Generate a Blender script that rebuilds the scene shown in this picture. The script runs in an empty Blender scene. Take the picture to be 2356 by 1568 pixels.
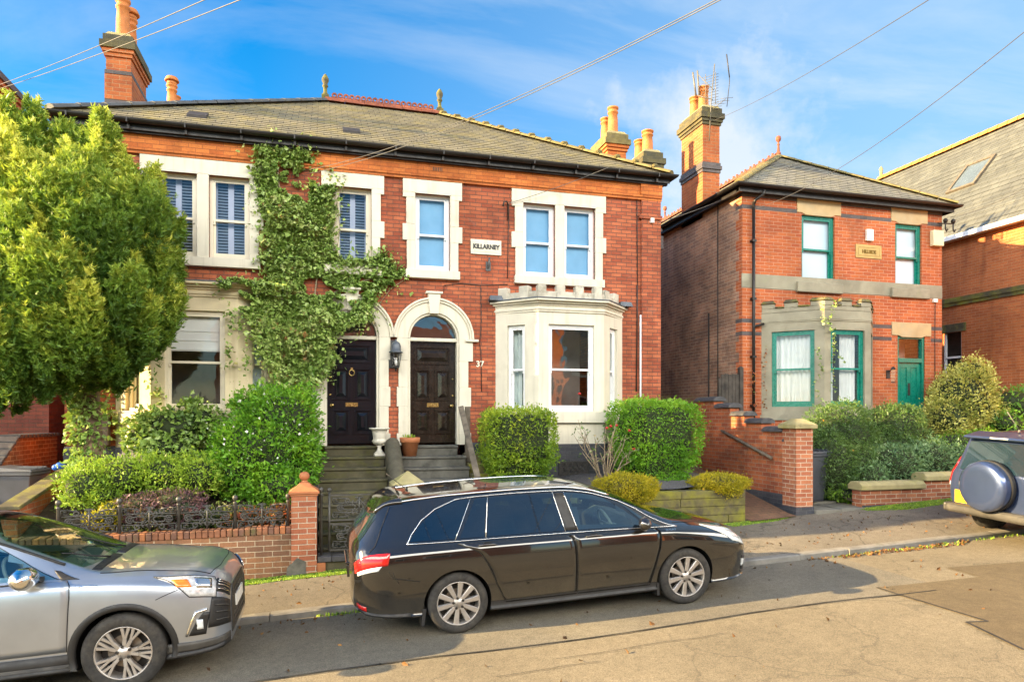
import bpy, bmesh, math, random
import numpy as np
from mathutils import Vector, Matrix

# ---------------------------------------------------------------- camera, sky, sun, exposure
SC = bpy.context.scene
COL = SC.collection
FPX, U0, VH, CZ = 1570.0, 1178.0, 960.0, 2.36      # focal length / horizon in 2356 px wide photo units, eye height
YAW = math.radians(15.4)
SA, CA = math.sin(YAW), math.cos(YAW)
cam = bpy.data.cameras.new('camera')
cam.sensor_width = 36.0
cam.lens = FPX / 2356.0 * 36.0
cam.shift_y = (VH - 784.0) / 2356.0
cam.clip_end = 2000.0
cam.clip_start = 0.05
camo = bpy.data.objects.new('camera', cam)
camo.location = (0, 0, CZ)
camo.rotation_euler = (math.radians(90), 0, -YAW)
COL.objects.link(camo)
SC.camera = camo

SUN_EL = math.radians(19.0)
SUN_AZ = math.radians(-4.0)          # light travels along +x, a touch towards the viewer
EXPO = 2.4
BACK_FILL = (24.0, 22.4, 19.4, 1)  # radiance of the fill band added behind the viewer
SKY_STRENGTH = 0.11
world = bpy.data.worlds.new('World')
SC.world = world
world.use_nodes = True
wn, wl = world.node_tree.nodes, world.node_tree.links
bg = wn['Background']
sky = wn.new('ShaderNodeTexSky')
sky.sky_type = 'NISHITA'
sky.sun_disc = False
sky.sun_elevation = SUN_EL
sky.sun_rotation = math.radians(-90) - SUN_AZ * -1
sky.air_density = 1.0
sky.dust_density = 0.3
sky.ozone_density = 2.0
hsv = wn.new('ShaderNodeHueSaturation')
hsv.inputs['Saturation'].default_value = 1.5
hsv.inputs['Value'].default_value = 0.58
wl.new(sky.outputs[0], hsv.inputs['Color'])
tc = wn.new('ShaderNodeTexCoord')
# wispy clouds: stretched noise over the dome, brighter and whiter towards the horizon on the right
sep = wn.new('ShaderNodeSeparateXYZ'); wl.new(tc.outputs['Generated'], sep.inputs[0])
zadd = wn.new('ShaderNodeMath'); zadd.operation = 'ADD'; zadd.inputs[1].default_value = 0.12
wl.new(sep.outputs['Z'], zadd.inputs[0])
vdiv = wn.new('ShaderNodeVectorMath'); vdiv.operation = 'DIVIDE'
comb = wn.new('ShaderNodeCombineXYZ')
for k in range(3): wl.new(zadd.outputs[0], comb.inputs[k])
wl.new(tc.outputs['Generated'], vdiv.inputs[0]); wl.new(comb.outputs[0], vdiv.inputs[1])
mp = wn.new('ShaderNodeMapping'); mp.inputs['Scale'].default_value = (0.55, 1.5, 0.0)
mp.inputs['Rotation'].default_value = (0, 0, math.radians(28)); mp.inputs['Location'].default_value = (0.35, 0.2, 0)
wl.new(vdiv.outputs[0], mp.inputs['Vector'])
nz = wn.new('ShaderNodeTexNoise'); nz.inputs['Scale'].default_value = 1.7; nz.inputs['Detail'].default_value = 9
nz.inputs['Roughness'].default_value = 0.6; nz.inputs['Distortion'].default_value = 0.5
wl.new(mp.outputs[0], nz.inputs['Vector'])
cr = wn.new('ShaderNodeValToRGB')
cr.color_ramp.elements[0].position = 0.44; cr.color_ramp.elements[0].color = (0, 0, 0, 1)
cr.color_ramp.elements[1].position = 0.90; cr.color_ramp.elements[1].color = (1, 1, 1, 1)
wl.new(nz.outputs['Fac'], cr.inputs[0])
def wmix(fac, a, b):
    m_ = wn.new('ShaderNodeMix'); m_.data_type = 'RGBA'
    for nm, x in (('Factor', fac), ('A', a), ('B', b)):
        k_ = [i for i in m_.inputs if i.name == nm and i.type == ('VALUE' if nm == 'Factor' else 'RGBA')][0]
        if isinstance(x, tuple): k_.default_value = x
        else: wl.new(x, k_)
    return [o for o in m_.outputs if o.type == 'RGBA'][0]
def wmath(op, a, b):
    m_ = wn.new('ShaderNodeMath'); m_.operation = op; m_.use_clamp = False
    for i_, x in enumerate((a, b)):
        if isinstance(x, (int, float)): m_.inputs[i_].default_value = x
        else: wl.new(x, m_.inputs[i_])
    return m_.outputs[0]
def wramp(x, stops):
    m_ = wn.new('ShaderNodeValToRGB'); e_ = m_.color_ramp.elements
    for i_, (p_, v_) in enumerate(stops): e_[i_].position = p_; e_[i_].color = (v_, v_, v_, 1)
    wl.new(x, m_.inputs[0]); return m_.outputs[0]
# a small bank of cumulus low over the gap between the houses
dirv = wn.new('ShaderNodeVectorMath'); dirv.operation = 'DISTANCE'; wl.new(tc.outputs['Generated'], dirv.inputs[0])
CUM = Vector((math.sin(YAW + math.radians(17.0)), math.cos(YAW + math.radians(17.0)), 0.36)).normalized()
dirv.inputs[1].default_value = CUM
n2 = wn.new('ShaderNodeTexNoise'); n2.inputs['Scale'].default_value = 9; n2.inputs['Detail'].default_value = 8; n2.inputs['Roughness'].default_value = .62
wl.new(tc.outputs['Generated'], n2.inputs['Vector'])
cum = wramp(wmath('SUBTRACT', n2.outputs['Fac'], wmath('MULTIPLY', dirv.outputs['Value'], 2.6)), [(.14, 0.0), (.42, .75)])
# paler sky to the right
pale = wramp(wmath('ADD', sep.outputs['X'], .08), [(.0, 0.0), (.95, .85)])
c1_ = wmix(pale, hsv.outputs[0], (.85, 1.25, 1.65, 1))
wisp = wmath('MULTIPLY', cr.outputs[0], wramp(sep.outputs['X'], [(-.0, .45), (.65, 1.0)]))
c2_ = wmix(wisp, c1_, (1.55, 1.7, 1.8, 1))
c3_ = wmix(cum, c2_, (1.65, 1.72, 1.8, 1))
# added fill light: bright broken band of sky behind the viewer
back = wmath('MULTIPLY', wramp(wmath('MULTIPLY', sep.outputs['Y'], -1.0), [(.02, 0.0), (.38, 1.0)]), wramp(nz.outputs['Fac'], [(.30, .6), (.55, 1.0)]))
def band(a0, a1, b0, b1): return wmath('MULTIPLY', wramp(sep.outputs['Z'], [(a0, 0.0), (a1, 1.0)]), wramp(sep.outputs['Z'], [(b0, 1.0), (b1, 0.0)]))
back = wmath('MULTIPLY', back, band(.31, .36, .52, .58))
c4_ = wmix(back, c3_, BACK_FILL)
wl.new(c4_, bg.inputs['Color'])
bg.inputs['Strength'].default_value = SKY_STRENGTH

sunl = bpy.data.lights.new('sun', 'SUN')
sunl.energy = 4.3
sunl.angle = math.radians(0.5)
sunl.color = (1.0, 0.72, 0.36)
suno = bpy.data.objects.new('sun', sunl)
ldir = Vector((math.cos(SUN_EL) * math.cos(SUN_AZ), math.cos(SUN_EL) * math.sin(SUN_AZ), -math.sin(SUN_EL)))
suno.rotation_euler = ldir.to_track_quat('-Z', 'Y').to_euler()
suno.location = (-20, 5, 20)
COL.objects.link(suno)

SC.view_settings.view_transform = 'Standard'
SC.view_settings.look = 'None'
SC.view_settings.gamma = 1.0
SC.view_settings.exposure = EXPO
SC.render.engine = 'CYCLES'
SC.cycles.use_denoising = True
SC.cycles.max_bounces = 6
SC.cycles.transparent_max_bounces = 12
SC.cycles.caustics_reflective = False
SC.cycles.caustics_refractive = False

random.seed(7)
RNG = np.random.default_rng(11)

# ---------------------------------------------------------------- survey helpers: a photo point on a known plane
def ray(u, v):
    t = (u - U0) / FPX
    return t * CA + SA, CA - t * SA, (VH - v) / FPX
def at(u, v, y):
    dx, dy, dz = ray(u, v); s = y / dy
    return Vector((dx * s, y, CZ + dz * s))
def atx(u, v, x):
    dx, dy, dz = ray(u, v); s = x / dx
    return Vector((x, dy * s, CZ + dz * s))
KERB_Y, BACK_Y = 8.44, 10.25
def zroad(x, y=0.0): return 0.0436 * x
def zback(x): return 0.135 + 0.057 * x
def zpave(x, y):
    k = (y - KERB_Y - 0.13) / (BACK_Y - KERB_Y - 0.13)
    return (zroad(x) + 0.075) * (1 - k) + zback(x) * k
def onroad(u, v):
    dx, dy, dz = ray(u, v)
    s = CZ / (0.0436 * dx - dz)
    return dx * s, dy * s

# ---------------------------------------------------------------- mesh builder
WL = {}
class MB:
    def __init__(self, M=None):
        self.v, self.f, self.mi, self.sm = [], [], [], []
        self.M = M
    def add(self, verts, faces, m=0, smooth=False):
        b = len(self.v)
        if self.M: verts = [self.M(*p) for p in verts]
        self.v.extend([tuple(p) for p in verts])
        for f in faces:
            self.f.append([b + i for i in f]); self.mi.append(m); self.sm.append(smooth)
        return self
    def quad(self, a, b, c, d, m=0): return self.add([a, b, c, d], [(0, 1, 2, 3)], m)
    def box(self, x0, x1, y0, y1, z0, z1, m=0):
        if x0 > x1: x0, x1 = x1, x0
        if y0 > y1: y0, y1 = y1, y0
        if z0 > z1: z0, z1 = z1, z0
        v = [(x0,y0,z0),(x1,y0,z0),(x1,y1,z0),(x0,y1,z0),(x0,y0,z1),(x1,y0,z1),(x1,y1,z1),(x0,y1,z1)]
        return self.add(v, [(0,3,2,1),(4,5,6,7),(0,1,5,4),(1,2,6,5),(2,3,7,6),(3,0,4,7)], m)
    def frus(self, x0, x1, y0, y1, z0, z1, ix, iy=None, m=0):
        iy = ix if iy is None else iy
        v = [(x0,y0,z0),(x1,y0,z0),(x1,y1,z0),(x0,y1,z0),(x0+ix,y0+iy,z1),(x1-ix,y0+iy,z1),(x1-ix,y1-iy,z1),(x0+ix,y1-iy,z1)]
        return self.add(v, [(0,3,2,1),(4,5,6,7),(0,1,5,4),(1,2,6,5),(2,3,7,6),(3,0,4,7)], m)
    def prism(self, poly, axis, a, b, m=0, smooth=False):
        # poly 2D in the remaining axes order: axis x->(y,z), y->(x,z), z->(x,y)
        def mk(p, t):
            return (t, p[0], p[1]) if axis == 'x' else (p[0], t, p[1]) if axis == 'y' else (p[0], p[1], t)
        n = len(poly)
        v = [mk(p, a) for p in poly] + [mk(p, b) for p in poly]
        fs = [tuple(range(n)), tuple(range(2*n-1, n-1, -1))]
        self.add(v, fs, m)
        b0 = len(self.v) - 2*n
        for i in range(n):
            j = (i+1) % n
            self.f.append([b0+j, b0+i, b0+n+i, b0+n+j]); self.mi.append(m); self.sm.append(smooth)
        return self
    def tube(self, pts, r, n=6, m=0, caps=True):
        pts = [Vector(p) for p in pts]
        rr = r if isinstance(r, (list, tuple)) else [r]*len(pts)
        vs, fs = [], []
        up = None
        for i, p in enumerate(pts):
            d = (pts[min(i+1, len(pts)-1)] - pts[max(i-1, 0)])
            if d.length < 1e-9: d = Vector((0,0,1))
            d.normalize()
            if up is None:
                up = Vector((0,0,1)) if abs(d.z) < .9 else Vector((1,0,0))
            a = d.cross(up)
            if a.length < 1e-6: a = d.cross(Vector((0,1,0)))
            a.normalize(); b = a.cross(d).normalized(); up = b
            for k in range(n):
                t = 2*math.pi*k/n
                vs.append(p + (a*math.cos(t) + b*math.sin(t))*rr[i])
        for i in range(len(pts)-1):
            for k in range(n):
                k2 = (k+1) % n
                fs.append((i*n+k, i*n+k2, (i+1)*n+k2, (i+1)*n+k))
        self.add(vs, fs, m, True)
        if caps and n > 2:
            b0 = len(self.v) - len(vs)
            self.f.append([b0+k for k in range(n-1, -1, -1)]); self.mi.append(m); self.sm.append(False)
            e = b0 + (len(pts)-1)*n
            self.f.append([e+k for k in range(n)]); self.mi.append(m); self.sm.append(False)
        return self
    def lathe(self, prof, c=(0,0,0), n=16, m=0, axis='z', smooth=True, caps=True):
        vs, fs = [], []
        for (r, h) in prof:
            for k in range(n):
                t = 2*math.pi*k/n
                p = (r*math.cos(t), r*math.sin(t), h)
                if axis == 'y': p = (p[0], h, p[1])
                elif axis == 'x': p = (h, p[0], p[1])
                vs.append((c[0]+p[0], c[1]+p[1], c[2]+p[2]))
        for i in range(len(prof)-1):
            for k in range(n):
                k2 = (k+1) % n
                f = (i*n+k, i*n+k2, (i+1)*n+k2, (i+1)*n+k)
                fs.append(f if axis != 'y' else f[::-1])
        self.add(vs, fs, m, smooth)
        if caps:
            b0 = len(self.v) - len(vs)
            if prof[0][0] > 1e-6:
                self.f.append([b0+k for k in range(n)][::-1]); self.mi.append(m); self.sm.append(False)
            if prof[-1][0] > 1e-6:
                e = b0+(len(prof)-1)*n
                self.f.append([e+k for k in range(n)]); self.mi.append(m); self.sm.append(False)
        return self
    def ball(self, c, r, n=12, m=0, sz=1.0):
        prof = [(max(1e-4, r*math.sin(math.pi*i/n)), -r*sz*math.cos(math.pi*i/n)) for i in range(n+1)]
        return self.lathe(prof, c, n+2, m, caps=False)
    def build(self, name, mats, parent=None, loc=None, bevel=0.0, local=False, weld=False, seg=1, uv=None):
        if not isinstance(mats, (list, tuple)): mats = [mats]
        o = raw(name, self.v, self.f, self.mi, self.sm, mats, parent, loc, local)
        if weld:
            bm = bmesh.new(); bm.from_mesh(o.data)
            bmesh.ops.remove_doubles(bm, verts=bm.verts, dist=1e-4)
            bmesh.ops.recalc_face_normals(bm, faces=bm.faces)
            bm.to_mesh(o.data); bm.free()
        if bevel > 0:
            md = o.modifiers.new('bevel', 'BEVEL'); md.width = bevel; md.segments = seg
            md.limit_method = 'ANGLE'; md.angle_limit = math.radians(40)
        return o

def raw(name, v, f, mi=None, sm=None, mats=(), parent=None, loc=None, local=False):
    v = np.asarray(v, dtype=np.float64).reshape(-1, 3)
    me = bpy.data.meshes.new(name)
    if parent is not None:
        org = np.array(WL.get(parent.name, (0, 0, 0)), dtype=float)
    elif loc is not None: org = np.array(loc, dtype=float)
    elif local: org = np.zeros(3)
    else: org = np.array([(v[:,0].min()+v[:,0].max())/2, (v[:,1].min()+v[:,1].max())/2, v[:,2].min()])
    me.from_pydata((v - org).tolist(), [], f if isinstance(f, list) else f.tolist())
    for m in mats: me.materials.append(m)
    if mi is not None and len(mats) > 1: me.polygons.foreach_set('material_index', np.asarray(mi, dtype=np.int32))
    if sm is not None: me.polygons.foreach_set('use_smooth', np.asarray(sm, dtype=bool))
    me.update()
    o = bpy.data.objects.new(name, me)
    COL.objects.link(o)
    if parent is not None: o.parent = parent
    else: o.location = org
    WL[o.name] = tuple(org)
    return o

def tag(o, label=None, cat=None, group=None, kind=None):
    if label: o['label'] = label
    if cat: o['category'] = cat
    if group: o['group'] = group
    if kind: o['kind'] = kind
    return o
def thing(name, label, cat, loc=(0,0,0), group=None, local=False):
    o = bpy.data.objects.new(name, None); COL.objects.link(o)
    o.empty_display_size = 0.2
    o.location = loc
    WL[o.name] = (0,0,0) if local else tuple(loc)
    return tag(o, label, cat, group)
def struct(o): o['kind'] = 'structure'; return o
def copy_tree(o, parent=None):
    c = o.copy(); COL.objects.link(c); WL[c.name] = WL.get(o.name, (0,0,0))
    if parent is not None: c.parent = parent
    for ch in list(o.children): copy_tree(ch, c)
    return c

class Wall:
    """frame of a vertical wall: s along it, d inwards, z up"""
    def __init__(self, x, y, dx=1.0, dy=0.0):
        l = math.hypot(dx, dy); self.o = (x, y); self.t = (dx/l, dy/l)
        self.n = (-self.t[1], self.t[0])
        self.len = l
    def __call__(self, s, d, z):
        return (self.o[0] + self.t[0]*s + self.n[0]*d, self.o[1] + self.t[1]*s + self.n[1]*d, z)

def text_mesh(name, body, size, mat, M, parent, depth=0.004, local=False, bold=0.0, xs=1.0, align='CENTER'):
    """M maps (s, d, z) of the flat text to the place"""
    cu = bpy.data.curves.new('txt', 'FONT'); cu.body = body; cu.size = size
    cu.align_x = align; cu.align_y = 'CENTER'; cu.extrude = depth; cu.offset = bold
    to = bpy.data.objects.new('txt', cu); COL.objects.link(to)
    dg = bpy.context.evaluated_depsgraph_get()
    me = bpy.data.meshes.new_from_object(to.evaluated_get(dg))
    vs = [M(p.co.x*xs, -p.co.z, p.co.y) for p in me.vertices]
    fs = [list(p.vertices) for p in me.polygons]
    bpy.data.objects.remove(to); bpy.data.curves.remove(cu); bpy.data.meshes.remove(me)
    return raw(name, vs, fs, None, None, [mat], parent, None, local)

def vnoise(P, f=1.0, seed=0):
    """cheap smooth pseudo noise in -1..1"""
    r = np.random.default_rng(seed)
    out = np.zeros(len(P)); amp = 0
    for k in range(7):
        d = r.normal(size=3); d /= np.linalg.norm(d)
        fr = f * r.uniform(.6, 2.2); a = 1/ (fr/f)
        out += a*np.sin(P @ d * fr * 2*np.pi + r.uniform(0, 6.28)); amp += a
    return out/amp*1.8
# ---------------------------------------------------------------- materials
MATS = {}
class NT:
    def __init__(self, name):
        self.m = bpy.data.materials.new(name); self.m.use_nodes = True
        self.n, self.l = self.m.node_tree.nodes, self.m.node_tree.links
        self.b = self.n['Principled BSDF']; self.out = self.n['Material Output']
    def new(self, t, **kw):
        nd = self.n.new(t)
        for k, v in kw.items(): setattr(nd, k, v)
        return nd
    def link(self, a, b): self.l.new(a, b)
    def val(self, x):
        return x
    def math(self, op, a, b=None, clamp=False):
        nd = self.n.new('ShaderNodeMath'); nd.operation = op; nd.use_clamp = clamp
        for i, x in enumerate((a, b)):
            if x is None: continue
            if isinstance(x, (int, float)): nd.inputs[i].default_value = x
            else: self.l.new(x, nd.inputs[i])
        return nd.outputs[0]
    def mix(self, f, a, b, blend='MIX'):
        nd = self.n.new('ShaderNodeMix'); nd.data_type = 'RGBA'; nd.blend_type = blend
        nd.clamp_factor = True
        for k, x in (('Factor', f), ('A', a), ('B', b)):
            s = [i for i in nd.inputs if i.name == k and (i.type == ('VALUE' if k == 'Factor' else 'RGBA'))][0]
            if isinstance(x, (int, float)): s.default_value = x
            elif isinstance(x, (tuple, list)): s.default_value = (*x[:3], 1)
            else: self.l.new(x, s)
        return [o for o in nd.outputs if o.type == 'RGBA'][0]
    def noise(self, vec, scale, detail=4, rough=.55, dist=0.0):
        nd = self.n.new('ShaderNodeTexNoise'); nd.inputs['Scale'].default_value = scale
        nd.inputs['Detail'].default_value = detail; nd.inputs['Roughness'].default_value = rough
        nd.inputs['Distortion'].default_value = dist
        if vec is not None: self.l.new(vec, nd.inputs['Vector'])
        return nd.outputs['Fac']
    def ramp(self, x, stops):
        nd = self.n.new('ShaderNodeValToRGB'); e = nd.color_ramp.elements
        while len(e) < len(stops): e.new(0.5)
        for i, (p, c) in enumerate(stops):
            e[i].position = p
            e[i].color = (c, c, c, 1) if isinstance(c, (int, float)) else (*c[:3], 1)
        self.l.new(x, nd.inputs[0]); return nd.outputs[0]
    def pos(self, local=False):
        if local: return self.n.new('ShaderNodeTexCoord').outputs['Object']
        return self.n.new('ShaderNodeNewGeometry').outputs['Position']
    def bump(self, h, strength=.3, dist=.01, normal=None):
        nd = self.n.new('ShaderNodeBump'); nd.inputs['Strength'].default_value = strength
        nd.inputs['Distance'].default_value = dist
        self.l.new(h, nd.inputs['Height'])
        if normal is not None: self.l.new(normal, nd.inputs['Normal'])
        return nd.outputs[0]

def c8(r, g, b):
    f = lambda x: (x/255/12.92 if x/255 <= .04045 else ((x/255+.055)/1.055)**2.4)
    return (f(r), f(g), f(b))

def plain(name, col, rough=.6, metal=0.0, var=.12, scale=4.0, bump=0.0, bscale=60.0, bdist=.004, stain=None, coat=0.0,
          spec=.5, local=False, streak=None, extra=None):
    """painted / stone / metal: colour with soft variation, optional stain ((r,g,b), scale, lo, hi), rain streaks"""
    if name in MATS: return MATS[name]
    t = NT(name); p = t.pos(local)
    n1 = t.noise(p, scale, 6)
    lo = tuple(c*(1-var*1.6) for c in col); hi = tuple(min(1, c*(1+var)) for c in col)
    c = t.ramp(n1, [(.3, lo), (.7, hi)])
    for st in ([stain] if stain and not isinstance(stain, list) else (stain or [])):
        sc, s, a, b = st[:4]
        f = t.ramp(t.noise(p, s, 8, .65, .3), [(a, 0.0), (b, 1.0)])
        c = t.mix(f, c, sc)
    if streak:
        sc, amt = streak
        mp = t.n.new('ShaderNodeMapping'); mp.inputs['Scale'].default_value = (9, 9, .7); t.link(p, mp.inputs[0])
        f = t.ramp(t.noise(mp.outputs[0], 1.0, 6, .6), [(.5, 0.0), (.85, amt)])
        c = t.mix(f, c, sc)
    t.link(c, t.b.inputs['Base Color'])
    rr = t.ramp(t.noise(p, scale*3, 4), [(.3, max(0.02, rough*.8)), (.7, min(1, rough*1.2))])
    t.link(rr, t.b.inputs['Roughness'])
    t.b.inputs['Metallic'].default_value = metal
    t.b.inputs['Specular IOR Level'].default_value = spec
    t.b.inputs['Coat Weight'].default_value = coat; t.b.inputs['Coat Roughness'].default_value = .04
    if bump > 0:
        h = t.noise(p, bscale, 6, .65)
        t.link(t.bump(h, bump, bdist), t.b.inputs['Normal'])
    MATS[name] = t.m
    return t.m

def brickmat(name, c1, c2, mortar, bw=.235, bh=.0775, msize=.012, dirt=((.03,.025,.02), .9, .55, .8), pale=None, rough=.85,
             off=.5, bumpd=.012, moss=None, zoff=0.0, bias=0.0, vert=False, soot=None):
    t = NT(name); g = t.n.new('ShaderNodeNewGeometry')
    sp = t.n.new('ShaderNodeSeparateXYZ'); t.link(g.outputs['Position'], sp.inputs[0])
    sn = t.n.new('ShaderNodeSeparateXYZ'); t.link(g.outputs['True Normal'], sn.inputs[0])
    ax = t.math('GREATER_THAN', t.math('ABSOLUTE', sn.outputs['X']), .75)
    az = t.math('GREATER_THAN', t.math('ABSOLUTE', sn.outputs['Z']), .75)
    h = t.math('ADD', t.math('MULTIPLY', sp.outputs['X'], t.math('SUBTRACT', 1.0, ax)), t.math('MULTIPLY', sp.outputs['Y'], ax))
    z = t.math('ADD', t.math('MULTIPLY', sp.outputs['Z'], t.math('SUBTRACT', 1.0, az)), t.math('MULTIPLY', sp.outputs['Y'], az))
    cb = t.n.new('ShaderNodeCombineXYZ')
    # slightly irregular courses
    wob = t.math('MULTIPLY', t.math('SUBTRACT', t.noise(g.outputs['Position'], 3.0, 2), .5), .012)
    if vert: h, z = z, h
    t.link(t.math('ADD', h, wob), cb.inputs[0]); t.link(t.math('ADD', t.math('ADD', z, zoff), wob), cb.inputs[1])
    bt = t.n.new('ShaderNodeTexBrick')
    bt.offset = off; bt.inputs['Scale'].default_value = 1.0
    bt.inputs['Brick Width'].default_value = bw; bt.inputs['Row Height'].default_value = bh
    bt.inputs['Mortar Size'].default_value = msize/2; bt.inputs['Mortar Smooth'].default_value = .25
    bt.inputs['Bias'].default_value = bias
    bt.inputs['Color1'].default_value = (*c1, 1); bt.inputs['Color2'].default_value = (*c2, 1)
    bt.inputs['Mortar'].default_value = (*mortar, 1)
    t.link(cb.outputs[0], bt.inputs['Vector'])
    p = g.outputs['Position']
    c = bt.outputs['Color']
    big = t.ramp(t.noise(p, .7, 6, .65), [(.3, .70), (.7, 1.22)])
    c = t.mix(1.0, c, big, 'MULTIPLY')
    fine = t.ramp(t.noise(p, 45, 5, .7), [(.25, .7), (.75, 1.2)])
    c = t.mix(1.0, c, fine, 'MULTIPLY')
    if dirt:
        f = t.ramp(t.noise(p, dirt[1], 8, .68, .4), [(dirt[2], 0.0), (dirt[3], .75)])
        c = t.mix(f, c, dirt[0])
    if pale:
        f = t.ramp(t.noise(p, pale[1], 8, .7, .6), [(pale[2], 0.0), (pale[3], .7)])
        c = t.mix(f, c, pale[0])
    mpv = t.n.new('ShaderNodeMapping'); mpv.inputs['Scale'].default_value = (2.6, 2.6, .35); t.link(p, mpv.inputs[0])
    f = t.ramp(t.noise(mpv.outputs[0], 1.0, 7, .68, .3), [(.52, 0.0), (.78, .55)])
    c = t.mix(f, c, tuple(x*.30 for x in c2))
    if moss:
        f = t.ramp(t.noise(p, moss[1], 8, .7, .3), [(moss[2], 0.0), (moss[3], .9)])
        c = t.mix(f, c, moss[0])
    t.link(c, t.b.inputs['Base Color'])
    t.b.inputs['Roughness'].default_value = rough
    t.b.inputs['Specular IOR Level'].default_value = .3
    hgt = t.math('ADD', t.math('MULTIPLY', t.math('SUBTRACT', 1.0, bt.outputs['Fac']), 1.0), t.math('MULTIPLY', t.noise(p, 70, 4, .7), .35))
    t.link(t.bump(hgt, .8, bumpd), t.b.inputs['Normal'])
    MATS[name] = t.m
    return t.m

def slatemat(name, c1, c2, row, width=.26, moss=None, rough=.7, lichen=None):
    """slates: width columns staggered per course; courses are geometry"""
    t = NT(name); g = t.n.new('ShaderNodeNewGeometry')
    sp = t.n.new('ShaderNodeSeparateXYZ'); t.link(g.outputs['Position'], sp.inputs[0])
    sn = t.n.new('ShaderNodeSeparateXYZ'); t.link(g.outputs['True Normal'], sn.inputs[0])
    ax = t.math('GREATER_THAN', t.math('ABSOLUTE', sn.outputs['X']), t.math('ABSOLUTE', sn.outputs['Y']))
    h = t.math('ADD', t.math('MULTIPLY', sp.outputs['X'], t.math('SUBTRACT', 1.0, ax)), t.math('MULTIPLY', sp.outputs['Y'], ax))
    cb = t.n.new('ShaderNodeCombineXYZ'); t.link(h, cb.inputs[0]); t.link(t.math('ADD', sp.outputs['Z'], -row[1]), cb.inputs[1])
    bt = t.n.new('ShaderNodeTexBrick'); bt.inputs['Scale'].default_value = 1
    bt.inputs['Brick Width'].default_value = width; bt.inputs['Row Height'].default_value = row[0]
    bt.inputs['Mortar Size'].default_value = .007; bt.inputs['Mortar Smooth'].default_value = .2
    bt.inputs['Color1'].default_value = (*c1, 1); bt.inputs['Color2'].default_value = (*c2, 1); bt.inputs['Mortar'].default_value = (.03,.03,.03,1)
    t.link(cb.outputs[0], bt.inputs['Vector'])
    p = g.outputs['Position']
    c = t.mix(1.0, bt.outputs['Color'], t.ramp(t.noise(p, 1.2, 6, .65), [(.3, .75), (.7, 1.2)]), 'MULTIPLY')
    c = t.mix(1.0, c, t.ramp(t.noise(p, 30, 5, .7), [(.25, .75), (.75, 1.15)]), 'MULTIPLY')
    for ms in (moss, lichen):
        if ms:
            f = t.ramp(t.noise(p, ms[1], 9, .72, .2), [(ms[2], 0.0), (ms[3], .9)])
            c = t.mix(f, c, ms[0])
    t.link(c, t.b.inputs['Base Color']); t.b.inputs['Roughness'].default_value = rough
    hgt = t.math('ADD', t.math('SUBTRACT', 1.0, bt.outputs['Fac']), t.math('MULTIPLY', t.noise(p, 40, 5, .7), .5))
    t.link(t.bump(hgt, .5, .008), t.b.inputs['Normal'])
    MATS[name] = t.m
    return t.m

def leafmat(name, stops, rough=.5, trans=.3, spec=.35):
    """leaf colour picked per leaf by its 'tint' attribute"""
    t = NT(name)
    a = t.n.new('ShaderNodeAttribute'); a.attribute_name = 'tint'
    c = t.ramp(a.outputs['Fac'], stops)
    t.link(c, t.b.inputs['Base Color']); t.b.inputs['Roughness'].default_value = rough
    t.b.inputs['Specular IOR Level'].default_value = spec
    tr = t.n.new('ShaderNodeBsdfTranslucent')
    t.link(t.mix(.5, c, (.35, .5, .05), 'MIX'), tr.inputs['Color'])
    mx = t.n.new('ShaderNodeMixShader'); mx.inputs[0].default_value = trans
    t.link(t.b.outputs[0], mx.inputs[1]); t.link(tr.outputs[0], mx.inputs[2])
    t.link(mx.outputs[0], t.out.inputs['Surface'])
    MATS[name] = t.m
    return t.m

def schlick(t):
    g = t.n.new('ShaderNodeNewGeometry'); d = t.n.new('ShaderNodeVectorMath'); d.operation = 'DOT_PRODUCT'
    t.link(g.outputs['Normal'], d.inputs[0]); t.link(g.outputs['Incoming'], d.inputs[1])
    c = t.math('SUBTRACT', 1.0, t.math('ABSOLUTE', d.outputs['Value']))
    return t.math('ADD', .04, t.math('MULTIPLY', t.math('POWER', c, 5.0), .96))
def glassmat(name, tint=(.97,.99,1.0), base=.12, rough=.01, ripple=.04):
    """window pane: see-through with a reflection that rises at grazing angles, old glass slightly wavy"""
    t = NT(name)
    f = t.math('ADD', schlick(t), base, clamp=True)
    gl = t.n.new('ShaderNodeBsdfGlossy'); gl.inputs['Roughness'].default_value = rough
    h = t.noise(t.pos(), 2.2, 2)
    t.link(t.bump(h, ripple, .05), gl.inputs['Normal'])
    tp = t.n.new('ShaderNodeBsdfTransparent'); tp.inputs['Color'].default_value = (*tint, 1)
    mx = t.n.new('ShaderNodeMixShader'); t.link(f, mx.inputs[0]); t.link(tp.outputs[0], mx.inputs[1]); t.link(gl.outputs[0], mx.inputs[2])
    t.link(mx.outputs[0], t.out.inputs['Surface'])
    MATS[name] = t.m
    return t.m

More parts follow.
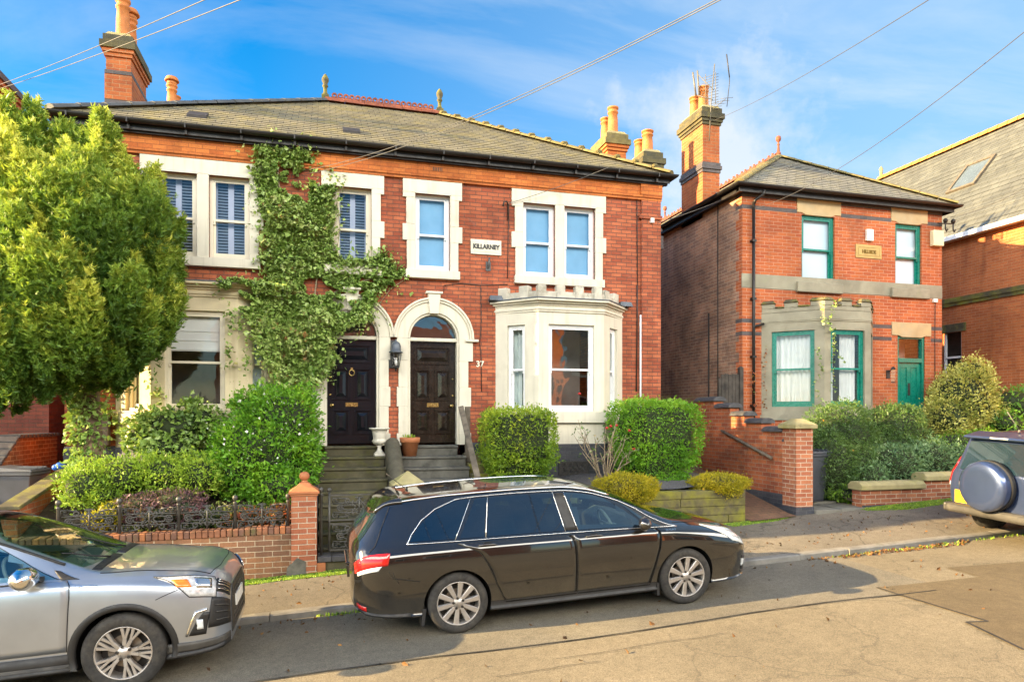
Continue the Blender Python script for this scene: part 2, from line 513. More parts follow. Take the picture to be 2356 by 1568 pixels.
# brickwork
RED1, RED2 = (.52, .155, .070), (.33, .080, .040)
M_brick = brickmat('red brick', RED1, RED2, (.17, .085, .06), msize=.015, dirt=((.05,.026,.022), .9, .50, .80), pale=((.46,.30,.24), 1.6, .62, .92))
M_frieze = brickmat('rubbed orange brick', (.62, .20, .05), (.46, .125, .032), (.34, .11, .045), msize=.010, bw=.235, dirt=((.2,.07,.03), 1.0, .6, .9))
M_brick2 = brickmat('orange red brick', (.53, .15, .05), (.41, .10, .04), (.60, .33, .21), msize=.012, dirt=((.13,.045,.028), 1.0, .52, .85), pale=((.52,.28,.19), 2.0, .64, .93))
M_sidebrick = brickmat('weathered brown brick', (.54, .31, .20), (.29, .19, .15), (.66, .52, .38), msize=.012, bias=-.2, dirt=((.05,.035,.03), .5, .42, .66), pale=((.40,.28,.2), 3, .68, .9))
M_blue = brickmat('blue engineering brick', (.055, .06, .075), (.085, .085, .10), (.11, .11, .115), rough=.45, dirt=((.03,.035,.03), 1.5, .5, .8))
M_garden = brickmat('weathered garden brick', (.30, .145, .07), (.19, .10, .06), (.50, .40, .27), msize=.013, dirt=((.05,.04,.02), 2.0, .5, .8), moss=((.10,.09,.02), 3.0, .60, .85))
M_orangewall = brickmat('orange weathered brick', (.52, .15, .055), (.30, .08, .04), (.36, .24, .16), msize=.014, dirt=((.04,.03,.02), 1.6, .48, .80), pale=((.55,.42,.33), 3.0, .58, .85))
M_pillar = brickmat('pale red brick pillar', (.48, .185, .09), (.33, .105, .055), (.56, .46, .34), msize=.013, dirt=((.08,.06,.03), 2.5, .6, .9), pale=((.55,.42,.33), 5.0, .64, .9))
M_far = brickmat('far house brick', (.55, .17, .055), (.42, .12, .042), (.55, .29, .15), dirt=((.2,.07,.03), .8, .6, .9), pale=((.55,.3,.2), 1.0, .7, .9))
M_chim = brickmat('chimney brick', (.48, .145, .045), (.36, .095, .035), (.48, .27, .14), msize=.011, dirt=((.04,.03,.02), 1.8, .55, .8), moss=((.14,.12,.03), 2.5, .68, .9))
M_chimdark = brickmat('chimney cap brick', (.13, .11, .05), (.08, .075, .05), (.14, .12, .08), msize=.010, dirt=((.03,.03,.02), 2, .5, .8), moss=((.24,.20,.03), 3.5, .56, .78))
M_bluecap = brickmat('blue brick band', (.075, .07, .075), (.12, .10, .10), (.15, .12, .1), rough=.6)
M_dkcap = plain('blue brick coping', (.06, .06, .065), .55, var=.25, scale=9, bump=.3, bscale=40, stain=((.14,.13,.11), 6, .55, .8))
M_dkbrick = brickmat('deep red brick', (.22, .075, .05), (.14, .05, .04), (.12, .08, .06))  # darker red brick for the wall behind the yew
# stone, paint
CREAM = (.66, .62, .50)
M_cream = plain('cream masonry paint', CREAM, .62, var=.05, scale=2.5, bump=.12, bscale=90, bdist=.003, stain=((.46,.42,.31), 1.7, .60, .95), streak=((.36,.32,.24), .6))
M_creamold = plain('old cream paint', (.66, .57, .37), .7, var=.08, scale=2.5, bump=.25, bscale=60, bdist=.004, stain=[((.40,.31,.16), 2.2, .56, .9), ((.16,.11,.06), 9, .68, .8)], streak=((.30,.22,.12), .5))
M_white = plain('white gloss paint', (.80, .81, .82), .3, var=.03, scale=3)
M_ivory = plain('ivory window paint', (.74, .68, .53), .4, var=.05, scale=3, stain=((.5,.42,.28), 5, .65, .95))
M_battle = plain('weathered white stone', (.58, .54, .44), .85, var=.15, scale=4, bump=.6, bscale=25, bdist=.01, stain=[((.20,.18,.13), 3.5, .46, .72), ((.08,.08,.05), 6, .60, .78)])
M_stone = plain('grey buff sandstone', (.31, .285, .205), .85, var=.16, scale=2.2, bump=.4, bscale=30, bdist=.006, stain=[((.17,.16,.115), 1.6, .52, .78), ((.30,.31,.17), 2.6, .60, .85), ((.10,.10,.07), 5, .66, .85)])
M_lintel = plain('buff stone lintel', (.52, .38, .20), .85, var=.12, scale=3, bump=.3, bscale=30, stain=((.40,.36,.24), 2, .5, .8))
M_buff = plain('ochre stone tablet', (.52, .36, .13), .85, var=.12, scale=5, bump=.3)
M_stonegreen = plain('mossy stone', (.105, .088, .045), .9, var=.3, scale=3, bump=.8, bscale=18, bdist=.015, stain=[((.045,.04,.025), 2.5, .48, .7), ((.22,.21,.02), 2.4, .45, .68), ((.22,.19,.12), 6, .70, .87)])
M_step = plain('worn stone step', (.10, .09, .062), .85, var=.22, scale=4, bump=.6, bscale=22, bdist=.008, stain=[((.06,.055,.04), 3.0, .48, .72), ((.17,.15,.03), 3.2, .56, .8)])
M_stepmoss = plain('mossy stone step', (.085, .076, .042), .85, var=.25, scale=4, bump=.6, bscale=22, bdist=.008, stain=[((.045,.04,.02), 3.0, .47, .68), ((.095,.095,.018), 2.8, .50, .74)])
M_stepgrey = plain('grey stone step', (.125, .12, .10), .85, var=.22, scale=4, bump=.6, bscale=22, bdist=.008, stain=[((.035,.035,.028), 3.0, .48, .7), ((.22,.21,.18), 6, .64, .82)])
M_cap = plain('mossy stone cap', (.34, .29, .14), .9, var=.15, scale=5, bump=.5, bscale=30, stain=[((.24,.23,.05), 4, .5, .75), ((.1,.09,.05), 7, .62, .8)])
M_terra = plain('terracotta', (.40, .145, .055), .75, var=.12, scale=6, bump=.25, stain=((.5,.3,.2), 8, .62, .85))
M_ridge = plain('red ridge tile', (.27, .075, .035), .75, var=.25, scale=8, bump=.3, stain=((.25,.22,.05), 4, .6, .85))
M_mossridge = plain('lichen ridge tile', (.19, .155, .055), .9, var=.25, scale=6, bump=.6, bscale=30, stain=[((.09,.075,.06), 4, .52, .75), ((.27,.22,.04), 7, .60, .82)])
M_dkridge = plain('grey ridge tile', (.075, .08, .085), .6, var=.2, scale=4, bump=.2, stain=((.2,.19,.1), 6, .62, .85))
M_pot = plain('clay chimney pot', (.50, .17, .04), .7, var=.15, scale=7, bump=.15, stain=((.3,.2,.12), 6, .6, .85))
M_orangeridge = plain('orange ridge tile', (.60, .23, .05), .7, var=.18, scale=8, bump=.3)
M_slate = slatemat('mossy slate', (.27, .235, .15), (.19, .17, .12), (.112, 0), .26, moss=((.32,.26,.08), 2.2, .48, .74), lichen=((.42,.36,.14), 18, .62, .78))
M_slate2 = slatemat('grey slate', (.29, .27, .215), (.22, .21, .18), (.10, 0), .25, moss=((.34,.29,.14), 2.2, .5, .78))
M_slate3 = slatemat('pale grey slate', (.125, .13, .115), (.095, .10, .092), (.17, 0), .3, moss=((.18,.16,.08), 5, .68, .86))
M_lead = plain('lead flashing', (.10, .115, .135), .45, metal=.3, var=.2, scale=5, bump=.2, bscale=20)
M_gutter = plain('black gutter paint', (.011, .009, .008), .5, var=.3, scale=3, stain=((.05,.04,.03), 4, .6, .9))
M_black = plain('black iron', (.035, .034, .033), .4, var=.25, scale=8, bump=.1, bscale=80, stain=((.05,.035,.02), 9, .66, .85))
M_cable = plain('dark cable', (.03, .025, .022), .6)
M_wire = plain('grey wire', (.09, .09, .09), .5)
M_wirepale = plain('pale wire', (.14, .13, .11), .5)
M_doorblack = plain('black gloss door paint', (.008, .009, .013), .16, var=.2, scale=3, spec=.5)
M_doorbrown = plain('dark brown varnish', (.020, .014, .010), .18, var=.35, scale=6, spec=.5)
M_brass = plain('brass', (.62, .44, .16), .25, metal=1.0, var=.15, scale=20)
M_green = plain('green gloss paint', (.004, .20, .14), .28, var=.10, scale=4, coat=.2)
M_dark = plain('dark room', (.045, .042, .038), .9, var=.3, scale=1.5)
M_room = plain('dim room wall', (.30, .28, .25), .9, var=.2, scale=1.5)
M_net = plain('net curtain', (.72, .72, .69), .8, var=.04, scale=3)
M_blindsky = plain('blind with sky reflection', (.17, .38, .60), .6, var=.05, scale=3)  # blue of the mirrored sky painted into a pale blind
M_blindwhite = plain('white blind', (.62, .72, .80), .7, var=.04, scale=2)
M_curtain = plain('grey green curtain', (.66, .74, .71), .8, var=.1, scale=3)
M_shutter = plain('grey shutter paint', (.22, .255, .31), .45, var=.06)
M_shutterpost = plain('pale shutter paint', (.40, .43, .56), .45, var=.05)
M_glass = glassmat('window glass', base=.02)
M_glassold = glassmat('old window glass', base=.06, ripple=.08)
M_fence = plain('dark stained timber', (.055, .045, .036), .8, var=.35, scale=5, bump=.4, bscale=30)
M_oldwood = plain('grey old timber', (.14, .115, .085), .85, var=.3, scale=8, bump=.6, bscale=35)
M_plastic = plain('dark grey plastic', (.055, .062, .075), .5, var=.15, scale=4)
M_bluebag = plain('blue plastic', (.03, .14, .6), .4)
M_whiteplastic = plain('white plastic', (.80, .78, .72), .4, var=.05)
M_alarm = plain('cream plastic', (.72, .64, .42), .5, var=.05)
M_browngrey = plain('brown meter box', (.17, .125, .105), .6, var=.12)
M_urn = plain('white urn paint', (.66, .63, .53), .7, var=.1, scale=6, bump=.3, stain=((.33,.30,.22), 6, .58, .85))
M_letters = plain('dark letters', (.03, .03, .03), .6)
M_letters2 = plain('olive carved letters', (.20, .12, .015), .8)
M_num = plain('cream numerals', (.78, .72, .55), .5)
M_trunk = plain('tree bark', (.16, .105, .065), .9, var=.35, scale=6, bump=1.0, bscale=14, bdist=.03, stain=((.30,.20,.11), 5, .6, .85))
M_twig = plain('bare twig', (.30, .235, .15), .8, var=.25, scale=20)
M_soil = plain('garden soil', (.05, .036, .022), .95, var=.4, scale=5, bump=1.0, bscale=25, bdist=.03, stain=((.10,.09,.04), 6, .55, .8))
M_gravel = plain('slate gravel', (.14, .13, .13), .85, var=.4, scale=40, bump=1.0, bscale=60, bdist=.03)
M_core = plain('shaded foliage core', (.022, .036, .008), .95, var=.4, scale=12)  # solid dark core, shade inside the foliage painted as colour
M_coreyel = plain('shaded golden core', (.10, .085, .012), .95, var=.4, scale=12)  # same for golden shrubs: inner shade put into the core colour
M_iron = plain('weathered grey iron', (.06, .058, .05), .5, var=.3, scale=9, stain=((.05,.035,.02), 9, .62, .85))
# ---------------------------------------------------------------- ground, road, kerb, pavement
def asphalt(name, col, speck=.30, warm=None, wear=((.30,.26,.19), .35, .5, .8), cracks=0.0):
    t = NT(name); p = t.pos()
    c = t.ramp(t.noise(p, .6, 6, .6), [(.3, tuple(x*.82 for x in col)), (.7, tuple(x*1.15 for x in col))])
    f = t.ramp(t.noise(p, wear[1], 6, .6, .4), [(wear[2], 0.0), (wear[3], .8)])
    c = t.mix(f, c, wear[0])
    vo = t.n.new('ShaderNodeTexVoronoi'); vo.inputs['Scale'].default_value = 120; t.link(p, vo.inputs['Vector'])
    sp = t.ramp(vo.outputs['Color'], [(.15, 1-speck), (.5, 1.0), (.9, 1+speck)])
    c = t.mix(1.0, c, sp, 'MULTIPLY')
    c = t.mix(1.0, c, t.ramp(t.noise(p, 9, 6, .7), [(.3, .82), (.7, 1.12)]), 'MULTIPLY')
    # oil spots and tar
    f = t.ramp(t.noise(p, 3.3, 6, .75, .6), [(.69, 0.0), (.80, .55)])
    c = t.mix(f, c, (.035, .032, .03))
    if cracks > 0:
        v2 = t.n.new('ShaderNodeTexVoronoi'); v2.feature = 'DISTANCE_TO_EDGE'; v2.inputs['Scale'].default_value = .55
        wv = t.n.new('ShaderNodeVectorMath'); wv.operation = 'ADD'
        nn = t.n.new('ShaderNodeTexNoise'); nn.inputs['Scale'].default_value = 1.6; nn.inputs['Detail'].default_value = 6; t.link(p, nn.inputs['Vector'])
        t.link(p, wv.inputs[0]); t.link(nn.outputs['Color'], wv.inputs[1]); t.link(wv.outputs[0], v2.inputs['Vector'])
        f = t.ramp(v2.outputs['Distance'], [(.003, cracks), (.012, 0.0)])
        c = t.mix(f, c, (.03, .028, .025))
    t.link(c, t.b.inputs['Base Color']); t.b.inputs['Roughness'].default_value = .85
    t.b.inputs['Specular IOR Level'].default_value = .3
    h = t.math('ADD', vo.outputs['Distance'], t.math('MULTIPLY', t.noise(p, 140, 4, .7), .8))
    t.link(t.bump(h, .4, .005), t.b.inputs['Normal'])
    MATS[name] = t.m
    return t.m
M_road = asphalt('worn road surface', (.185, .155, .105), wear=((.24,.20,.135), .35, .5, .8), cracks=.3)
M_road_edge = asphalt('older road edge surface', (.155, .138, .105), wear=((.22,.19,.13), .5, .55, .85))
M_patch = asphalt('newer dark road patch', (.125, .096, .056), speck=.2, wear=((.16,.125,.075), .4, .5, .85))
M_pave = asphalt('worn pavement asphalt', (.155, .136, .105), wear=((.28,.235,.165), .55, .52, .8), cracks=.5)
M_tar = plain('tar seam', (.03, .028, .026), .7, var=.4, scale=5)
M_kerb = plain('granite kerb', (.20, .19, .17), .8, var=.25, scale=3, bump=.5, bscale=30, stain=[((.09,.085,.06), 3, .52, .8), ((.30,.28,.22), 5, .6, .85)])
M_pavers = brickmat('herringbone path brick', (.22, .12, .07), (.17, .095, .06), (.08, .07, .05), bw=.21, bh=.105, dirt=((.07,.06,.03), 2, .5, .8), moss=((.11,.11,.02), 2.2, .58, .8))
M_flag = plain('grey flagstone', (.21, .20, .165), .85, var=.2, scale=3, bump=.4, stain=[((.10,.10,.06), 2.5, .5, .78), ((.14,.15,.04), 3.5, .6, .85)])
M_moss = plain('moss', (.115, .15, .012), .95, var=.35, scale=9, bump=1.0, bscale=40, bdist=.03)
M_earth = plain('far ground', (.10, .10, .05), .95, var=.3, scale=.5)

def sheet(name, fz, x0, x1, y0, y1, nx, ny, mat):
    vs, fs = [], []
    for j in range(ny+1):
        for i in range(nx+1):
            x = x0+(x1-x0)*i/nx; y = y0+(y1-y0)*j/ny
            vs.append((x, y, fz(x, y)))
    for j in range(ny):
        for i in range(nx):
            a = j*(nx+1)+i
            fs.append([a, a+1, a+nx+2, a+nx+1])
    return struct(raw(name, vs, fs, None, None, [mat], None, (0,0,0)))
sheet('ground', lambda x, y: zroad(max(-60, min(60, x)))-1.2 if abs(x) < 400 else zroad(60 if x > 0 else -60)-1.2, -800, 800, -800, 800, 80, 8, M_earth)
sheet('road', lambda x, y: zroad(x), -60, 60, -2.5, KERB_Y, 24, 4, M_road)
def gnd_poly(name, pts, dz, mat):
    vs = [(x, y, zroad(x)+dz) for x, y in pts]
    a = sum(pts[i][0]*pts[(i+1)%len(pts)][1]-pts[(i+1)%len(pts)][0]*pts[i][1] for i in range(len(pts)))
    f = list(range(len(pts)))
    return struct(raw(name, vs, [f if a > 0 else f[::-1]], None, None, [mat], None, (0,0,0)))
# gutter-side strip of older surface, and the newer square patch on the right
SEAM = 6.52
edge = [(-60, SEAM-.05)] + [(x*1.0-30, SEAM+.05*math.sin(x*1.3)+.03*math.sin(x*3.1)) for x in range(0, 38)]
edge += [(7.2, SEAM+.03), (7.25, KERB_Y-.01), (-60, KERB_Y-.01)]
gnd_poly('road_edge_strip', edge, .004, M_road_edge)
pp = [onroad(*q) for q in [(2017,1352),(2256,1327),(2178,1306),(2356,1292)]]
pp += [(19.0, pp[-1][1]+.1), (19.0, 4.9)] + [onroad(*q) for q in [(2356,1496),(2223,1432),(2273,1430),(2054,1364)]]
gnd_poly('road_patch', pp, .008, M_patch)
tm = MB()
def seam(pts, w=.018, dz=.012):
    for i in range(len(pts)-1):
        (x0, y0), (x1, y1) = pts[i], pts[i+1]
        l = math.hypot(x1-x0, y1-y0); nx, ny = -(y1-y0)/l*w, (x1-x0)/l*w
        tm.quad((x0-nx, y0-ny, zroad(x0)+dz), (x1-nx, y1-ny, zroad(x1)+dz), (x1+nx, y1+ny, zroad(x1)+dz), (x0+nx, y0+ny, zroad(x0)+dz))
rs = random.Random(3)
seam([(x*.5-12, SEAM+.05*math.sin((x*.5+18)*1.3)+rs.uniform(-.012,.012)) for x in range(0, 39)], .011)
seam([pp[6], pp[7], pp[8], pp[9], pp[0]], .016)
pa = [(x*.33-2.5, 5.75+.02*x*.33+rs.uniform(-.02,.02)) for x in range(0, 22)]
for i in range(0, 18, 6): seam(pa[i:i+4], .004)
pa = [(x*.3+1.5, 6.05+.015*x*.3+rs.uniform(-.02,.02)) for x in range(0, 14)]
seam(pa[2:9], .004)
struct(tm.build('road_seams', M_tar, None, (0,0,0)))
# kerb stones
kb = MB()
x = -40.0
while x < 45:
    L = rs.uniform(.8, 1.05); z0, z1 = zroad(x), zroad(x+L); d = rs.uniform(-.008, .008)
    y0 = KERB_Y+rs.uniform(-.012, .012)
    v = []
    for xx, zz in ((x+.004, z0), (x+L-.004, z1)):
        v += [(xx, y0, zz-.3), (xx, y0, zz+.062+d), (xx, y0+.022, zz+.08+d), (xx, y0+.135, zz+.082+d), (xx, y0+.135, zz-.3)]
    kb.add(v, [(1,0,5,6),(2,1,6,7),(3,2,7,8),(4,3,8,9),(0,1,2,3,4),(9,8,7,6,5)])
    x += L
struct(kb.build('kerb', M_kerb, None, (0,0,0)))
sheet('pavement', lambda x, y: zpave(x, y) if y < 10.6 else zback(x)+.05*(y-10.25), -40, 45, KERB_Y+.13, 11.0, 85, 6, M_pave)
# pavement on the viewer's side of the street
sheet('near_kerb', lambda x, y: zroad(x)+(.11 if y < -2.46 else -.2), -60, 60, -2.6, -2.45, 24, 1, M_kerb)
sheet('near_pavement', lambda x, y: zroad(x)+.105, -60, 60, -4.6, -2.58, 24, 2, M_pave)
# back yards behind the houses
sheet('yard', lambda x, y: zback(x)-.08, -60, 60, 10.6, 60, 24, 6, M_soil)
# front gardens
def soil35(x, y): return .72 + (y-10.4)*.30 + .04*math.sin(x*3+y*2)+.03*math.sin(x*7.1-y*4)
sheet('garden_soil', soil35, -3.95, -.12, 10.33, 13.38, 24, 18, M_soil)
def soil37(x, y): return 1.06 + (y-10.5)*.05 + .03*(x-3) + .02*math.sin(x*4+y*3)
sheet('gravel_bed', soil37, 2.75, 7.05, 10.6, 13.38, 24, 16, M_gravel)
def path37(x, y): return zback(x)+.03 + max(0, y-10.4)*.20
sheet('side_path', path37, 7.12, 8.05, 10.27, 16.0, 4, 24, M_pavers)
def soilr(x, y): return .74 + .05*(x-9)+ max(0, (y-10.6))*.30 + .04*math.sin(x*3.3+y*2)
sheet('shrub_bed', soilr, 9.5, 16.4, 10.6, 13.38, 28, 14, M_soil)
fl = MB()
for j in range(4):
    for i in range(2):
        x0 = 8.5+i*.53; y0 = 10.32+j*.72
        za, zb_ = .70+j*.05, .70+j*.05
        fl.box(x0, x0+.515, y0, y0+.705, za-.3, za+.012*((i+j)%2))
struct(fl.build('flagstone_path', M_flag, None, (0,0,0), bevel=.008))
# ---------------------------------------------------------------- generic building pieces
def wall_cells(mb, W, s0, s1, z0, z1, ops, depth=.14, m=0, d0=0.0, mr=None):
    """front face with rectangular openings (a,b,c,d)=(s0,s1,z0,z1) and their reveals"""
    xs = sorted(set([s0, s1] + [v for o in ops for v in o[:2]])); zs = sorted(set([z0, z1] + [v for o in ops for v in o[2:4]]))
    xs = [x for x in xs if s0 <= x <= s1]; zs = [z for z in zs if z0 <= z <= z1]
    mr = m if mr is None else mr
    old = mb.M; mb.M = W
    for i in range(len(xs)-1):
        for j in range(len(zs)-1):
            cx, cz = (xs[i]+xs[i+1])/2, (zs[j]+zs[j+1])/2
            if any(o[0] < cx < o[1] and o[2] < cz < o[3] for o in ops): continue
            mb.quad((xs[i], d0, zs[j]), (xs[i+1], d0, zs[j]), (xs[i+1], d0, zs[j+1]), (xs[i], d0, zs[j+1]), m)
    for a, b, c, d in [o[:4] for o in ops]:
        if depth <= 0: continue
        e = d0+depth
        mb.quad((a, d0, c), (a, d0, d), (a, e, d), (a, e, c), mr); mb.quad((b, d0, d), (b, d0, c), (b, e, c), (b, e, d), mr)
        mb.quad((a, d0, d), (b, d0, d), (b, e, d), (a, e, d), mr); mb.quad((a, d0, c), (a, e, c), (b, e, c), (b, d0, c), mr)
    mb.M = old

def sash(parent, W, a, b, z0, z1, zm, d, frame, glass, back=None, backkind=None, bw=.05, horns=True, name='window', label=None):
    """double-hung sash window: window (frame) > pane, and blind / curtain / shutter behind it"""
    f = MB(W)
    f.box(a, a+bw, d, d+.09, z0, z1); f.box(b-bw, b, d, d+.09, z0, z1)
    f.box(a+bw, b-bw, d, d+.09, z1-bw, z1); f.box(a+bw, b-bw, d-.015, d+.09, z0, z0+bw*1.0)
    r = .042
    ua, ub = a+bw, b-bw
    # upper sash outside, lower sash set back
    f.box(ua, ua+r, d+.012, d+.045, zm, z1-bw); f.box(ub-r, ub, d+.012, d+.045, zm, z1-bw)
    f.box(ua+r, ub-r, d+.012, d+.045, z1-bw-r, z1-bw); f.box(ua, ub, d+.010, d+.048, zm-.018, zm+.022)
    f.box(ua, ua+r, d+.052, d+.085, z0+bw, zm-.018); f.box(ub-r, ub, d+.052, d+.085, z0+bw, zm-.018)
    f.box(ua+r, ub-r, d+.052, d+.085, z0+bw, z0+bw+.07); f.box(ua+r, ub-r, d+.050, d+.087, zm-.018, zm+.018)
    if horns:
        for x in (ua, ub-r): f.box(x+.004, x+r-.004, d+.014, d+.043, zm-.075, zm-.018)
    o = f.build(name, frame, parent)
    if label: o['label'] = label
    g = MB(W)
    g.quad((ua+r, d+.03, zm+.02), (ub-r, d+.03, zm+.02), (ub-r, d+.03, z1-bw-r), (ua+r, d+.03, z1-bw-r))
    g.quad((ua+r, d+.07, z0+bw+.07), (ub-r, d+.07, z0+bw+.07), (ub-r, d+.07, zm-.018), (ua+r, d+.07, zm-.018))
    g.build('pane', glass, o)
    k = MB(W); e = d+.10 if backkind in ('blind', 'halfblind') else d+.16
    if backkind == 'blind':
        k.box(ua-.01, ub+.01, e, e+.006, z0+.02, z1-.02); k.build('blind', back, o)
    elif backkind == 'halfblind':
        zz = z1-(z1-z0)*.40
        k.box(ua-.01, ub+.01, e, e+.006, zz, z1-.02)
        for q in range(3): k.box(ua-.01, ub+.01, e-.012, e, zz+.02+q*.16, zz+.035+q*.16)
        k.build('blind', back, o)
        k2 = MB(W); k2.box(ua-.3, ub+.3, e+1.2, e+1.25, z0-.3, z1); k2.build('room', M_room, o)
    elif backkind in ('curtain', 'curtains', 'curtain_left'):
        n = int((ub-ua)/.018); L = []
        rr = random.Random(int(a*100))
        ph = rr.uniform(0, 6)
        for i in range(n+1):
            x = ua+(ub-ua)*i/n
            L.append((x, e+.035*math.sin(x*62+ph+1.4*math.sin(x*9))+.012*math.sin(x*140)))
        lim = n if backkind == 'curtain' else int(n*.62)
        vs = [(x, y, z0+.03) for x, y in L] + [(x, y, z1-.03) for x, y in L]
        st = 0
        if backkind == 'curtains': rng_ = [i for i in range(n) if i < n*.16 or i > n*.42]
        else: rng_ = list(range(lim))
        k.add(vs, [(i, i+1, n+2+i, n+1+i) for i in rng_], 0, True)
        k.build('curtain', back, o)
        if backkind != 'curtain':
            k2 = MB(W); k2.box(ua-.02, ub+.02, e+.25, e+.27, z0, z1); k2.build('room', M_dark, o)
    elif backkind == 'shutter':
        for q in (0, 1):
            x0 = ua+.01+(ub-ua-.02)*q*.5; x1 = x0+(ub-ua-.02)*.5
            k.box(x0, x0+.05, e-.02, e+.012, z0+.02, z1-.02, 1); k.box(x1-.05, x1, e-.02, e+.012, z0+.02, z1-.02, 1)
            nsl = int((z1-z0-.1)/.055)
            for i in range(nsl):
                zz = z0+.06+i*.055
                k.add([(x0+.05, e-.024, zz), (x1-.05, e-.024, zz), (x1-.05, e+.018, zz+.044), (x0+.05, e+.018, zz+.044)], [(0,1,2,3)], 0)
        k.box(ua-.02, ub+.02, e+.07, e+.08, z0, z1, 2)
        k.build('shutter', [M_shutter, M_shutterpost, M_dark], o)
    else:
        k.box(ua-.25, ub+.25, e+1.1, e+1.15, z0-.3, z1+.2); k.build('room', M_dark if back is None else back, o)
    return o

def hip_rows(mb, corners, row, lift=.020, m=0, tmax=1.0):
    """slate courses: corners = eave left, eave right, top right, top left (seen from outside)"""
    A, B, C, D = [Vector(c) for c in corners]
    nrm = (B-A).cross(D-A)
    if nrm.length < 1e-6: nrm = (B-A).cross(C-A)
    nrm.normalize()
    L = max(((A+B)/2-(C+D)/2).length, .01)
    n = max(2, int(round(L/row)))
    for i in range(n):
        t0, t1 = i/n, min(1, (i+1)/n)
        a, b = A.lerp(D, t0), B.lerp(C, t0); d, c = A.lerp(D, t1), B.lerp(C, t1)
        up = nrm*lift
        mb.quad(a+up, b+up, c+nrm*.002, d+nrm*.002, m)
        mb.quad(a, b, b+up, a+up, m)

def ridge_line(mb, a, b, r=.11, seg=.45, m=0, gap=.012, flat=.6):
    """half-round ridge or hip tiles laid along a line, each lapping the next"""
    a, b = Vector(a), Vector(b); d = (b-a); L = d.length; d.normalize()
    side = d.cross(Vector((0,0,1))).normalized(); up = side.cross(d).normalized()
    n = max(1, int(L/seg))
    for i in range(n):
        p, q = a+d*(L*i/n), a+d*(L*(i+1)/n-gap)
        vs = []
        for (c, rr) in ((p, r*1.06), (q, r*.96)):
            for k in range(7):
                t = math.pi*k/6
                vs.append(c + side*math.cos(t)*rr + up*(math.sin(t)*rr*flat+.0))
        fs = [(k, k+1, 7+k+1, 7+k) for k in range(6)] + [tuple(range(6, -1, -1)), tuple(range(7, 14))]
        mb.add(vs, fs, m, False)

def pot(parent, c, h=.75, r=.13, name='chimney_pot', hood=False, mat=None):
    p = MB()
    x, y, z = c
    prof = [(r*1.12, 0), (r*1.12, .05), (r*1.02, .07), (r*.98, h*.55), (r*.86, h*.78), (r*1.05, h*.80), (r*1.05, h*.84), (r*.88, h*.86),
            (r*.88, h*.93), (r*1.12, h*.95), (r*1.12, h), (r*.8, h), (r*.75, h*.7)]
    p.lathe(prof, (x, y, z), 18)
    if hood:
        p.lathe([(r*1.0, h), (r*1.0, h+.10)], (x, y, z), 14)
        p.lathe([(r*1.35, h+.10), (r*1.45, h+.12), (r*1.1, h+.21), (0.001, h+.24)], (x, y, z), 14)
    return p.build(name, mat or M_pot, parent)

def chimney(parent, x0, x1, y0, y1, zb, zt, pots, bands=(), mats=None, capstyle=0, pot_h=.75, hood=()):
    """stack with string bands, oversailing cap and pots"""
    mats = mats or [M_chim, M_bluecap, M_chimdark, M_stone]
    c = MB()
    c.box(x0, x1, y0, y1, zb, zt-.42, 0)
    for (z, h, o) in bands: c.box(x0-o, x1+o, y0-o, y1+o, z, z+h, 1)
    z = zt-.42
    for (h, o, m) in ((.075, .03, 2 if capstyle else 0), (.075, .06, 2 if capstyle else 0), (.13, .095, 2), (.14, .045, 2)):
        c.box(x0-o, x1+o, y0-o, y1+o, z, z+h, m); z += h
    o = c.build('chimney', mats, parent)
    # cement flaunching
    fl = MB(); fl.frus(x0-.02, x1+.02, y0-.02, y1+.02, z, z+.08, .05, .05); fl.build('flaunching', M_cap, o)
    for i, (px, py) in enumerate(pots):
        pot(o, (px, py, z+.03), pot_h*(1.0 if i % 2 == 0 else .88), .125, hood=i in hood)
    return o

def gutter_run(mb, pts, z, r=.065, m=0):
    """half-round gutter with lip, polyline in plan"""
    pts = [Vector((p[0], p[1], z)) for p in pts]
    vs, fs = [], []
    n = 8
    for i, p in enumerate(pts):
        d0 = (pts[i]-pts[i-1]).normalized() if i > 0 else (pts[1]-pts[0]).normalized()
        d1 = (pts[i+1]-pts[i]).normalized() if i < len(pts)-1 else d0
        n0, n1 = Vector((d0.y, -d0.x, 0)), Vector((d1.y, -d1.x, 0))
        nn = (n0+n1); nn /= nn.dot(n0) if abs(nn.dot(n0)) > 1e-6 else 1
        for k in range(n+1):
            t = math.pi*k/n
            vs.append(p + nn*(r*math.cos(t)) + Vector((0, 0, -r*math.sin(t)*1.0)))
        for k in range(n+1):
            t = math.pi*(n-k)/n
            vs.append(p + nn*((r-.008)*math.cos(t)) + Vector((0, 0, -(r-.008)*math.sin(t))))
    w = 2*(n+1)
    for i in range(len(pts)-1):
        for k in range(w):
            k2 = (k+1) % w
            fs.append((i*w+k, i*w+k2, (i+1)*w+k2, (i+1)*w+k))
    mb.add(vs, fs, m, False)
    e = len(pts)-1
    mb.add([vs[k] for k in range(n+1)], [tuple(range(n+1))], m); mb.add([vs[e*w+k] for k in range(n+1)], [tuple(range(n, -1, -1))], m)

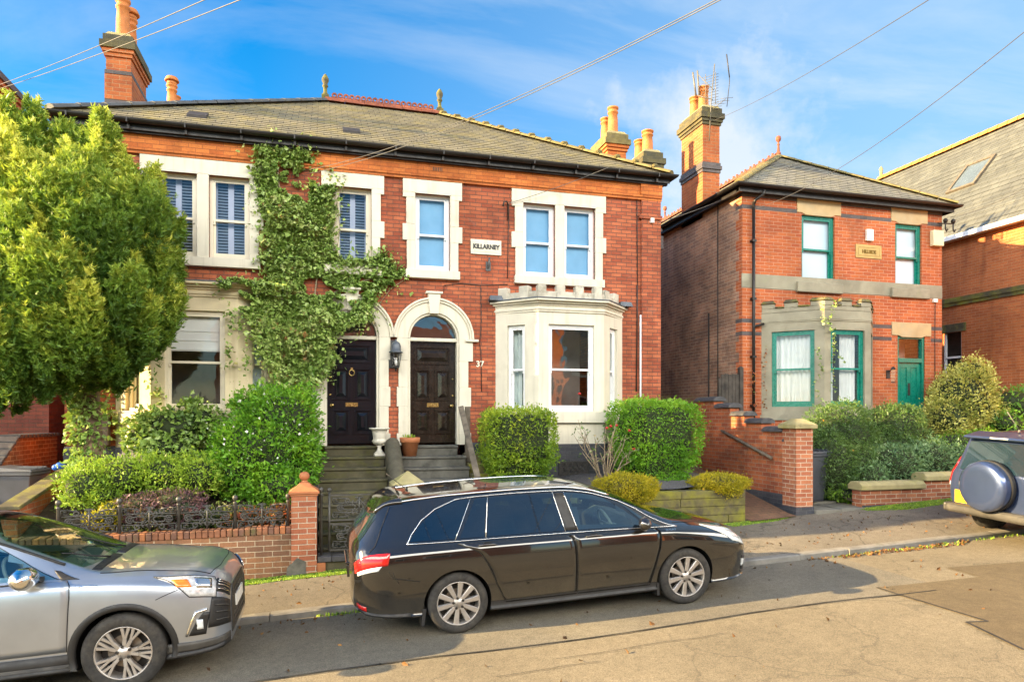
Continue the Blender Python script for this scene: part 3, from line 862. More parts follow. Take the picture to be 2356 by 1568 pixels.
# ---------------------------------------------------------------- the semi-detached pair
YF = 13.4
XL, XR, XM = -4.29, 7.0, 1.30
ZT = 1.82                      # door threshold
ZE = 7.53                      # eave
YB = 22.0
house = thing('semi_detached_house', 'large red brick pair of houses with cream window surrounds under one mossy hipped roof', 'house', ((XL+XR)/2, YF, ZT-.7))
F = Wall(0, YF)                # s == x
def mir(x): return 2*XM - x
WIN = [(1.72, 2.41, 5.25, 6.76), (3.92, 4.61, 5.25, 6.76), (4.81, 5.50, 5.25, 6.76)]
WIN35 = [(mir(b), mir(a), c, d) for a, b, c, d in WIN]
DOORS = [(1.57, 2.60), (mir(2.60), mir(1.57))]
BAYX = (3.345, 6.13)
ops = WIN + WIN35 + [(a, b, .6, 4.46) for a, b in DOORS] + [(BAYX[0]+.15, BAYX[1]-.15, 1.0, 4.55), (mir(BAYX[1])+.15, mir(BAYX[0])-.15, 1.0, 4.55)]
wb = MB()
wall_cells(wb, F, XL, XR, 1.86, 7.02, [o for o in ops], .16, 0)
wb.box(XL, XL+.001, YF, YB, .3, ZE-.02, 0); wb.box(XR-.001, XR, YF+.001, YB, .3, ZE-.02, 0)
wb.box(XL, XR, YB-.002, YB, .3, ZE-.02, 0)
# pilaster on the right corner and narrow one on the left
wb.box(6.56, XR+.012, YF-.045, YF+.02, 1.9, 7.02, 0); wb.box(XL-.012, XL+.42, YF-.045, YF+.02, 1.9, 7.02, 0)
wb.box(6.50, XR+.03, YF-.075, YF+.02, 6.62, 6.70, 0)
wall = wb.build('wall', M_brick, house)
fb = MB()
fb.box(XL-.012, XR+.012, YF-.035, YF+.05, 7.115, ZE-.10, 0)
fb.box(XL-.03, XR+.03, YF-.075, YF+.05, 7.075, 7.115, 0); fb.box(XL-.03, XR+.03, YF-.055, YF+.05, 7.02, 7.075, 0)
fb.box(6.53, XR+.03, YF-.085, YF-.035, 7.116, ZE-.101, 0)
fb.build('frieze', M_frieze, house)
for (a, b) in ((XL-.03, mir(BAYX[1])-.0), (mir(BAYX[0]), DOORS[1][0]-.17), (DOORS[0][1]+.17, BAYX[0]), (BAYX[1], XR+.03)):
    pl = MB(); pl.box(a, b, YF-.05, YF+.05, .2, 1.80, 0); pl.add([(a, YF-.05, 1.80), (b, YF-.05, 1.80), (b, YF, 1.86), (a, YF, 1.86)], [(0,1,2,3)], 0)
    pl.build('plinth', M_blue, house)
vb = MB(); vb.box(2.05, 2.27, YF-.040, YF+.01, 7.2, 7.30)
for i in range(6): vb.box(2.065+i*.034, 2.083+i*.034, YF-.043, YF-.039, 7.215, 7.285, 1)
vb.build('air_brick', [M_frieze, M_dark], house)

# window surrounds with long-and-short quoins
def surround(parent, ops, mat, flip=False):
    s = MB(F); d0, d1 = -.045, .03
    z0, z1 = ops[0][2], ops[0][3]
    a, b = ops[0][0], ops[-1][1]
    s.box(a-.24, b+.24, d0, d1, z1-.0, 7.018)                     # head
    for x, sg in ((a, -1), (b, 1)):
        zz = z1; k = 0
        for h, w in ((.10, .24), (.52, .175), (.32, .245), (z1-z0-.94, .165)):
            s.box(x, x+sg*w, d0, d1, zz-h, zz); zz -= h
    for i in range(len(ops)-1): s.box(ops[i][1], ops[i+1][0], d0, d1, z0, z1)
    s.box(a-.19, b+.19, -.10, d1, z0-.165, z0-.002)                 # sill
    o = s.build('window_surround', mat, parent, bevel=.006)
    # slim drip moulding over each light
    h = MB(F)
    for (p, q, _, _) in ops: h.box(p-.015, q+.015, d0-.008, d0+.01, z1-.012, z1+.018)
    h.build('lintel_moulding', mat, o)
surround(house, WIN[:1], M_cream); surround(house, WIN[1:], M_cream)
surround(house, WIN35[:1], M_cream); surround(house, [WIN35[2], WIN35[1]], M_cream)
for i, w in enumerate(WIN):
    sash(house, F, w[0]+.0, w[1]-.0, w[2], w[3], 5.965, .075, M_white, M_glass, M_blindsky, 'blind', bw=.055, name='window')
for i, w in enumerate(WIN35):
    sash(house, F, w[0], w[1], w[2], w[3], 5.965, .075, M_ivory, M_glassold, None, 'shutter', bw=.055)

# name tablet
npb = MB(F); npb.box(2.83, 3.46, -.03, .02, 5.635, 5.93); npb.box(2.90, 3.39, -.036, -.03, 5.69, 5.88)
tab = npb.build('name_tablet', M_cream, house, bevel=.01)
text_mesh('lettering', 'KILLARNEY', .125, M_letters, lambda s, d, z: F(3.145+s, -.039+d, 5.785+z), tab, .003, bold=.006, xs=.86)
# house number
text_mesh('house_number', '37', .165, M_num, lambda s, d, z: F(3.02+s, -.012+d, 3.43+z), house, .006, bold=.004)

# ---- bays
def canted_bay(cx, sgn, mat, wmat, gmat, battle, back):
    """sgn=+1: as number 37; walls as three panels"""
    a0, b0 = cx-1.39, cx+1.39; p, q = .70, .66
    L = Wall(a0, YF, p-.0, -q); Fr = Wall(a0+p, YF-q); R = Wall(b0-p, YF-q, p, q)
    Lw = math.hypot(p, q); Fw = 2.78-2*p
    bay = MB()
    zs, zt = 2.48, 4.20
    cant_op = (.27, Lw-.30, zs, zt); fr_op = (.21, Fw-.21, zs, zt)
    cant_opR = (.30, Lw-.27, zs, zt)
    for W_, w_, o_ in ((L, Lw, cant_op), (Fr, Fw, fr_op), (R, Lw, cant_opR)):
        wall_cells(bay, W_, 0, w_, 1.84, 4.56, [o_], .15, 0)
    # projecting rounded architraves
    def band(z0, z1, o, m=0, oi=0.0):
        k = o*.41
        pts = [(a0-o*1.0, YF+.02), (a0+p-k, YF-q-o), (b0-p+k, YF-q-o), (b0+o*1.0, YF+.02)]
        bay.prism([(x, y) for x, y in pts], 'z', z0, z1, m)
    band(4.44, 4.48, .025); band(4.48, 4.52, .045); band(2.26, 2.477, .075)
    o = bay.build('bay_window', mat, house)
    cor = MB()
    def cb(z0, z1, o_, m=0):
        k = o_*.41
        cor.prism([(a0-o_, YF+.02), (a0+p-k, YF-q-o_), (b0-p+k, YF-q-o_), (b0+o_, YF+.02)], 'z', z0, z1, m)
    cb(4.56, 4.60, .03); cb(4.60, 4.64, .08); cb(4.64, 4.685, .14)
    cor.build('cornice', mat, o, bevel=.008)
    ro = MB(); k = .15*.41
    ro.prism([(a0-.15, YF+.0), (a0+p-k, YF-q-.15), (b0-p+k, YF-q-.15), (b0+.15, YF+.0)], 'z', 4.686, 4.705)
    if not battle:
        ro.add([(a0-.1, YF-.02, 4.706), (a0+p, YF-q-.1, 4.706), (b0-p, YF-q-.1, 4.706), (b0+.1, YF-.02, 4.706), (a0+.3, YF-.02, 4.84), (b0-.3, YF-.02, 4.84)],
               [(0,1,4), (1,2,5,4), (2,3,5)])
    else:
        ro.frus(a0-.17, a0+.12, YF-.18, YF-.02, 4.706, 4.80, .03); ro.frus(b0-.12, b0+.17, YF-.18, YF-.02, 4.706, 4.80, .03)
    ro.build('lead_roof', M_lead, o)
    bs = MB(); k = .05*.41
    bs.prism([(a0-.05, YF+.0), (a0+p-k, YF-q-.05), (b0-p+k, YF-q-.05), (b0+.05, YF+.0)], 'z', .6, 1.838)
    bs.build('bay_plinth', M_blue, o)
    if battle:
        bt = MB(); rr = random.Random(5)
        for W_, w_, n_ in ((L, Lw, 2), (Fr, Fw, 4), (R, Lw, 2)):
            st = w_/n_ if W_ is not Fr else w_/3.5
            bt.M = W_
            bt.box(.02, w_-.02, .06, .17, 4.705, 4.86)
            for i in range(n_ if W_ is not Fr else 4):
                s0 = i*st + (.02 if W_ is L else .0) + (0 if W_ is not R else .17)
                bt.box(max(.0, s0), min(w_, s0+st*.46), .035, .195, 4.708, 4.97+rr.uniform(-.015, .015))
            bt.M = None
        bt.build('battlement', M_battle, o, bevel=.02, seg=2)
    kw = dict(bw=.05)
    sash(o, L, cant_op[0], cant_op[1], zs, zt, 3.31, .06, wmat, gmat, back[0][0], back[0][1], **kw)
    sash(o, Fr, fr_op[0], fr_op[1], zs, zt, 3.31, .06, wmat, gmat, back[1][0], back[1][1], **kw)
    sash(o, R, cant_opR[0], cant_opR[1], zs, zt, 3.31, .06, wmat, gmat, back[2][0], back[2][1], **kw)
    return o, Fr
bay37, Fr37 = canted_bay(4.737, 1, M_cream, M_white, M_glassold, True, ((M_curtain, 'curtain_left'), (M_room, 'dark'), (M_curtain, 'curtain')))
bay35, Fr35 = canted_bay(mir(4.737), -1, M_creamold, M_ivory, M_glass, False, ((M_curtain, 'curtain'), (M_net, 'halfblind'), (M_blindwhite, 'blind')))
# cellar vent grille in the bay plinth
gv = MB(Fr37); gv.box(.42, 1.02, -.062, -.045, 1.12, 1.48, 1)
for i in range(5):
    for j in range(3):
        cx, cz = .48+i*.12, 1.18+j*.12
        pts = [(cx+.052*math.cos(t*math.pi/5), -.066, cz+.052*math.sin(t*math.pi/5)) for t in range(11)]
        gv.tube(pts, .008, 5, 0); gv.tube([(cx-.06, -.066, cz), (cx+.06, -.066, cz)], .005, 4, 0)
for z in (1.12, 1.48): gv.box(.40, 1.04, -.075, -.055, z-.02, z+.02, 0)
for s in (.42, 1.02): gv.box(s-.02, s+.02, -.075, -.055, 1.14, 1.46, 0)
gv.build('cellar_grille', [M_black, M_dark], house)

# ---- arched door surrounds, doors, fanlights
def door(xa, xb, mat, hinge, fan_text):
    cx = (xa+xb)/2; R = (xb-xa)/2-.055; zsp = 3.915
    s = MB(F); d0, d1 = -.05, .02
    Ro = .80
    N = 28
    # arch ring
    pin = [(cx+R*math.cos(math.pi*i/N), zsp+R*math.sin(math.pi*i/N)) for i in range(N+1)]
    def ring(ri, ro, da, db, m=0, z=zsp):
        vs, fs = [], []
        for i in range(N+1):
            t = math.pi*i/N; c, q = math.cos(t), math.sin(t)
            vs += [(cx+ri*c, da, z+ri*q), (cx+ro*c, da, z+ro*q), (cx+ro*c, db, z+ro*q), (cx+ri*c, db, z+ri*q)]
        for i in range(N):
            for k in range(4):
                k2 = (k+1) % 4
                fs.append((i*4+k, i*4+k2, (i+1)*4+k2, (i+1)*4+k))
        s.add(vs, fs, m)
    ring(R, R+.045, -.02, .16); ring(R+.045, Ro-.085, d0, .05); ring(Ro-.085, Ro-.04, d0-.03, .03); ring(Ro-.04, Ro, d0-.055, .03)
    # jambs with long-and-short blocks
    for sg, edge in ((-1, cx-R), (1, cx+R)):
        s.box(edge, edge+sg*.045, -.02, .16, ZT, zsp-.001)
        z = zsp; k = 0
        inner = (sg == -1 and cx > XM) or (sg == 1 and cx < XM)
        for h, w in ((.44, .30), (.52, .20), (.38, .26), (.52, .20), (.235, .26)):
            ww = min(w, .235) if inner else w
            s.box(edge+sg*.045, edge+sg*(.045+ww*.93), d0, .05, z-h, z); z -= h
        if not inner: s.box(cx+sg*(Ro-.17), cx+sg*(Ro+.09), d0-.055, .03, zsp-.05, zsp-.001)
    s.box(cx-R, cx+R, -.0, .10, zsp-.055, zsp+.012)                                          # transom
    # keystone
    kb_ = [(cx-.085, zsp+R+.02), (cx+.085, zsp+R+.02), (cx+.125, zsp+Ro+.07), (cx-.125, zsp+Ro+.07)]
    s.prism(kb_, 'y', -.11, .02); s.box(cx-.165, cx+.165, -.135, .02, zsp+Ro+.07, zsp+Ro+.115)
    so = s.build('door_surround', M_cream if hinge == 'R' else M_cream, house, bevel=.006)
    # fan light
    g = MB(F); g.prism([(cx+(R+.01)*math.cos(math.pi*i/N), zsp+(R+.01)*math.sin(math.pi*i/N)) for i in range(N+1)], 'y', .10, .108)
    fo = g.build('fanlight', M_glassold, so)
    if fan_text:
        text_mesh('fanlight_number', fan_text, .27, M_letters, lambda a, d, z: F(cx+.02+a, .095+d, zsp+.17+z), so, .002, bold=.004)
    bk = MB(F); bk.box(cx-R-.1, cx+R+.1, .9, .95, ZT, zsp+R+.1); bk.build('hallway', M_room, so)
    # leaf
    w = R-.012; x0, x1 = cx-w, cx+w; z0, z1 = ZT+.03, zsp-.06; D = .11
    d = MB(F)
    d.box(x0, x1, D+.012, D+.05, z0, z1)
    st = .095
    pan = [(x0+st, x1-st, z1-.09-.34, z1-.09), (x0+st, cx-.052, z0+.86, z1-.09-.34-.12), (cx+.052, x1-st, z0+.86, z1-.09-.34-.12),
           (x0+st, cx-.052, z0+.20, z0+.66), (cx+.052, x1-st, z0+.20, z0+.66)]
    wall_cells(d, F, x0, x1, z0, z1, pan, .012, 0, D)
    for a, b, c, e in pan:
        # bolection moulding and raised-and-fielded panel
        for (o0, o1, h) in ((-.014, .022, -.022), (.022, .036, -.008)):
            d.box(a+o0, b-o0, D+h, D+.012, c+o0, c+o1); d.box(a+o0, b-o0, D+h, D+.012, e-o1, e-o0)
            d.box(a+o0, a+o1, D+h, D+.012, c+o1, e-o1); d.box(b-o1, b-o0, D+h, D+.012, c+o1, e-o1)
        i0 = .05; i1 = .125 if (b-a) > .3 and (e-c) > .3 else .10
        i1 = min(i1, (b-a)/2-.03, (e-c)/2-.03)
        A = [(a+i0, D+.012, c+i0), (b-i0, D+.012, c+i0), (b-i0, D+.012, e-i0), (a+i0, D+.012, e-i0)]
        B = [(a+i1, D-.026, c+i1), (b-i1, D-.026, c+i1), (b-i1, D-.026, e-i1), (a+i1, D-.026, e-i1)]
        d.add(A+B, [(0,1,5,4), (1,2,6,5), (2,3,7,6), (3,0,4,7), (4,5,6,7)], 0)
    d.box(x0+.01, x1-.01, D-.03, D+.01, z0+.015, z0+.09)
    do = d.build('door', mat, house, bevel=.003)
    lb = MB(F); lb.box(cx-.115, cx+.115, D-.012, D, z0+.72, z0+.80); lb.box(cx-.085, cx+.085, D-.016, D-.012, z0+.738, z0+.782)
    lb.build('letterbox', M_brass, do, bevel=.003)
    kx = x0+.05 if hinge == 'R' else x1-.05
    kn = MB(F); kn.M = None
    kn.lathe([(.03, 0), (.03, -.012), (.014, -.02), (.014, -.04), (.034, -.055), (.038, -.072), (.026, -.088), (.001, -.092)], F(kx+.0 + (.03 if hinge == 'R' else -.03), D, z0+.745), 14, 0, 'y')
    kn.build('knob', M_brass, do)
    lk = MB(); 
    for zz in (z0+.95, z0+1.28):
        lk.lathe([(.02, 0), (.02, -.012), (.012, -.018), (.001, -.02)], F(kx, D, zz), 12, 0, 'y')
    lk.build('lock', M_brass, do)
    if hinge == 'R':
        kk = MB(F)
        kk.tube([(cx+.05*math.sin(t*.628), D-.03, z0+1.37+.055*math.cos(t*.628)) for t in range(11)], .009, 6)
        kk.box(cx-.02, cx+.02, D-.03, D, z0+1.42, z0+1.47); kk.build('knocker', M_brass, do)
    return do
door37 = door(DOORS[0][0], DOORS[0][1], M_doorbrown, 'L', None)
door35 = door(DOORS[1][0], DOORS[1][1], M_doorblack, 'R', '35')
bl = MB(F); bl.lathe([(.04, 0), (.04, -.008), (.018, -.012), (.001, -.016)], F(2.755, -.05, 2.95), 4, 0, 'y'); bl.build('doorbell', M_wire, house)

# wall lantern between the doors
ln = thing('wall_lantern', 'black coach lantern with glass sides on the brick strip between the two front doors', 'lantern', F(XM, -.05, 3.3))
m = MB(F); m.box(XM-.10, XM+.10, -.03, .0, 3.32, 3.86); lb_ = m.build('back_plate', M_black, ln)
m = MB(F)
c0 = F(XM+.03, -.17, 0)
m.M = None
m.lathe([(.13, 3.60), (.135, 3.615), (.10, 3.64), (.095, 3.74), (.07, 3.80), (.02, 3.83), (.015, 3.86)], (c0[0], c0[1], 0), 16)
m.build('lantern_hood', M_lead, ln)
m = MB()
for k in range(6):
    t = math.pi*2*k/6
    m.tube([(c0[0]+.105*math.cos(t), c0[1]+.105*math.sin(t), 3.60), (c0[0]+.06*math.cos(t), c0[1]+.06*math.sin(t), 3.33)], .008, 5)
m.lathe([(.07, 3.32), (.07, 3.345), (.03, 3.31), (.012, 3.26), (.001, 3.24)], (c0[0], c0[1], 0), 12)
m.lathe([(.112, 3.585), (.112, 3.60), (.10, 3.60)], (c0[0], c0[1], 0), 12)
m.build('lantern_frame', M_black, ln)
m = MB(); m.lathe([(.06, 3.345), (.10, 3.59)], (c0[0], c0[1], 0), 6, smooth=False, caps=False); m.build('lantern_glass', M_glass, ln)
m = MB(); m.lathe([(.03, 3.36), (.03, 3.44), (.015, 3.47)], (c0[0], c0[1], 0), 10); m.build('bulb', M_whiteplastic, ln)

# ---- roof
OV = .21
eL, eR, eF, eB = XL-OV, XR+OV, YF-OV, YB+OV
yr, zr = 17.62, 7.86
zr = 7.86 + CZ*0 + 2.36 - 0.0
ZR = 10.21
rx0, rx1 = .03, 2.90
ZEr = 7.545
roof = MB()
hip_rows(roof, [(eL, eF, ZEr), (eR, eF, ZEr), (rx1, yr, ZR), (rx0, yr, ZR)], .215)
hip_rows(roof, [(eR, eF, ZEr), (eR, eB, ZEr), (rx1, yr, ZR), (rx1, yr, ZR)], .215)
hip_rows(roof, [(eR, eB, ZEr), (eL, eB, ZEr), (rx0, yr, ZR), (rx1, yr, ZR)], .215)
hip_rows(roof, [(eL, eB, ZEr), (eL, eF, ZEr), (rx0, yr, ZR), (rx0, yr, ZR)], .215)
roofo = roof.build('roof', M_slate, house)
so = MB(); so.box(eL+.06, eR-.06, eF+.08, eB-.08, ZEr-.045, ZEr-.02); so.box(eL+.07, eR-.07, eF+.10, YF-.03, ZEr-.19, ZEr-.046)
so.box(eL+.04, eR-.04, eF+.05, eF+.075, ZEr-.16, ZEr-.01)
so.build('fascia', M_gutter, house)
gm = MB(); gutter_run(gm, [(eL-.02, eB), (eL-.03, eF-.03), (eR+.03, eF-.03), (eR+.02, eB)], ZEr-.005, .07)
gut = gm.build('gutter', M_gutter, house)
x = eL+.3
while x < eR: 
    br = MB(); br.box(x-.012, x+.012, eF-.106, eF+.05, ZEr-.088, ZEr-.006); br.box(x-.02, x+.02, eF+.0, eF+.05, ZEr-.17, ZEr-.088); x += .92
    br.build('gutter_bracket', M_gutter, gut)
h1 = MB(); ridge_line(h1, (eR-.02, eF+.02, ZEr+.03), (rx1, yr, ZR+.02), .125, .42); ridge_line(h1, (eR, eB, ZEr+.03), (rx1, yr, ZR+.02), .125, .42)
for i in range(14):
    t = (i+.9)/14.2; p = Vector((eR, eF, ZEr+.05)).lerp(Vector((rx1, yr, ZR+.05)), t)
    h1.tube([p+Vector((-.10,-.10,.02)), p+Vector((.06,.06,.10)), p+Vector((.12,.12,.03))], .035, 5)
h1.build('hip_tiles', M_mossridge, roofo)
h2 = MB(); ridge_line(h2, (eL+.02, eF+.02, ZEr+.03), (rx0, yr, ZR+.02), .14, .46); ridge_line(h2, (eL, eB, ZEr+.03), (rx0, yr, ZR+.02), .14, .46)
h2.build('hip_tiles', M_dkridge, roofo)
# pierced terracotta cresting
cr_ = MB()
ridge_line(cr_, (rx0, yr, ZR), (rx1, yr, ZR), .13, .45, 0, .008, 1.0)
nx = 18
for i in range(nx):
    a = rx0+.15+(rx1-rx0-.3)*i/nx; w = (rx1-rx0-.3)/nx*.98; cx = a+w/2; z0 = ZR+.12; 
    ro_, ri = w*.5, w*.22
    zc = z0+w*.48
    out = [(cx+ro_*1.02*math.cos(math.pi/8+math.pi/4*k), zc+ro_*1.02*math.sin(math.pi/8+math.pi/4*k)) for k in range(8)]
    inn = [(cx+ri*math.cos(math.pi/8+math.pi/4*k), zc+ri*math.sin(math.pi/8+math.pi/4*k)) for k in range(8)]
    vs = [(x, yr-.02, z) for x, z in out]+[(x, yr-.02, z) for x, z in inn]+[(x, yr+.02, z) for x, z in out]+[(x, yr+.02, z) for x, z in inn]
    fs = []
    for k in range(8):
        k2 = (k+1) % 8
        fs += [(k, k2, 8+k2, 8+k), (16+k2, 16+k, 24+k, 24+k2), (k2, k, 16+k, 16+k2), (8+k, 8+k2, 24+k2, 24+k)]
    cr_.add(vs, fs, 0)
    cr_.box(a, a+w, yr-.02, yr+.02, z0-.04, z0+.02)
cr_.build('ridge_cresting', M_ridge, roofo)
for x in (rx0, rx1):
    fi = MB(); fi.box(x-.09, x+.09, yr-.09, yr+.09, ZR-.05, ZR+.16)
    fi.lathe([(.075, 0), (.06, .06), (.045, .08), (.045, .20), (.07, .22), (.07, .25), (.05, .28), (.085, .36), (.085, .42), (.05, .49), (.02, .53), (.001, .54)], (x, yr, ZR+.16), 12)
    fi.build('finial', M_stonegreen, roofo)
# slate vents
for (u, v) in ((452, 272), (809, 308)):
    # point on front slope
    dx, dy, dz = ray(u, v); sl = (ZR-ZEr)/(yr-eF)
    s_ = (ZEr - CZ - sl*eF)/(dz - sl*dy)
    p = Vector((dx*s_, dy*s_, CZ+dz*s_))
    sv = MB(); sv.prism([(p.y-.02, p.z+.0), (p.y+.0, p.z+.065), (p.y+.28, p.z+.24), (p.y+.28, p.z+.10)], 'x', p.x-.17, p.x+.17)
    sv.build('roof_vent', M_cable, roofo)
# chimneys
chimney(house, -4.12, -3.68, 15.0, 16.2, 7.2, 9.86, [(-3.90, 15.32), (-3.90, 15.85)], [(8.52, .07, .02), (9.10, .07, .02)], pot_h=.86, hood=(0, 1))
cs = MB()
for (x0, x1, y0, y1) in ((-4.14, -3.66, 14.98, 16.22),):
    for z in (8.60, ): 
        for sx in (x0, x1-.10): cs.box(sx, sx+.10, y0, y1, z, z+.49)
        for sy in (y0, y1-.10): cs.box(x0+.002, x1-.002, sy+.002, sy+.098, z+.001, z+.489)
cs.build('chimney_quoin', M_chim, house)
chimney(house, 6.70, 7.19, 15.5, 16.45, 6.0, 9.33, [(6.95, 15.75), (6.95, 16.2)], (), mats=[M_frieze, M_bluecap, M_mossridge, M_stone], pot_h=.72)
chimney(house, 7.02, 7.42, 14.15, 15.1, 1.0, 8.40, [(7.22, 14.4), (7.22, 14.8)], [(6.6, .07, .03), (6.2, .3, .05)], capstyle=1, pot_h=.55)
chimney(house, -4.15, -3.65, 19.6, 20.6, 7.4, 10.4, [(-3.9, 19.9), (-3.9, 20.35)], (), pot_h=.75, hood=(0,))
# soil pipe / cables / fittings on the front
dp = MB(); dp.tube([F(6.53, -.05, 4.55), F(6.53, -.05, 1.9)], .02, 8); dp.build('white_pipe', M_white, house)
cbm = MB()
def wallcable(pts, r=.009): cbm.tube([tuple(at(u, v, YF-.015)) for u, v in pts], r, 5)
wallcable([(1465, 432), (1466, 520), (1467, 655)]); wallcable([(1466, 655), (1466, 720), (1464, 900)], .014)
wallcable([(1168, 640), (1169, 560), (1170, 500)]); wallcable([(1108, 900), (1107, 820), (1104, 790), (1106, 762), (1107, 735), (1106, 656), (1168, 654)], .008)
wallcable([(1106, 656), (1060, 652), (1022, 656), (1021, 672)], .007)
cbm.build('cable', M_cable, house)
hk = MB(); hk.tube([tuple(at(1169, 505, YF-.015)), tuple(at(1169, 470, YF-.02)), tuple(at(1166, 463, YF-.06)), tuple(at(1160, 464, YF-.10)), tuple(at(1157, 474, YF-.10))], .018, 6); hk.build('cable_hook', M_cable, house)
bkk = MB(); p = at(1123, 612, YF); bkk.box(p.x-.05, p.x+.05, YF-.02, YF, p.z-.10, p.z+.08); bkk.tube([(p.x-.01, YF-.06, p.z-.05), (p.x+.015, YF-.06, p.z+.16)], .02, 6); bkk.build('wall_bracket', M_wire, house)
p = at(1499, 508, YF-.045); jb = MB(); jb.box(p.x-.04, p.x+.04, YF-.10, YF-.045, p.z-.05, p.z+.05); jb.build('junction_box', M_whiteplastic, house)
p = at(237, 980, YF); jb = MB(); jb.box(p.x-.12, p.x+.12, YF-.16, YF-.0, p.z-.33, p.z+.22); jb.build('meter_box', M_browngrey, house, bevel=.01)
M_paneblue = plain('skylight glass', (.10, .13, .16), .25, var=.1, spec=.3)
# ---------------------------------------------------------------- the detached house on the right
X2L, X2R = 9.05, 14.68
h2o = thing('detached_house', 'smaller detached orange brick house with green sash windows and a grey stone bay', 'house', ((X2L+X2R)/2, YF, 2.0))
W2 = [(10.62, 11.53, 5.50, 7.04), (13.27, 14.06, 5.50, 7.04)]
D2 = (13.34, 14.16, 2.0, 4.34)
wb = MB()
ops2 = W2 + [D2, (9.75, 12.35, 2.4, 4.4)]
wall_cells(wb, F, X2L, X2R, .3, 7.45, ops2, .13, 0)
wb.build('wall', M_brick2, h2o)
sw = MB()
sw.box(X2L, X2L+.002, YF+.115, YB+4, .3, 7.45); sw.box(X2R-.002, X2R, YF+.001, YB+4, .3, 7.45); sw.box(X2L, X2R, YB+3.99, YB+4, .3, 7.45)
sw.build('side_wall', M_sidebrick, h2o)
qn = MB(); qn.box(X2L-.004, X2L+.01, YF+.0, YF+.115, .3, 7.45)
for i in range(12):
    zz = 2.0+i*.46
    qn.box(X2L-.006, X2L+.01, YF+.116, YF+.235, zz, zz+.23)
qn.build('quoin', M_brick2, h2o)
for z in (7.33, 7.06, 4.50, 4.21):
    cut = [(10.49, 11.70), (13.14, 14.23)] if z > 7 else [(9.55, 12.61), (13.16, 14.34)]
    x = X2L-.010
    for a, b in cut + [(X2R+.004, None)]:
        if a > x:
            bd = MB(); bd.box(x, a, YF-.006, YF+.01, z, z+.085)
            if x < X2L: bd.box(X2L-.010, X2L+.008, YF+.01, YF+.24, z, z+.085)
            bd.build('brick_band', M_bluecap, h2o)
        x = b if b else a
st = MB(F)
st.box(X2L-.012, X2R+.004, -.012, .02, 5.28, 5.60)
so_ = st.build('stone_band', M_stone, h2o, bevel=.006)
for k, (a, b, c, d) in enumerate(W2):
    m = MB(F)
    a2, b2 = a-.13, b+.17
    m.prism([(a2, 7.08), (a-.0, 7.08), (a+.1, 7.035), (b-.1, 7.035), (b, 7.08), (b2, 7.08), (b2, 7.405), (a2, 7.405)], 'y', -.02, .05)
    m.build('lintel', M_lintel, h2o, bevel=.008)
    m = MB(F); m.box(a-.16, b+.18, -.085, .03, 5.245, 5.475); m.build('window_sill', M_stone, h2o, bevel=.012)
    sash(h2o, F, a, b, c, d, 6.26 if k == 0 else 6.24, .05, M_green, M_glass, M_blindwhite, 'blind', bw=.055)
m = MB(F); m.prism([(13.16, 4.34), (13.36, 4.34), (13.46, 4.30), (14.04, 4.30), (14.16, 4.34), (14.34, 4.34), (14.34, 4.66), (13.16, 4.66)], 'y', -.02, .05); m.build('lintel', M_lintel, h2o, bevel=.008)
# green door and its transom light
m = MB(F)
a, b = D2[0], D2[1]
m.box(a, a+.06, .03, .13, 2.0, 4.34); m.box(b-.06, b, .03, .13, 2.0, 4.34); m.box(a+.06, b-.06, .03, .13, 4.27, 4.34); m.box(a+.06, b-.06, .02, .13, 3.70, 3.80)
fr = m.build('door_frame', M_green, h2o)
m = MB(F); m.quad((a+.06, .09, 3.8), (b-.06, .09, 3.8), (b-.06, .09, 4.27), (a+.06, .09, 4.27)); m.build('transom_pane', M_glassold, fr)
m = MB(F); m.box(a, b, .6, .65, 2.0, 4.3); m.build('hallway', M_room, fr)
m = MB(F); z0, z1 = 2.05, 3.70; x0, x1 = a+.065, b-.065; cx = (x0+x1)/2
m.box(x0, x1, .095, .13, z0, z1)
pans = [(x0+.09, cx-.045, z0+.72, z1-.1), (cx+.045, x1-.09, z0+.72, z1-.1), (x0+.09, cx-.045, z0+.15, z0+.55), (cx+.045, x1-.09, z0+.15, z0+.55)]
wall_cells(m, F, x0, x1, z0, z1, pans, .012, 0, .08)
for p0, p1, p2, p3 in pans:
    m.box(p0, p0+.02, .074, .092, p2, p3); m.box(p1-.02, p1, .074, .092, p2, p3); m.box(p0+.02, p1-.02, .074, .092, p2, p2+.02); m.box(p0+.02, p1-.02, .074, .092, p3-.02, p3)
do = m.build('door', M_green, h2o)
m = MB(F); m.box(cx-.03, cx+.03, .066, .08, z0+.85, z0+1.15); m.build('letterbox', M_cable, do)
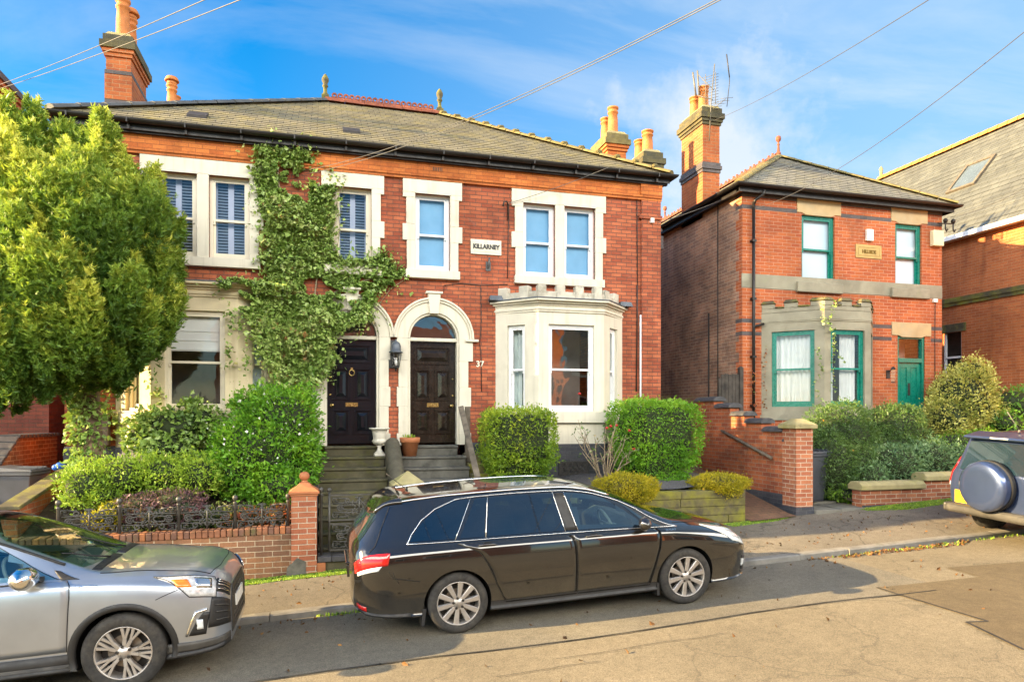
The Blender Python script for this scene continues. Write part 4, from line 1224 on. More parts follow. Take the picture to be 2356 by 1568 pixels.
# stone canted bay with battlements
cx2 = 11.08; p = .923; a0, b0 = 9.55, 12.61
def bay2():
    L = Wall(a0, YF, p, -p); Fr = Wall(a0+p, YF-p); R = Wall(b0-p, YF-p, p, p)
    Lw = p*math.sqrt(2); Fw = b0-a0-2*p
    m = MB(); zs, zt = 2.60, 4.28
    oL, oF, oR = (.22, Lw-.20, zs, zt), (.16, Fw-.16, zs, zt), (.20, Lw-.22, zs, zt)
    for W_, w_, o_ in ((L, Lw, oL), (Fr, Fw, oF), (R, Lw, oR)): wall_cells(m, W_, 0, w_, 2.30, 4.70, [o_], .13, 0)
    def band(mb, z0, z1, o):
        k = o*.41
        mb.prism([(a0-o, YF+.01), (a0+p-k, YF-p-o), (b0-p+k, YF-p-o), (b0+o, YF+.01)], 'z', z0, z1)
    band(m, 2.30, 2.42, .04); band(m, 4.50, 4.545, .025); band(m, 4.47, 4.50, .015)
    o = m.build('bay_window', M_stone, h2o)
    m = MB(); band(m, 1.2, 2.298, .0); m.build('bay_plinth', M_brick2, o)
    m = MB(); m.prism([(a0+.1, YF), (a0+p+.04, YF-p+.1), (b0-p-.04, YF-p+.1), (b0-.1, YF)], 'z', 4.60, 4.64); m.build('lead_roof', M_lead, o)
    m = MB(); m2 = MB()
    for W_, w_, cent in ((L, Lw, (.14, .62, 1.16)), (Fr, Fw, (.10, .58, 1.10)), (R, Lw, (.16, .66, 1.15))):
        m.M = W_; m2.M = W_
        m.box(.0, w_, .002, .13, 4.702, 4.80)
        for c in cent:
            e0, e1 = max(.0, c-.14), min(w_, c+.14)
            m.box(e0, e1, .0, .14, 4.80, 4.91)
            m2.frus(e0-.02, e1+.02, -.03, .17, 4.91, 4.985, .05, .05)
        for i in range(2):
            m2.box(cent[i]+.15, cent[i+1]-.15, -.025, .155, 4.80, 4.835)
    m.M = None; m2.M = None
    bo = m.build('battlement', M_stone, o, bevel=.01); m2.build('coping', M_stonegreen, bo, bevel=.008)
    sash(o, L, *oL[:2], zs, zt, 3.43, .05, M_green, M_glassold, M_net, 'curtain', bw=.05)
    sash(o, Fr, *oF[:2], zs, zt, 3.43, .05, M_green, M_glassold, M_net, 'curtains', bw=.05)
    sash(o, R, *oR[:2], zs, zt, 3.43, .05, M_green, M_glassold, M_net, 'curtain', bw=.05)
bay2()
# alarm box, tablet, fittings
p_ = at(1998, 542, YF); m = MB(F); m.box(p_.x-.10, p_.x+.10, -.07, 0, p_.z-.14, p_.z+.14); m.build('alarm_box', M_whiteplastic, h2o, bevel=.012)
p_ = at(2151, 551, YF); m = MB(F); m.box(p_.x-.16, p_.x+.16, -.12, 0, p_.z-.18, p_.z+.20); m.build('alarm_siren', M_alarm, h2o, bevel=.012)
p_ = at(1998, 579, YF); m = MB(F); m.box(p_.x-.37, p_.x+.37, -.02, .01, p_.z-.16, p_.z+.16)
for (q0, q1, r0, r1) in ((-.30, .30, .09, .10), (-.30, .30, -.10, -.09), (-.31, -.30, -.10, .10), (.30, .31, -.10, .10)): m.box(p_.x+q0, p_.x+q1, -.028, -.02, p_.z+r0, p_.z+r1)
tb = m.build('name_tablet', M_buff, h2o, bevel=.01)
text_mesh('lettering', 'HILLSIDE', .115, M_letters2, lambda s, d, z: F(p_.x+s, -.024+d, p_.z-.01+z), tb, .003, bold=.004, xs=.9)
m = MB(F); m.tube([(9.30, -.07, 7.20), (9.30, -.07, 2.0)], .035, 8); m.tube([(9.45, -.24, 7.42), (9.44, -.24, 7.33), (9.33, -.10, 7.24), (9.30, -.07, 7.15)], .035, 8)
for z in (6.3, 5.0, 3.7, 2.6): m.box(9.25, 9.35, -.11, 0, z, z+.05)
m.tube([(9.30, -.07, 4.40), (9.55, -.08, 4.47)], .03, 6)
m.build('downpipe', M_gutter, h2o)
m = MB(); m.tube([(X2L-.02, 14.35, 7.4), (X2L-.02, 14.35, 2.0)], .012, 5); m.tube([(X2L-.02, 14.75, 4.9), (X2L-.02, 14.75, 1.5)], .02, 5); m.build('cable', M_cable, h2o)
m = MB(F); m.tube([(14.46, -.015, 5.2), (14.45, -.015, 4.2), (14.46, -.015, 2.2)], .008, 5); m.build('cable', M_cable, h2o)
p_ = at(2149, 692, YF); m = MB(F); m.box(p_.x-.06, p_.x+.06, -.05, 0, p_.z-.04, p_.z+.05); m.build('junction_box', M_whiteplastic, h2o)
ln2 = thing('wall_lantern', 'small black lantern with clear glass on the brick beside the green door', 'lantern', F(13.05, -.02, 3.2))
m = MB(F); m.box(13.00, 13.10, -.02, 0, 3.30, 3.50); m.tube([(13.05, -.02, 3.46), (13.05, -.16, 3.52)], .012, 6); m.M = None
m.lathe([(.07, 3.50), (.075, 3.515), (.03, 3.56), (.001, 3.58)], (13.05, YF-.16, 0), 4, smooth=False); m.build('lantern_frame', M_black, ln2)
m = MB(); m.lathe([(.06, 3.19), (.06, 3.21), (.001, 3.21)], (13.05, YF-.16, 0), 4, smooth=False); m.build('lantern_base', M_black, ln2)
m = MB(); m.lathe([(.055, 3.21), (.065, 3.50)], (13.05, YF-.16, 0), 4, smooth=False, caps=False); m.build('lantern_glass', M_glass, ln2)
# insulators on the corner
m = MB(F); m.tube([(14.45, -.10, 7.10), (14.95, -.10, 7.12)], .016, 6)
for x in (14.68, 14.92):
    m.tube([(x, -.10, 7.16), (x, -.10, 6.98), (x+.03, -.10, 6.92), (x+.07, -.10, 6.98)], .018, 6); m.M = None; m.lathe([(.045, 7.14), (.055, 7.20), (.02, 7.24)], (x, YF-.10, 0), 10); m.M = F
m.build('insulator_bracket', M_cable, h2o)
# roof: hipped at the front, ridge running back
Y2B = YB+4
e2L, e2R, e2F = X2L-.22, X2R+.24, YF-.22
rf = MB(); ax, ay, az = 11.90, 15.95, 9.42
hip_rows(rf, [(e2L, e2F, ZEr), (e2R, e2F, ZEr), (ax, ay, az), (ax, ay, az)], .19)
hip_rows(rf, [(e2R, e2F, ZEr), (e2R, Y2B, ZEr), (ax, Y2B, az), (ax, ay, az)], .19)
hip_rows(rf, [(e2L, Y2B, ZEr), (e2L, e2F, ZEr), (ax, ay, az), (ax, Y2B, az)], .19)
r2 = rf.build('roof', M_slate2, h2o)
m = MB(); m.box(e2L+.04, e2R-.04, e2F+.05, e2F+.075, ZEr-.17, ZEr-.01); m.box(e2L+.05, e2R-.05, e2F+.08, YF-.03, ZEr-.15, ZEr-.10)
m.box(e2L+.05, e2L+.075, e2F+.08, Y2B, ZEr-.17, ZEr-.01); m.box(e2L+.08, X2L-.005, YF, Y2B, ZEr-.15, ZEr-.10); m.box(e2R-.075, e2R-.05, e2F+.08, Y2B, ZEr-.17, ZEr-.01)
m.build('fascia', M_gutter, h2o)
m = MB(); gutter_run(m, [(e2L-.03, Y2B), (e2L-.03, e2F-.03), (e2R+.03, e2F-.03), (e2R+.03, Y2B)], ZEr-.005, .065); m.build('gutter', M_gutter, h2o)
m = MB(); ridge_line(m, (e2R, e2F, ZEr+.02), (ax, ay, az+.02), .11, .42); ridge_line(m, (e2L, e2F, ZEr+.02), (ax, ay, az+.02), .11, .42); m.build('hip_tiles', M_mossridge, r2)
m = MB(); ridge_line(m, (ax, ay, az+.01), (ax, Y2B, az+.01), .12, .42, 0, .01, 1.0)
for i in range(16):
    y = ay+.25+i*.42
    for q in (0, .17): m.lathe([(.04, 0), (.042, .04), (.025, .06), (.035, .085), (.001, .10)], (ax, y+q, az+.11), 8)
m.build('ridge_tiles', M_ridge, r2)
for (y, zz) in ((ay, az), (ay+6.4, az)):
    m = MB(); m.lathe([(.07, -.05), (.06, .08), (.04, .10), (.026, .28), (.045, .30), (.026, .32), (.022, .36), (.06, .40), (.072, .45), (.06, .51), (.02, .535), (.001, .54)], (ax, y, zz+.05), 14)
    m.build('finial', M_ridge, r2)
ch2 = chimney(h2o, X2L-.0, X2L+.47, 15.05, 16.09, 7.3, 10.05, [(X2L+.2, 15.35), (X2L+.2, 15.78)], [(8.45, .08, .02), (8.53, .09, .045), (8.62, .08, .02)], capstyle=1, pot_h=.62, hood=())
m = MB()
for i in range(5): m.box(X2L+.0+i*.09, X2L+.11+i*.09, 15.03, 15.05, 7.45, 7.62+i*.085)
m.build('stepped_flashing', M_lead, ch2)
chimney(h2o, 13.2, 13.75, 19.0, 19.9, 7.5, 9.9, [], (), capstyle=1)
# tv aerial strapped to the chimney
ae = thing('tv_aerial', 'grey multi-rod television aerials on a mast strapped to the tall chimney of the right-hand house', 'aerial', (X2L+.0, 15.0, 9.2))
m = MB(); mx, my = X2L+.03, 14.97
m.tube([(mx+.10, my, 9.20), (mx+.15, my-.01, 10.2), (mx+.24, my-.02, 11.1)], .013, 6); m.build('mast', M_wirepale, ae)
m = MB()
for k in range(8):
    z = 9.96+k*.014; y = my+.55-k*.13
    m.tube([(mx+.02+k*.02, y-.05, z), (mx+.30+k*.02, y-.15, z+.02)], .006, 4)
m.tube([(mx+.16, my+.55, 9.96), (mx+.30, my-.40, 10.07)], .008, 5); m.build('lower_boom', M_wirepale, ae)
m = MB()
for k in range(11):
    z = 10.16+k*.07
    m.tube([(mx+.06, my+.25, z), (mx+.33, my-.05, z)], .006, 4)
for q in (.10, .28): m.tube([(mx+q, my+.2-(q-.06)*.9, 10.12), (mx+q, my+.2-(q-.06)*.9, 10.92)], .008, 5)
m.tube([(mx-.02, my+.3, 10.95), (mx+.22, my-.02, 10.45)], .009, 5); m.tube([(mx-.12, my+.4, 11.05), (mx-.06, my+.35, 10.45)], .022, 5); m.tube([(mx-.02, my+.35, 11.08), (mx+.0, my+.3, 10.45)], .022, 5)
m.tube([(mx-.08, my+.4, 10.50), (mx+.20, my, 10.22)], .012, 5)
m.build('reflector', M_wirepale, ae)
m = MB(); m.tube([(mx+.46, my-.2, 11.28), (mx+.54, my-.2, 10.72)], .014, 5); m.tube([(mx+.54, my-.2, 10.72), (mx+.54, my-.2, 10.6), (mx+.50, my-.15, 10.02)], .009, 5); m.build('side_dipole', M_cable, ae)

# ---------------------------------------------------------------- tall house beyond, gable to the street
X3 = 17.8
h3 = thing('gabled_house', 'tall orange brick house at the right edge with long grey slate roof and skylight', 'house', (X3+4, 12, 2))
m = MB(); W3 = Wall(X3, 30, 0, -1)     # s runs towards the street, outward is -x
op3 = [(30-14.75, 30-14.2, 3.2, 4.4)]
def side3(mb):
    zs_ = sorted([.5, 7.68, 3.4, 4.85]); ys_ = [9.0, 15.6, 16.22, 30]
    for i in range(3):
        for j in range(3):
            if i == 1 and j == 1: continue
            mb.quad((X3, ys_[i+1], zs_[j]), (X3, ys_[i], zs_[j]), (X3, ys_[i], zs_[j+1]), (X3, ys_[i+1], zs_[j+1]))
side3(m)
rx3, rz3 = X3+3.4, 11.75
m.add([(X3, 9, .5), (X3+6.8, 9, .5), (X3+6.8, 9, 7.68), (rx3, 9, 11.6), (X3, 9, 7.68)], [(0,1,2,3,4)]); m.add([(X3+6.8, 9, .5), (X3+6.8, 30, .5), (X3+6.8, 30, 7.68), (X3+6.8, 9, 7.68)], [(0,1,2,3)])
m.add([(X3, 22.0, 7.68), (rx3, 22.0, 11.6), (X3+6.8, 22.0, 7.68)], [(0,1,2)])
m.build('wall', M_far, h3)
m = MB(); m.box(X3-.05, X3+.02, 9.0, 26, 5.62, 5.72); m.box(X3-.08, X3+.02, 9.0, 26, 5.72, 5.80); m.box(X3-.05, X3+.02, 9.0, 26, 5.80, 5.86); m.build('string_course', M_stonegreen, h3)
m = MB(); m.box(X3-.03, X3+.03, 15.45, 16.37, 4.86, 5.10); m.build('lintel', M_stonegreen, h3)
m = MB(); m.box(X3+.06, X3+.11, 15.6, 15.66, 3.4, 4.85); m.box(X3+.06, X3+.11, 16.16, 16.22, 3.4, 4.85); m.box(X3+.06, X3+.11, 15.66, 16.16, 4.10, 4.16); m.box(X3+.06, X3+.11, 15.66, 16.16, 3.4, 3.46); wo = m.build('window', M_white, h3)
m = MB(); m.quad((X3+.09, 16.2, 3.42), (X3+.09, 15.62, 3.42), (X3+.09, 15.62, 4.85), (X3+.09, 16.2, 4.85)); m.build('pane', M_glass, wo)
m = MB(); m.box(X3+.5, X3+.55, 15.2, 16.6, 3.2, 5.0); m.build('room', M_dark, wo)
m = MB(); hip_rows(m, [(X3-.22, 22.2, 7.63), (X3-.22, 8.8, 7.63), (rx3, 8.8, rz3), (rx3, 22.2, rz3)], .26, .012)
hip_rows(m, [(X3+7.02, 8.8, 7.63), (X3+7.02, 22.2, 7.63), (rx3, 22.2, rz3), (rx3, 8.8, rz3)], .26, .012); r3 = m.build('roof', M_slate3, h3)
m = MB(); ridge_line(m, (rx3, 8.8, rz3-.02), (rx3, 22.2, rz3-.02), .15, .33, 0, .012, 1.1); 
m.build('ridge_tiles', M_orangeridge, r3)
m = MB(); m.lathe([(.07, 0), (.05, .12), (.07, .16), (.05, .2), (.08, .3), (.03, .4), (.001, .42)], (rx3, 22.1, rz3+.1), 10); m.build('finial', M_cap, r3)
m = MB(); m.box(X3-.30, X3-.18, 8.8, 22.2, 7.50, 7.63); m.box(X3-.18, X3, 8.8, 22.2, 7.52, 7.55); m.build('gutter', M_white, h3)
# skylight lies on the slope
sl3 = (rz3-7.63)/(rx3-X3+.22)
def on3(u, v):
    dx, dy, dz = ray(u, v); s = (7.63-CZ-sl3*(X3-.22))/(dz-sl3*dx)
    return Vector((dx*s, dy*s, CZ+dz*s))
c1, c2 = on3(2203, 428), on3(2268, 378)
ya, yb_ = min(c1.y, c2.y), max(c1.y, c2.y); z_a, z_b = c1.z, c2.z
nn = Vector((-sl3, 0, 1)).normalized()
def sk(y, z, h): 
    x = X3-.22+(z-7.63)/sl3
    return Vector((x, y, z))+nn*h
mid = (ya+yb_)/2
ya, yb_ = mid-.50, mid+.50
za_, zb_ = (z_a+z_b)/2-.5, (z_a+z_b)/2+.5
m = MB()
for (a, b, c, d) in ((ya, ya+.09, za_, zb_), (yb_-.09, yb_, za_, zb_), (ya+.09, yb_-.09, za_, za_+.07), (ya+.09, yb_-.09, zb_-.07, zb_)):
    P = [sk(a, c, -.02), sk(b, c, -.02), sk(b, d, -.02), sk(a, d, -.02), sk(a, c, .08), sk(b, c, .08), sk(b, d, .08), sk(a, d, .08)]
    m.add(P, [(0,3,2,1),(4,5,6,7),(0,1,5,4),(1,2,6,5),(2,3,7,6),(3,0,4,7)])
sko = m.build('skylight', M_oldwood, r3, weld=True)
m = MB(); m.quad(sk(yb_-.09, za_+.07, .04), sk(ya+.09, za_+.07, .04), sk(ya+.09, zb_-.07, .04), sk(yb_-.09, zb_-.07, .04)); m.build('pane', M_paneblue, sko)
m = MB(); m.box(X3-.04, X3-.0, 13.05, 13.08, .5, 7.2); m.build('cable', M_cable, h3)

# ---------------------------------------------------------------- neighbour on the left, mostly behind the yew
h0 = thing('neighbouring_house', 'dark red brick house at the left edge half hidden behind the yew', 'house', (-9.5, 15.6, .5))
m = MB(); m.box(-13, -5.3, 15.6, 24, -1, 6.3); m.build('wall', M_dkbrick, h0)
m = MB(); hip_rows(m, [(-13.2, 15.4, 6.3), (-5.1, 15.4, 6.3), (-8.0, 19.5, 8.6), (-10.5, 19.5, 8.6)], .22); hip_rows(m, [(-5.1, 15.4, 6.3), (-5.1, 24, 6.3), (-8, 19.5, 8.6), (-8, 19.5, 8.6)], .22); hip_rows(m, [(-5.1, 24, 6.3), (-13.2, 24, 6.3), (-10.5, 19.5, 8.6), (-8, 19.5, 8.6)], .22); hip_rows(m, [(-13.2, 24, 6.3), (-13.2, 15.4, 6.3), (-10.5, 19.5, 8.6), (-10.5, 19.5, 8.6)], .22)
m.build('roof', M_slate2, h0)
cc0 = MB(); cc0.box(-7.5, -6.62, 16.6, 17.8, 5.5, 9.25); 
for i, (h, o) in enumerate(((.1, .04), (.1, .08), (.14, .12), (.1, .06))): cc0.box(-7.5-o, -6.62+o, 16.6-o, 17.8+o, 9.25+i*.1, 9.25+i*.1+h*.99, 1 if i > 1 else 0)
cc0.box(-7.52, -6.60, 16.58, 17.82, 8.3, 8.38, 2)
c0o = cc0.build('chimney', [M_chim, M_bluecap, M_bluecap], h0)
pot(c0o, (-7.2, 17.0, 9.6), .5, .13)
# ---------------------------------------------------------------- garden walls, steps, railings, pots, bins
# low brick wall of number 35 with brick-on-edge coping, joined by its pillar
gw = thing('garden_wall', 'low weathered brick wall with brick-on-edge coping under the iron railing', 'wall', (-2.2, 10.25, .1))
m = MB()
m.add([(-4.3, 10.25, -.6), (-.45, 10.25, -.3), (-.45, 10.25, .70), (-4.3, 10.25, .66), (-4.3, 10.48, -.6), (-.45, 10.48, -.3), (-.45, 10.48, .70), (-4.3, 10.48, .66)],
      [(0,1,2,3), (5,4,7,6), (3,2,6,7), (1,5,6,2), (4,0,3,7)])
m.build('brickwork', M_garden, gw)
cp = MB(); rr = random.Random(2)
n = 49
for i in range(n):
    x0 = -4.3+3.85*i/n; z0 = .662+.04*i/n
    cp.box(x0+.004, x0+3.85/n-.006, 10.235+rr.uniform(-.004, .004), 10.49, z0, z0+.105+rr.uniform(-.006, .006), rr.choice((0, 0, 1, 2)))
M_cope = [plain('coping brick', (.24, .10, .05), .85, var=.25, scale=7, bump=.4, bscale=40, stain=((.12,.11,.03), 5, .55, .8)),
          plain('coping brick dark', (.15, .075, .05), .85, var=.25, scale=7, bump=.4, bscale=40, stain=((.10,.10,.03), 5, .55, .8)),
          plain('coping brick orange', (.34, .13, .05), .85, var=.25, scale=7, bump=.4, bscale=40)]
cp.build('coping', M_cope, gw, bevel=.008)
PX0, PX1 = -.45, -.10
gp = thing('gate_pillar', 'square brick gate pillar with terracotta ball finial beside the iron gate', 'pillar', (-.275, 10.38, .1))
m = MB(); m.box(PX0, PX1, 10.20, 10.55, -.3, 1.24); m.build('brickwork', M_pillar, gp)
m = MB(); m.box(PX0-.015, PX1+.015, 10.185, 10.565, 1.241, 1.272); m.box(PX0-.035, PX1+.035, 10.165, 10.585, 1.272, 1.302)
sq = [(.20, 1.302), (.165, 1.33), (.115, 1.362), (.082, 1.395), (.060, 1.42)]
cxp, cyp = -.275, 10.375
for i in range(len(sq)-1):
    (a, z0), (b, z1) = sq[i], sq[i+1]
    m.add([(cxp-a, cyp-a, z0), (cxp+a, cyp-a, z0), (cxp+a, cyp+a, z0), (cxp-a, cyp+a, z0), (cxp-b, cyp-b, z1), (cxp+b, cyp-b, z1), (cxp+b, cyp+b, z1), (cxp-b, cyp+b, z1)], [(0,1,5,4), (1,2,6,5), (2,3,7,6), (3,0,4,7)])
m.lathe([(.058, 1.42), (.045, 1.435), (.035, 1.447), (.05, 1.458), (.068, 1.485), (.073, 1.512), (.064, 1.545), (.038, 1.568), (.001, 1.575)], (cxp, cyp, 0), 20)
m.build('cap', M_terra, gp)
m = MB(); m.add([(PX0-.09, 10.19, -.2), (PX0+.20, 10.19, -.2), (PX0+.20, 10.19, .30), (PX0+.08, 10.19, .36), (PX0-.06, 10.19, .22), (PX0-.09, 10.22, -.2), (PX0+.20, 10.22, -.2), (PX0+.20, 10.22, .30), (PX0+.08, 10.22, .36), (PX0-.06, 10.22, .22)], [(0,1,2,3,4), (0,4,9,5), (4,3,8,9), (3,2,7,8)]); m.build('cement_patch', M_stepgrey, gp)

def scrolls(mb, x0, x1, z0, z1, y, r=.011, n=1):
    """cast-iron tracery: greek-key corners, C scrolls, rosettes about a centre"""
    cx, cz = (x0+x1)/2, (z0+z1)/2; w, h = x1-x0, z1-z0
    def T(p, rad=r): mb.tube([(a, y, b) for a, b in p], rad, 5)
    def spiral(px, pz, R, t0, turns, sg):
        return [(px+R*(1-.72*k/18)*math.cos(t0+sg*turns*2*math.pi*k/18), pz+R*(1-.72*k/18)*math.sin(t0+sg*turns*2*math.pi*k/18)) for k in range(19)]
    for sx in (-1, 1):
        for sz in (-1, 1):
            ex, ez = cx+sx*w/2, cz+sz*h/2
            k = min(w*.16, h*.24)
            T([(ex, ez-sz*k), (ex, ez), (ex-sx*k*1.2, ez), (ex-sx*k*1.2, ez-sz*k*.75), (ex-sx*k*.4, ez-sz*k*.75), (ex-sx*k*.4, ez-sz*k*.35), (ex-sx*k*.85, ez-sz*k*.35)])
            T(spiral(cx+sx*w*.22, cz+sz*h*.34, h*.14, -math.pi/2*sz, 1.15, sx*sz))
            T(spiral(cx+sx*w*.10, cz+sz*h*.22, h*.12, math.pi/2*sz, 1.0, -sx*sz))
            T([(ex-sx*k*1.2, ez), (cx+sx*w*.28, cz+sz*h*.46), (cx+sx*w*.22, cz+sz*h*.48)])
        # round rosette and long eye
        T([(cx+sx*w*.36+h*.15*math.cos(t*.5236), cz+h*.15*math.sin(t*.5236)) for t in range(13)])
        T([(cx+sx*w*.36+h*.07*math.cos(t*.7854), cz+h*.07*math.sin(t*.7854)) for t in range(9)])
        T([(cx+sx*w*.20+w*.13*math.cos(t*.3927), cz+h*.13*math.sin(t*.3927)) for t in range(17)])
        T([(cx+sx*w*.02, cz+h*.05), (cx+sx*w*.08, cz+h*.16), (cx+sx*w*.04, cz+h*.30), (cx, cz+h*.42)]); T([(cx+sx*w*.02, cz-h*.05), (cx+sx*w*.08, cz-h*.16), (cx+sx*w*.04, cz-h*.30), (cx, cz-h*.42)])
        # fleur top
        T(spiral(cx+sx*w*.045, cz+h*.47, h*.07, math.pi*.5 - sx*math.pi*.5, .8, sx))
    T([(cx-w*.5, cz+h*.22), (cx-w*.1, cz+h*.26), (cx, cz+h*.20), (cx+w*.1, cz+h*.26), (cx+w*.5, cz+h*.22)]); T([(cx-w*.5, cz-h*.22), (cx-w*.1, cz-h*.26), (cx, cz-h*.20), (cx+w*.1, cz-h*.26), (cx+w*.5, cz-h*.22)])
    T([(cx, z0), (cx, z1+h*.06)], r*1.3)
def post(name, parent, x, y, z0, z1, r=.022):
    m = MB(); m.lathe([(r, z0), (r, z1-.03), (r*1.25, z1-.02), (r*1.25, z1)], (x, y, 0), 8)
    m.lathe([(r*.5, z1), (r*.6, z1+.015), (r*1.35, z1+.03), (r*1.7, z1+.055), (r*1.35, z1+.085), (.001, z1+.097)], (x, y, 0), 10)
    return m.build(name, M_iron, parent)
rl = thing('iron_railing', 'ornate black cast iron railing of scroll panels on the low garden wall', 'railing', (-2.2, 10.36, .75))
pxs = [at(u, 1200, 10.36).x for u in (134, 275, 411, 541)] + [-.50]
for x in pxs: post('post', rl, x, 10.36, .74, 1.17)
for i in range(len(pxs)-1):
    m = MB(); scrolls(m, pxs[i]+.03, pxs[i+1]-.03, .81, 1.12, 10.36)
    m.build('scroll_panel', M_iron, rl)
gt = thing('iron_gate', 'black wrought iron garden gate with two scroll panels between the brick pillars', 'gate', (.40, 10.35, .3))
m = MB(); gx0, gx1 = .075, .93
for x in (gx0, gx1): m.lathe([(.018, .40), (.018, 1.27)], (x, 10.35, 0), 8); m.ball((x, 10.35, 1.30), .033, 8)
for z in (.42, .80, .855, 1.22): m.box(gx0, gx1, 10.335, 10.365, z-.012, z+.012)
m.build('frame', M_iron, gt)
for (z0, z1) in ((.45, .78), (.89, 1.18)):
    m = MB(); scrolls(m, gx0+.05, gx1-.05, z0, z1, 10.35, .012); m.build('scroll_panel', M_iron, gt)
for x in (-.04, 1.04): post('gate_post', gt, x, 10.35, .3, 1.25, .02)
m = MB(); m.tube([(-.09, 10.35, 1.22), (.0, 10.35, 1.22)], .01, 5); m.tube([(.95, 10.35, 1.22), (1.03, 10.35, 1.22)], .01, 5); m.build('hinge', M_iron, gt)
th = thing('gate_threshold', 'blue brick threshold step below the iron gate', 'step', (.5, 10.3, .1))
m = MB()
for i in range(6): m.box(-.09+i*.20, .105+i*.20, 10.22, 10.55, .27, .355)
m.build('nosing', M_dkcap, th, bevel=.008)
m = MB(); m.box(-.09, 1.1, 10.26, 10.55, -.1, .268); m.build('riser', M_stepmoss, th); m = MB(); m.box(-.098, .02, 10.215, 10.255, -.1, .265); m.build('end_brick', M_terra, th)

# two flights of stone steps either side of a curved stone spine
def steps(label, x0, x1, mat, n, ybot, zbot, group):
    o = thing('stone_steps', label, 'steps', ((x0+x1)/2, 12, zbot), group)
    rz = (ZT-zbot)/n; yt = YF-.30
    for i in range(n):
        z1 = zbot+rz*(i+1); y0 = yt-(n-1-i)*((yt-ybot)/(n-1)); z0 = z1-rz
        m = MB(); ex = 0 if i < n-1 else .10
        y1 = YF+.2 if i == n-1 else y0+.36
        m.box(x0+ex+.01, x1-ex-.01, y0+.03, y1, z0-.25 if i else z0-.3, z1-.055)
        # bull-nosed tread
        yy = [(y0, z1-.028), (y0+.008, z1-.010), (y0+.028, z1), (y1, z1), (y1, z1-.056), (y0+.028, z1-.056), (y0+.008, z1-.046)]
        m.prism(yy, 'x', x0+ex, x1-ex)
        m.build('step', mat, o, bevel=.004)
    return o
steps('flight of mossy green stone steps up to the black front door number 35', -.09, 1.09, M_stepmoss, 9, 10.75, .20, 'stone entrance steps')
steps('flight of grey stone steps up to the brown front door number 37', 1.37, 2.62, M_stepgrey, 8, 10.85, .30, 'stone entrance steps')
sp = thing('spine_wall', 'mossy round-topped stone wall between the two flights of steps', 'wall', (1.23, 12, .2))
m = MB(); N = 8
ys = [10.75, 11.2, 11.7, 12.2, 12.6, 12.85, 12.95, 13.0]; zt_ = [.72, 1.0, 1.28, 1.58, 1.86, 1.99, 1.98, 1.90]
vs, fs = [], []
for y, z in zip(ys, zt_):
    vs.append((1.095, y, .1)); 
    for k in range(N+1):
        t = math.pi*k/N; vs.append((1.23-.135*math.cos(t), y, z-.135+.135*math.sin(t)))
    vs.append((1.365, y, .1))
w = N+3
for i in range(len(ys)-1):
    for k in range(w-1): fs.append((i*w+k, i*w+k+1, (i+1)*w+k+1, (i+1)*w+k))
fs += [tuple(range(w-1, -1, -1)), tuple((len(ys)-1)*w+k for k in range(w))]
m.add([(a, b, c) for a, b, c in vs], [f[::-1] for f in fs], 0, True); m.build('stonework', M_step, sp)
cheek = thing('step_cheek', 'blue brick and rubble cheek at the left side of the mossy steps', 'wall', (-.25, 12.2, .6))
m = MB(); 
for i in range(6): m.box(-.34, -.10, 13.28-(i+1)*.34, 13.28-i*.34-.01, .3, 1.78-i*.19)
m.build('brickwork', M_blue, cheek)
ck2 = thing('stone_edging', 'stepped rough stone edging on the right of the grey steps by the hedge', 'wall', (2.75, 12.4, .9))
m = MB()
for i in range(6): m.box(2.635, 2.95, 13.33-(i+1)*.36, 13.33-i*.36-.01, .3, 1.66-i*.17)
m.build('stonework', M_stonegreen, ck2, bevel=.02)
wp = thing('timber_post', 'leaning grey timber handrail plank with its upright beside the grey steps', 'handrail', (2.72, 12.9, 1.6))
m = MB(); a = at(1061, 936, 12.85); b = at(1101, 1106, 11.25)
d_ = Vector((.05, 0, .012))
m.add([a-d_, a+d_, b+d_, b-d_, a-d_+Vector((0, .05, .02)), a+d_+Vector((0, .05, .02)), b+d_+Vector((0, .05, .02)), b-d_+Vector((0, .05, .02))], [(0,3,2,1), (4,5,6,7), (0,1,5,4), (1,2,6,5), (2,3,7,6), (3,0,4,7)])
m.build('plank', M_oldwood, wp); q = at(1076, 935, 12.95); m = MB(); m.box(q.x-.045, q.x+.045, 12.92, 13.0, 1.5, q.z); m.build('upright', M_oldwood, wp)
# number 37 gate pillar behind the dark car
p2 = thing('gate_pillar', 'short orange brick pillar with pyramid stone cap behind the dark estate car', 'pillar', (1.25, 10.55, .2))
px_ = at(941, 1100, 10.45).x
m = MB(); m.box(px_-.19, px_+.19, 10.42, 10.80, .0, 1.28); m.build('brickwork', M_orangewall, p2)
m = MB(); z = 1.281; m.box(px_-.26, px_+.26, 10.35, 10.87, z, z+.07); m.add([(px_-.26, 10.35, z+.07), (px_+.26, 10.35, z+.07), (px_+.26, 10.87, z+.07), (px_-.26, 10.87, z+.07), (px_, 10.61, z+.26)], [(0,1,4), (1,2,4), (2,3,4), (3,0,4)]); m.build('cap', M_cap, p2, bevel=.006)
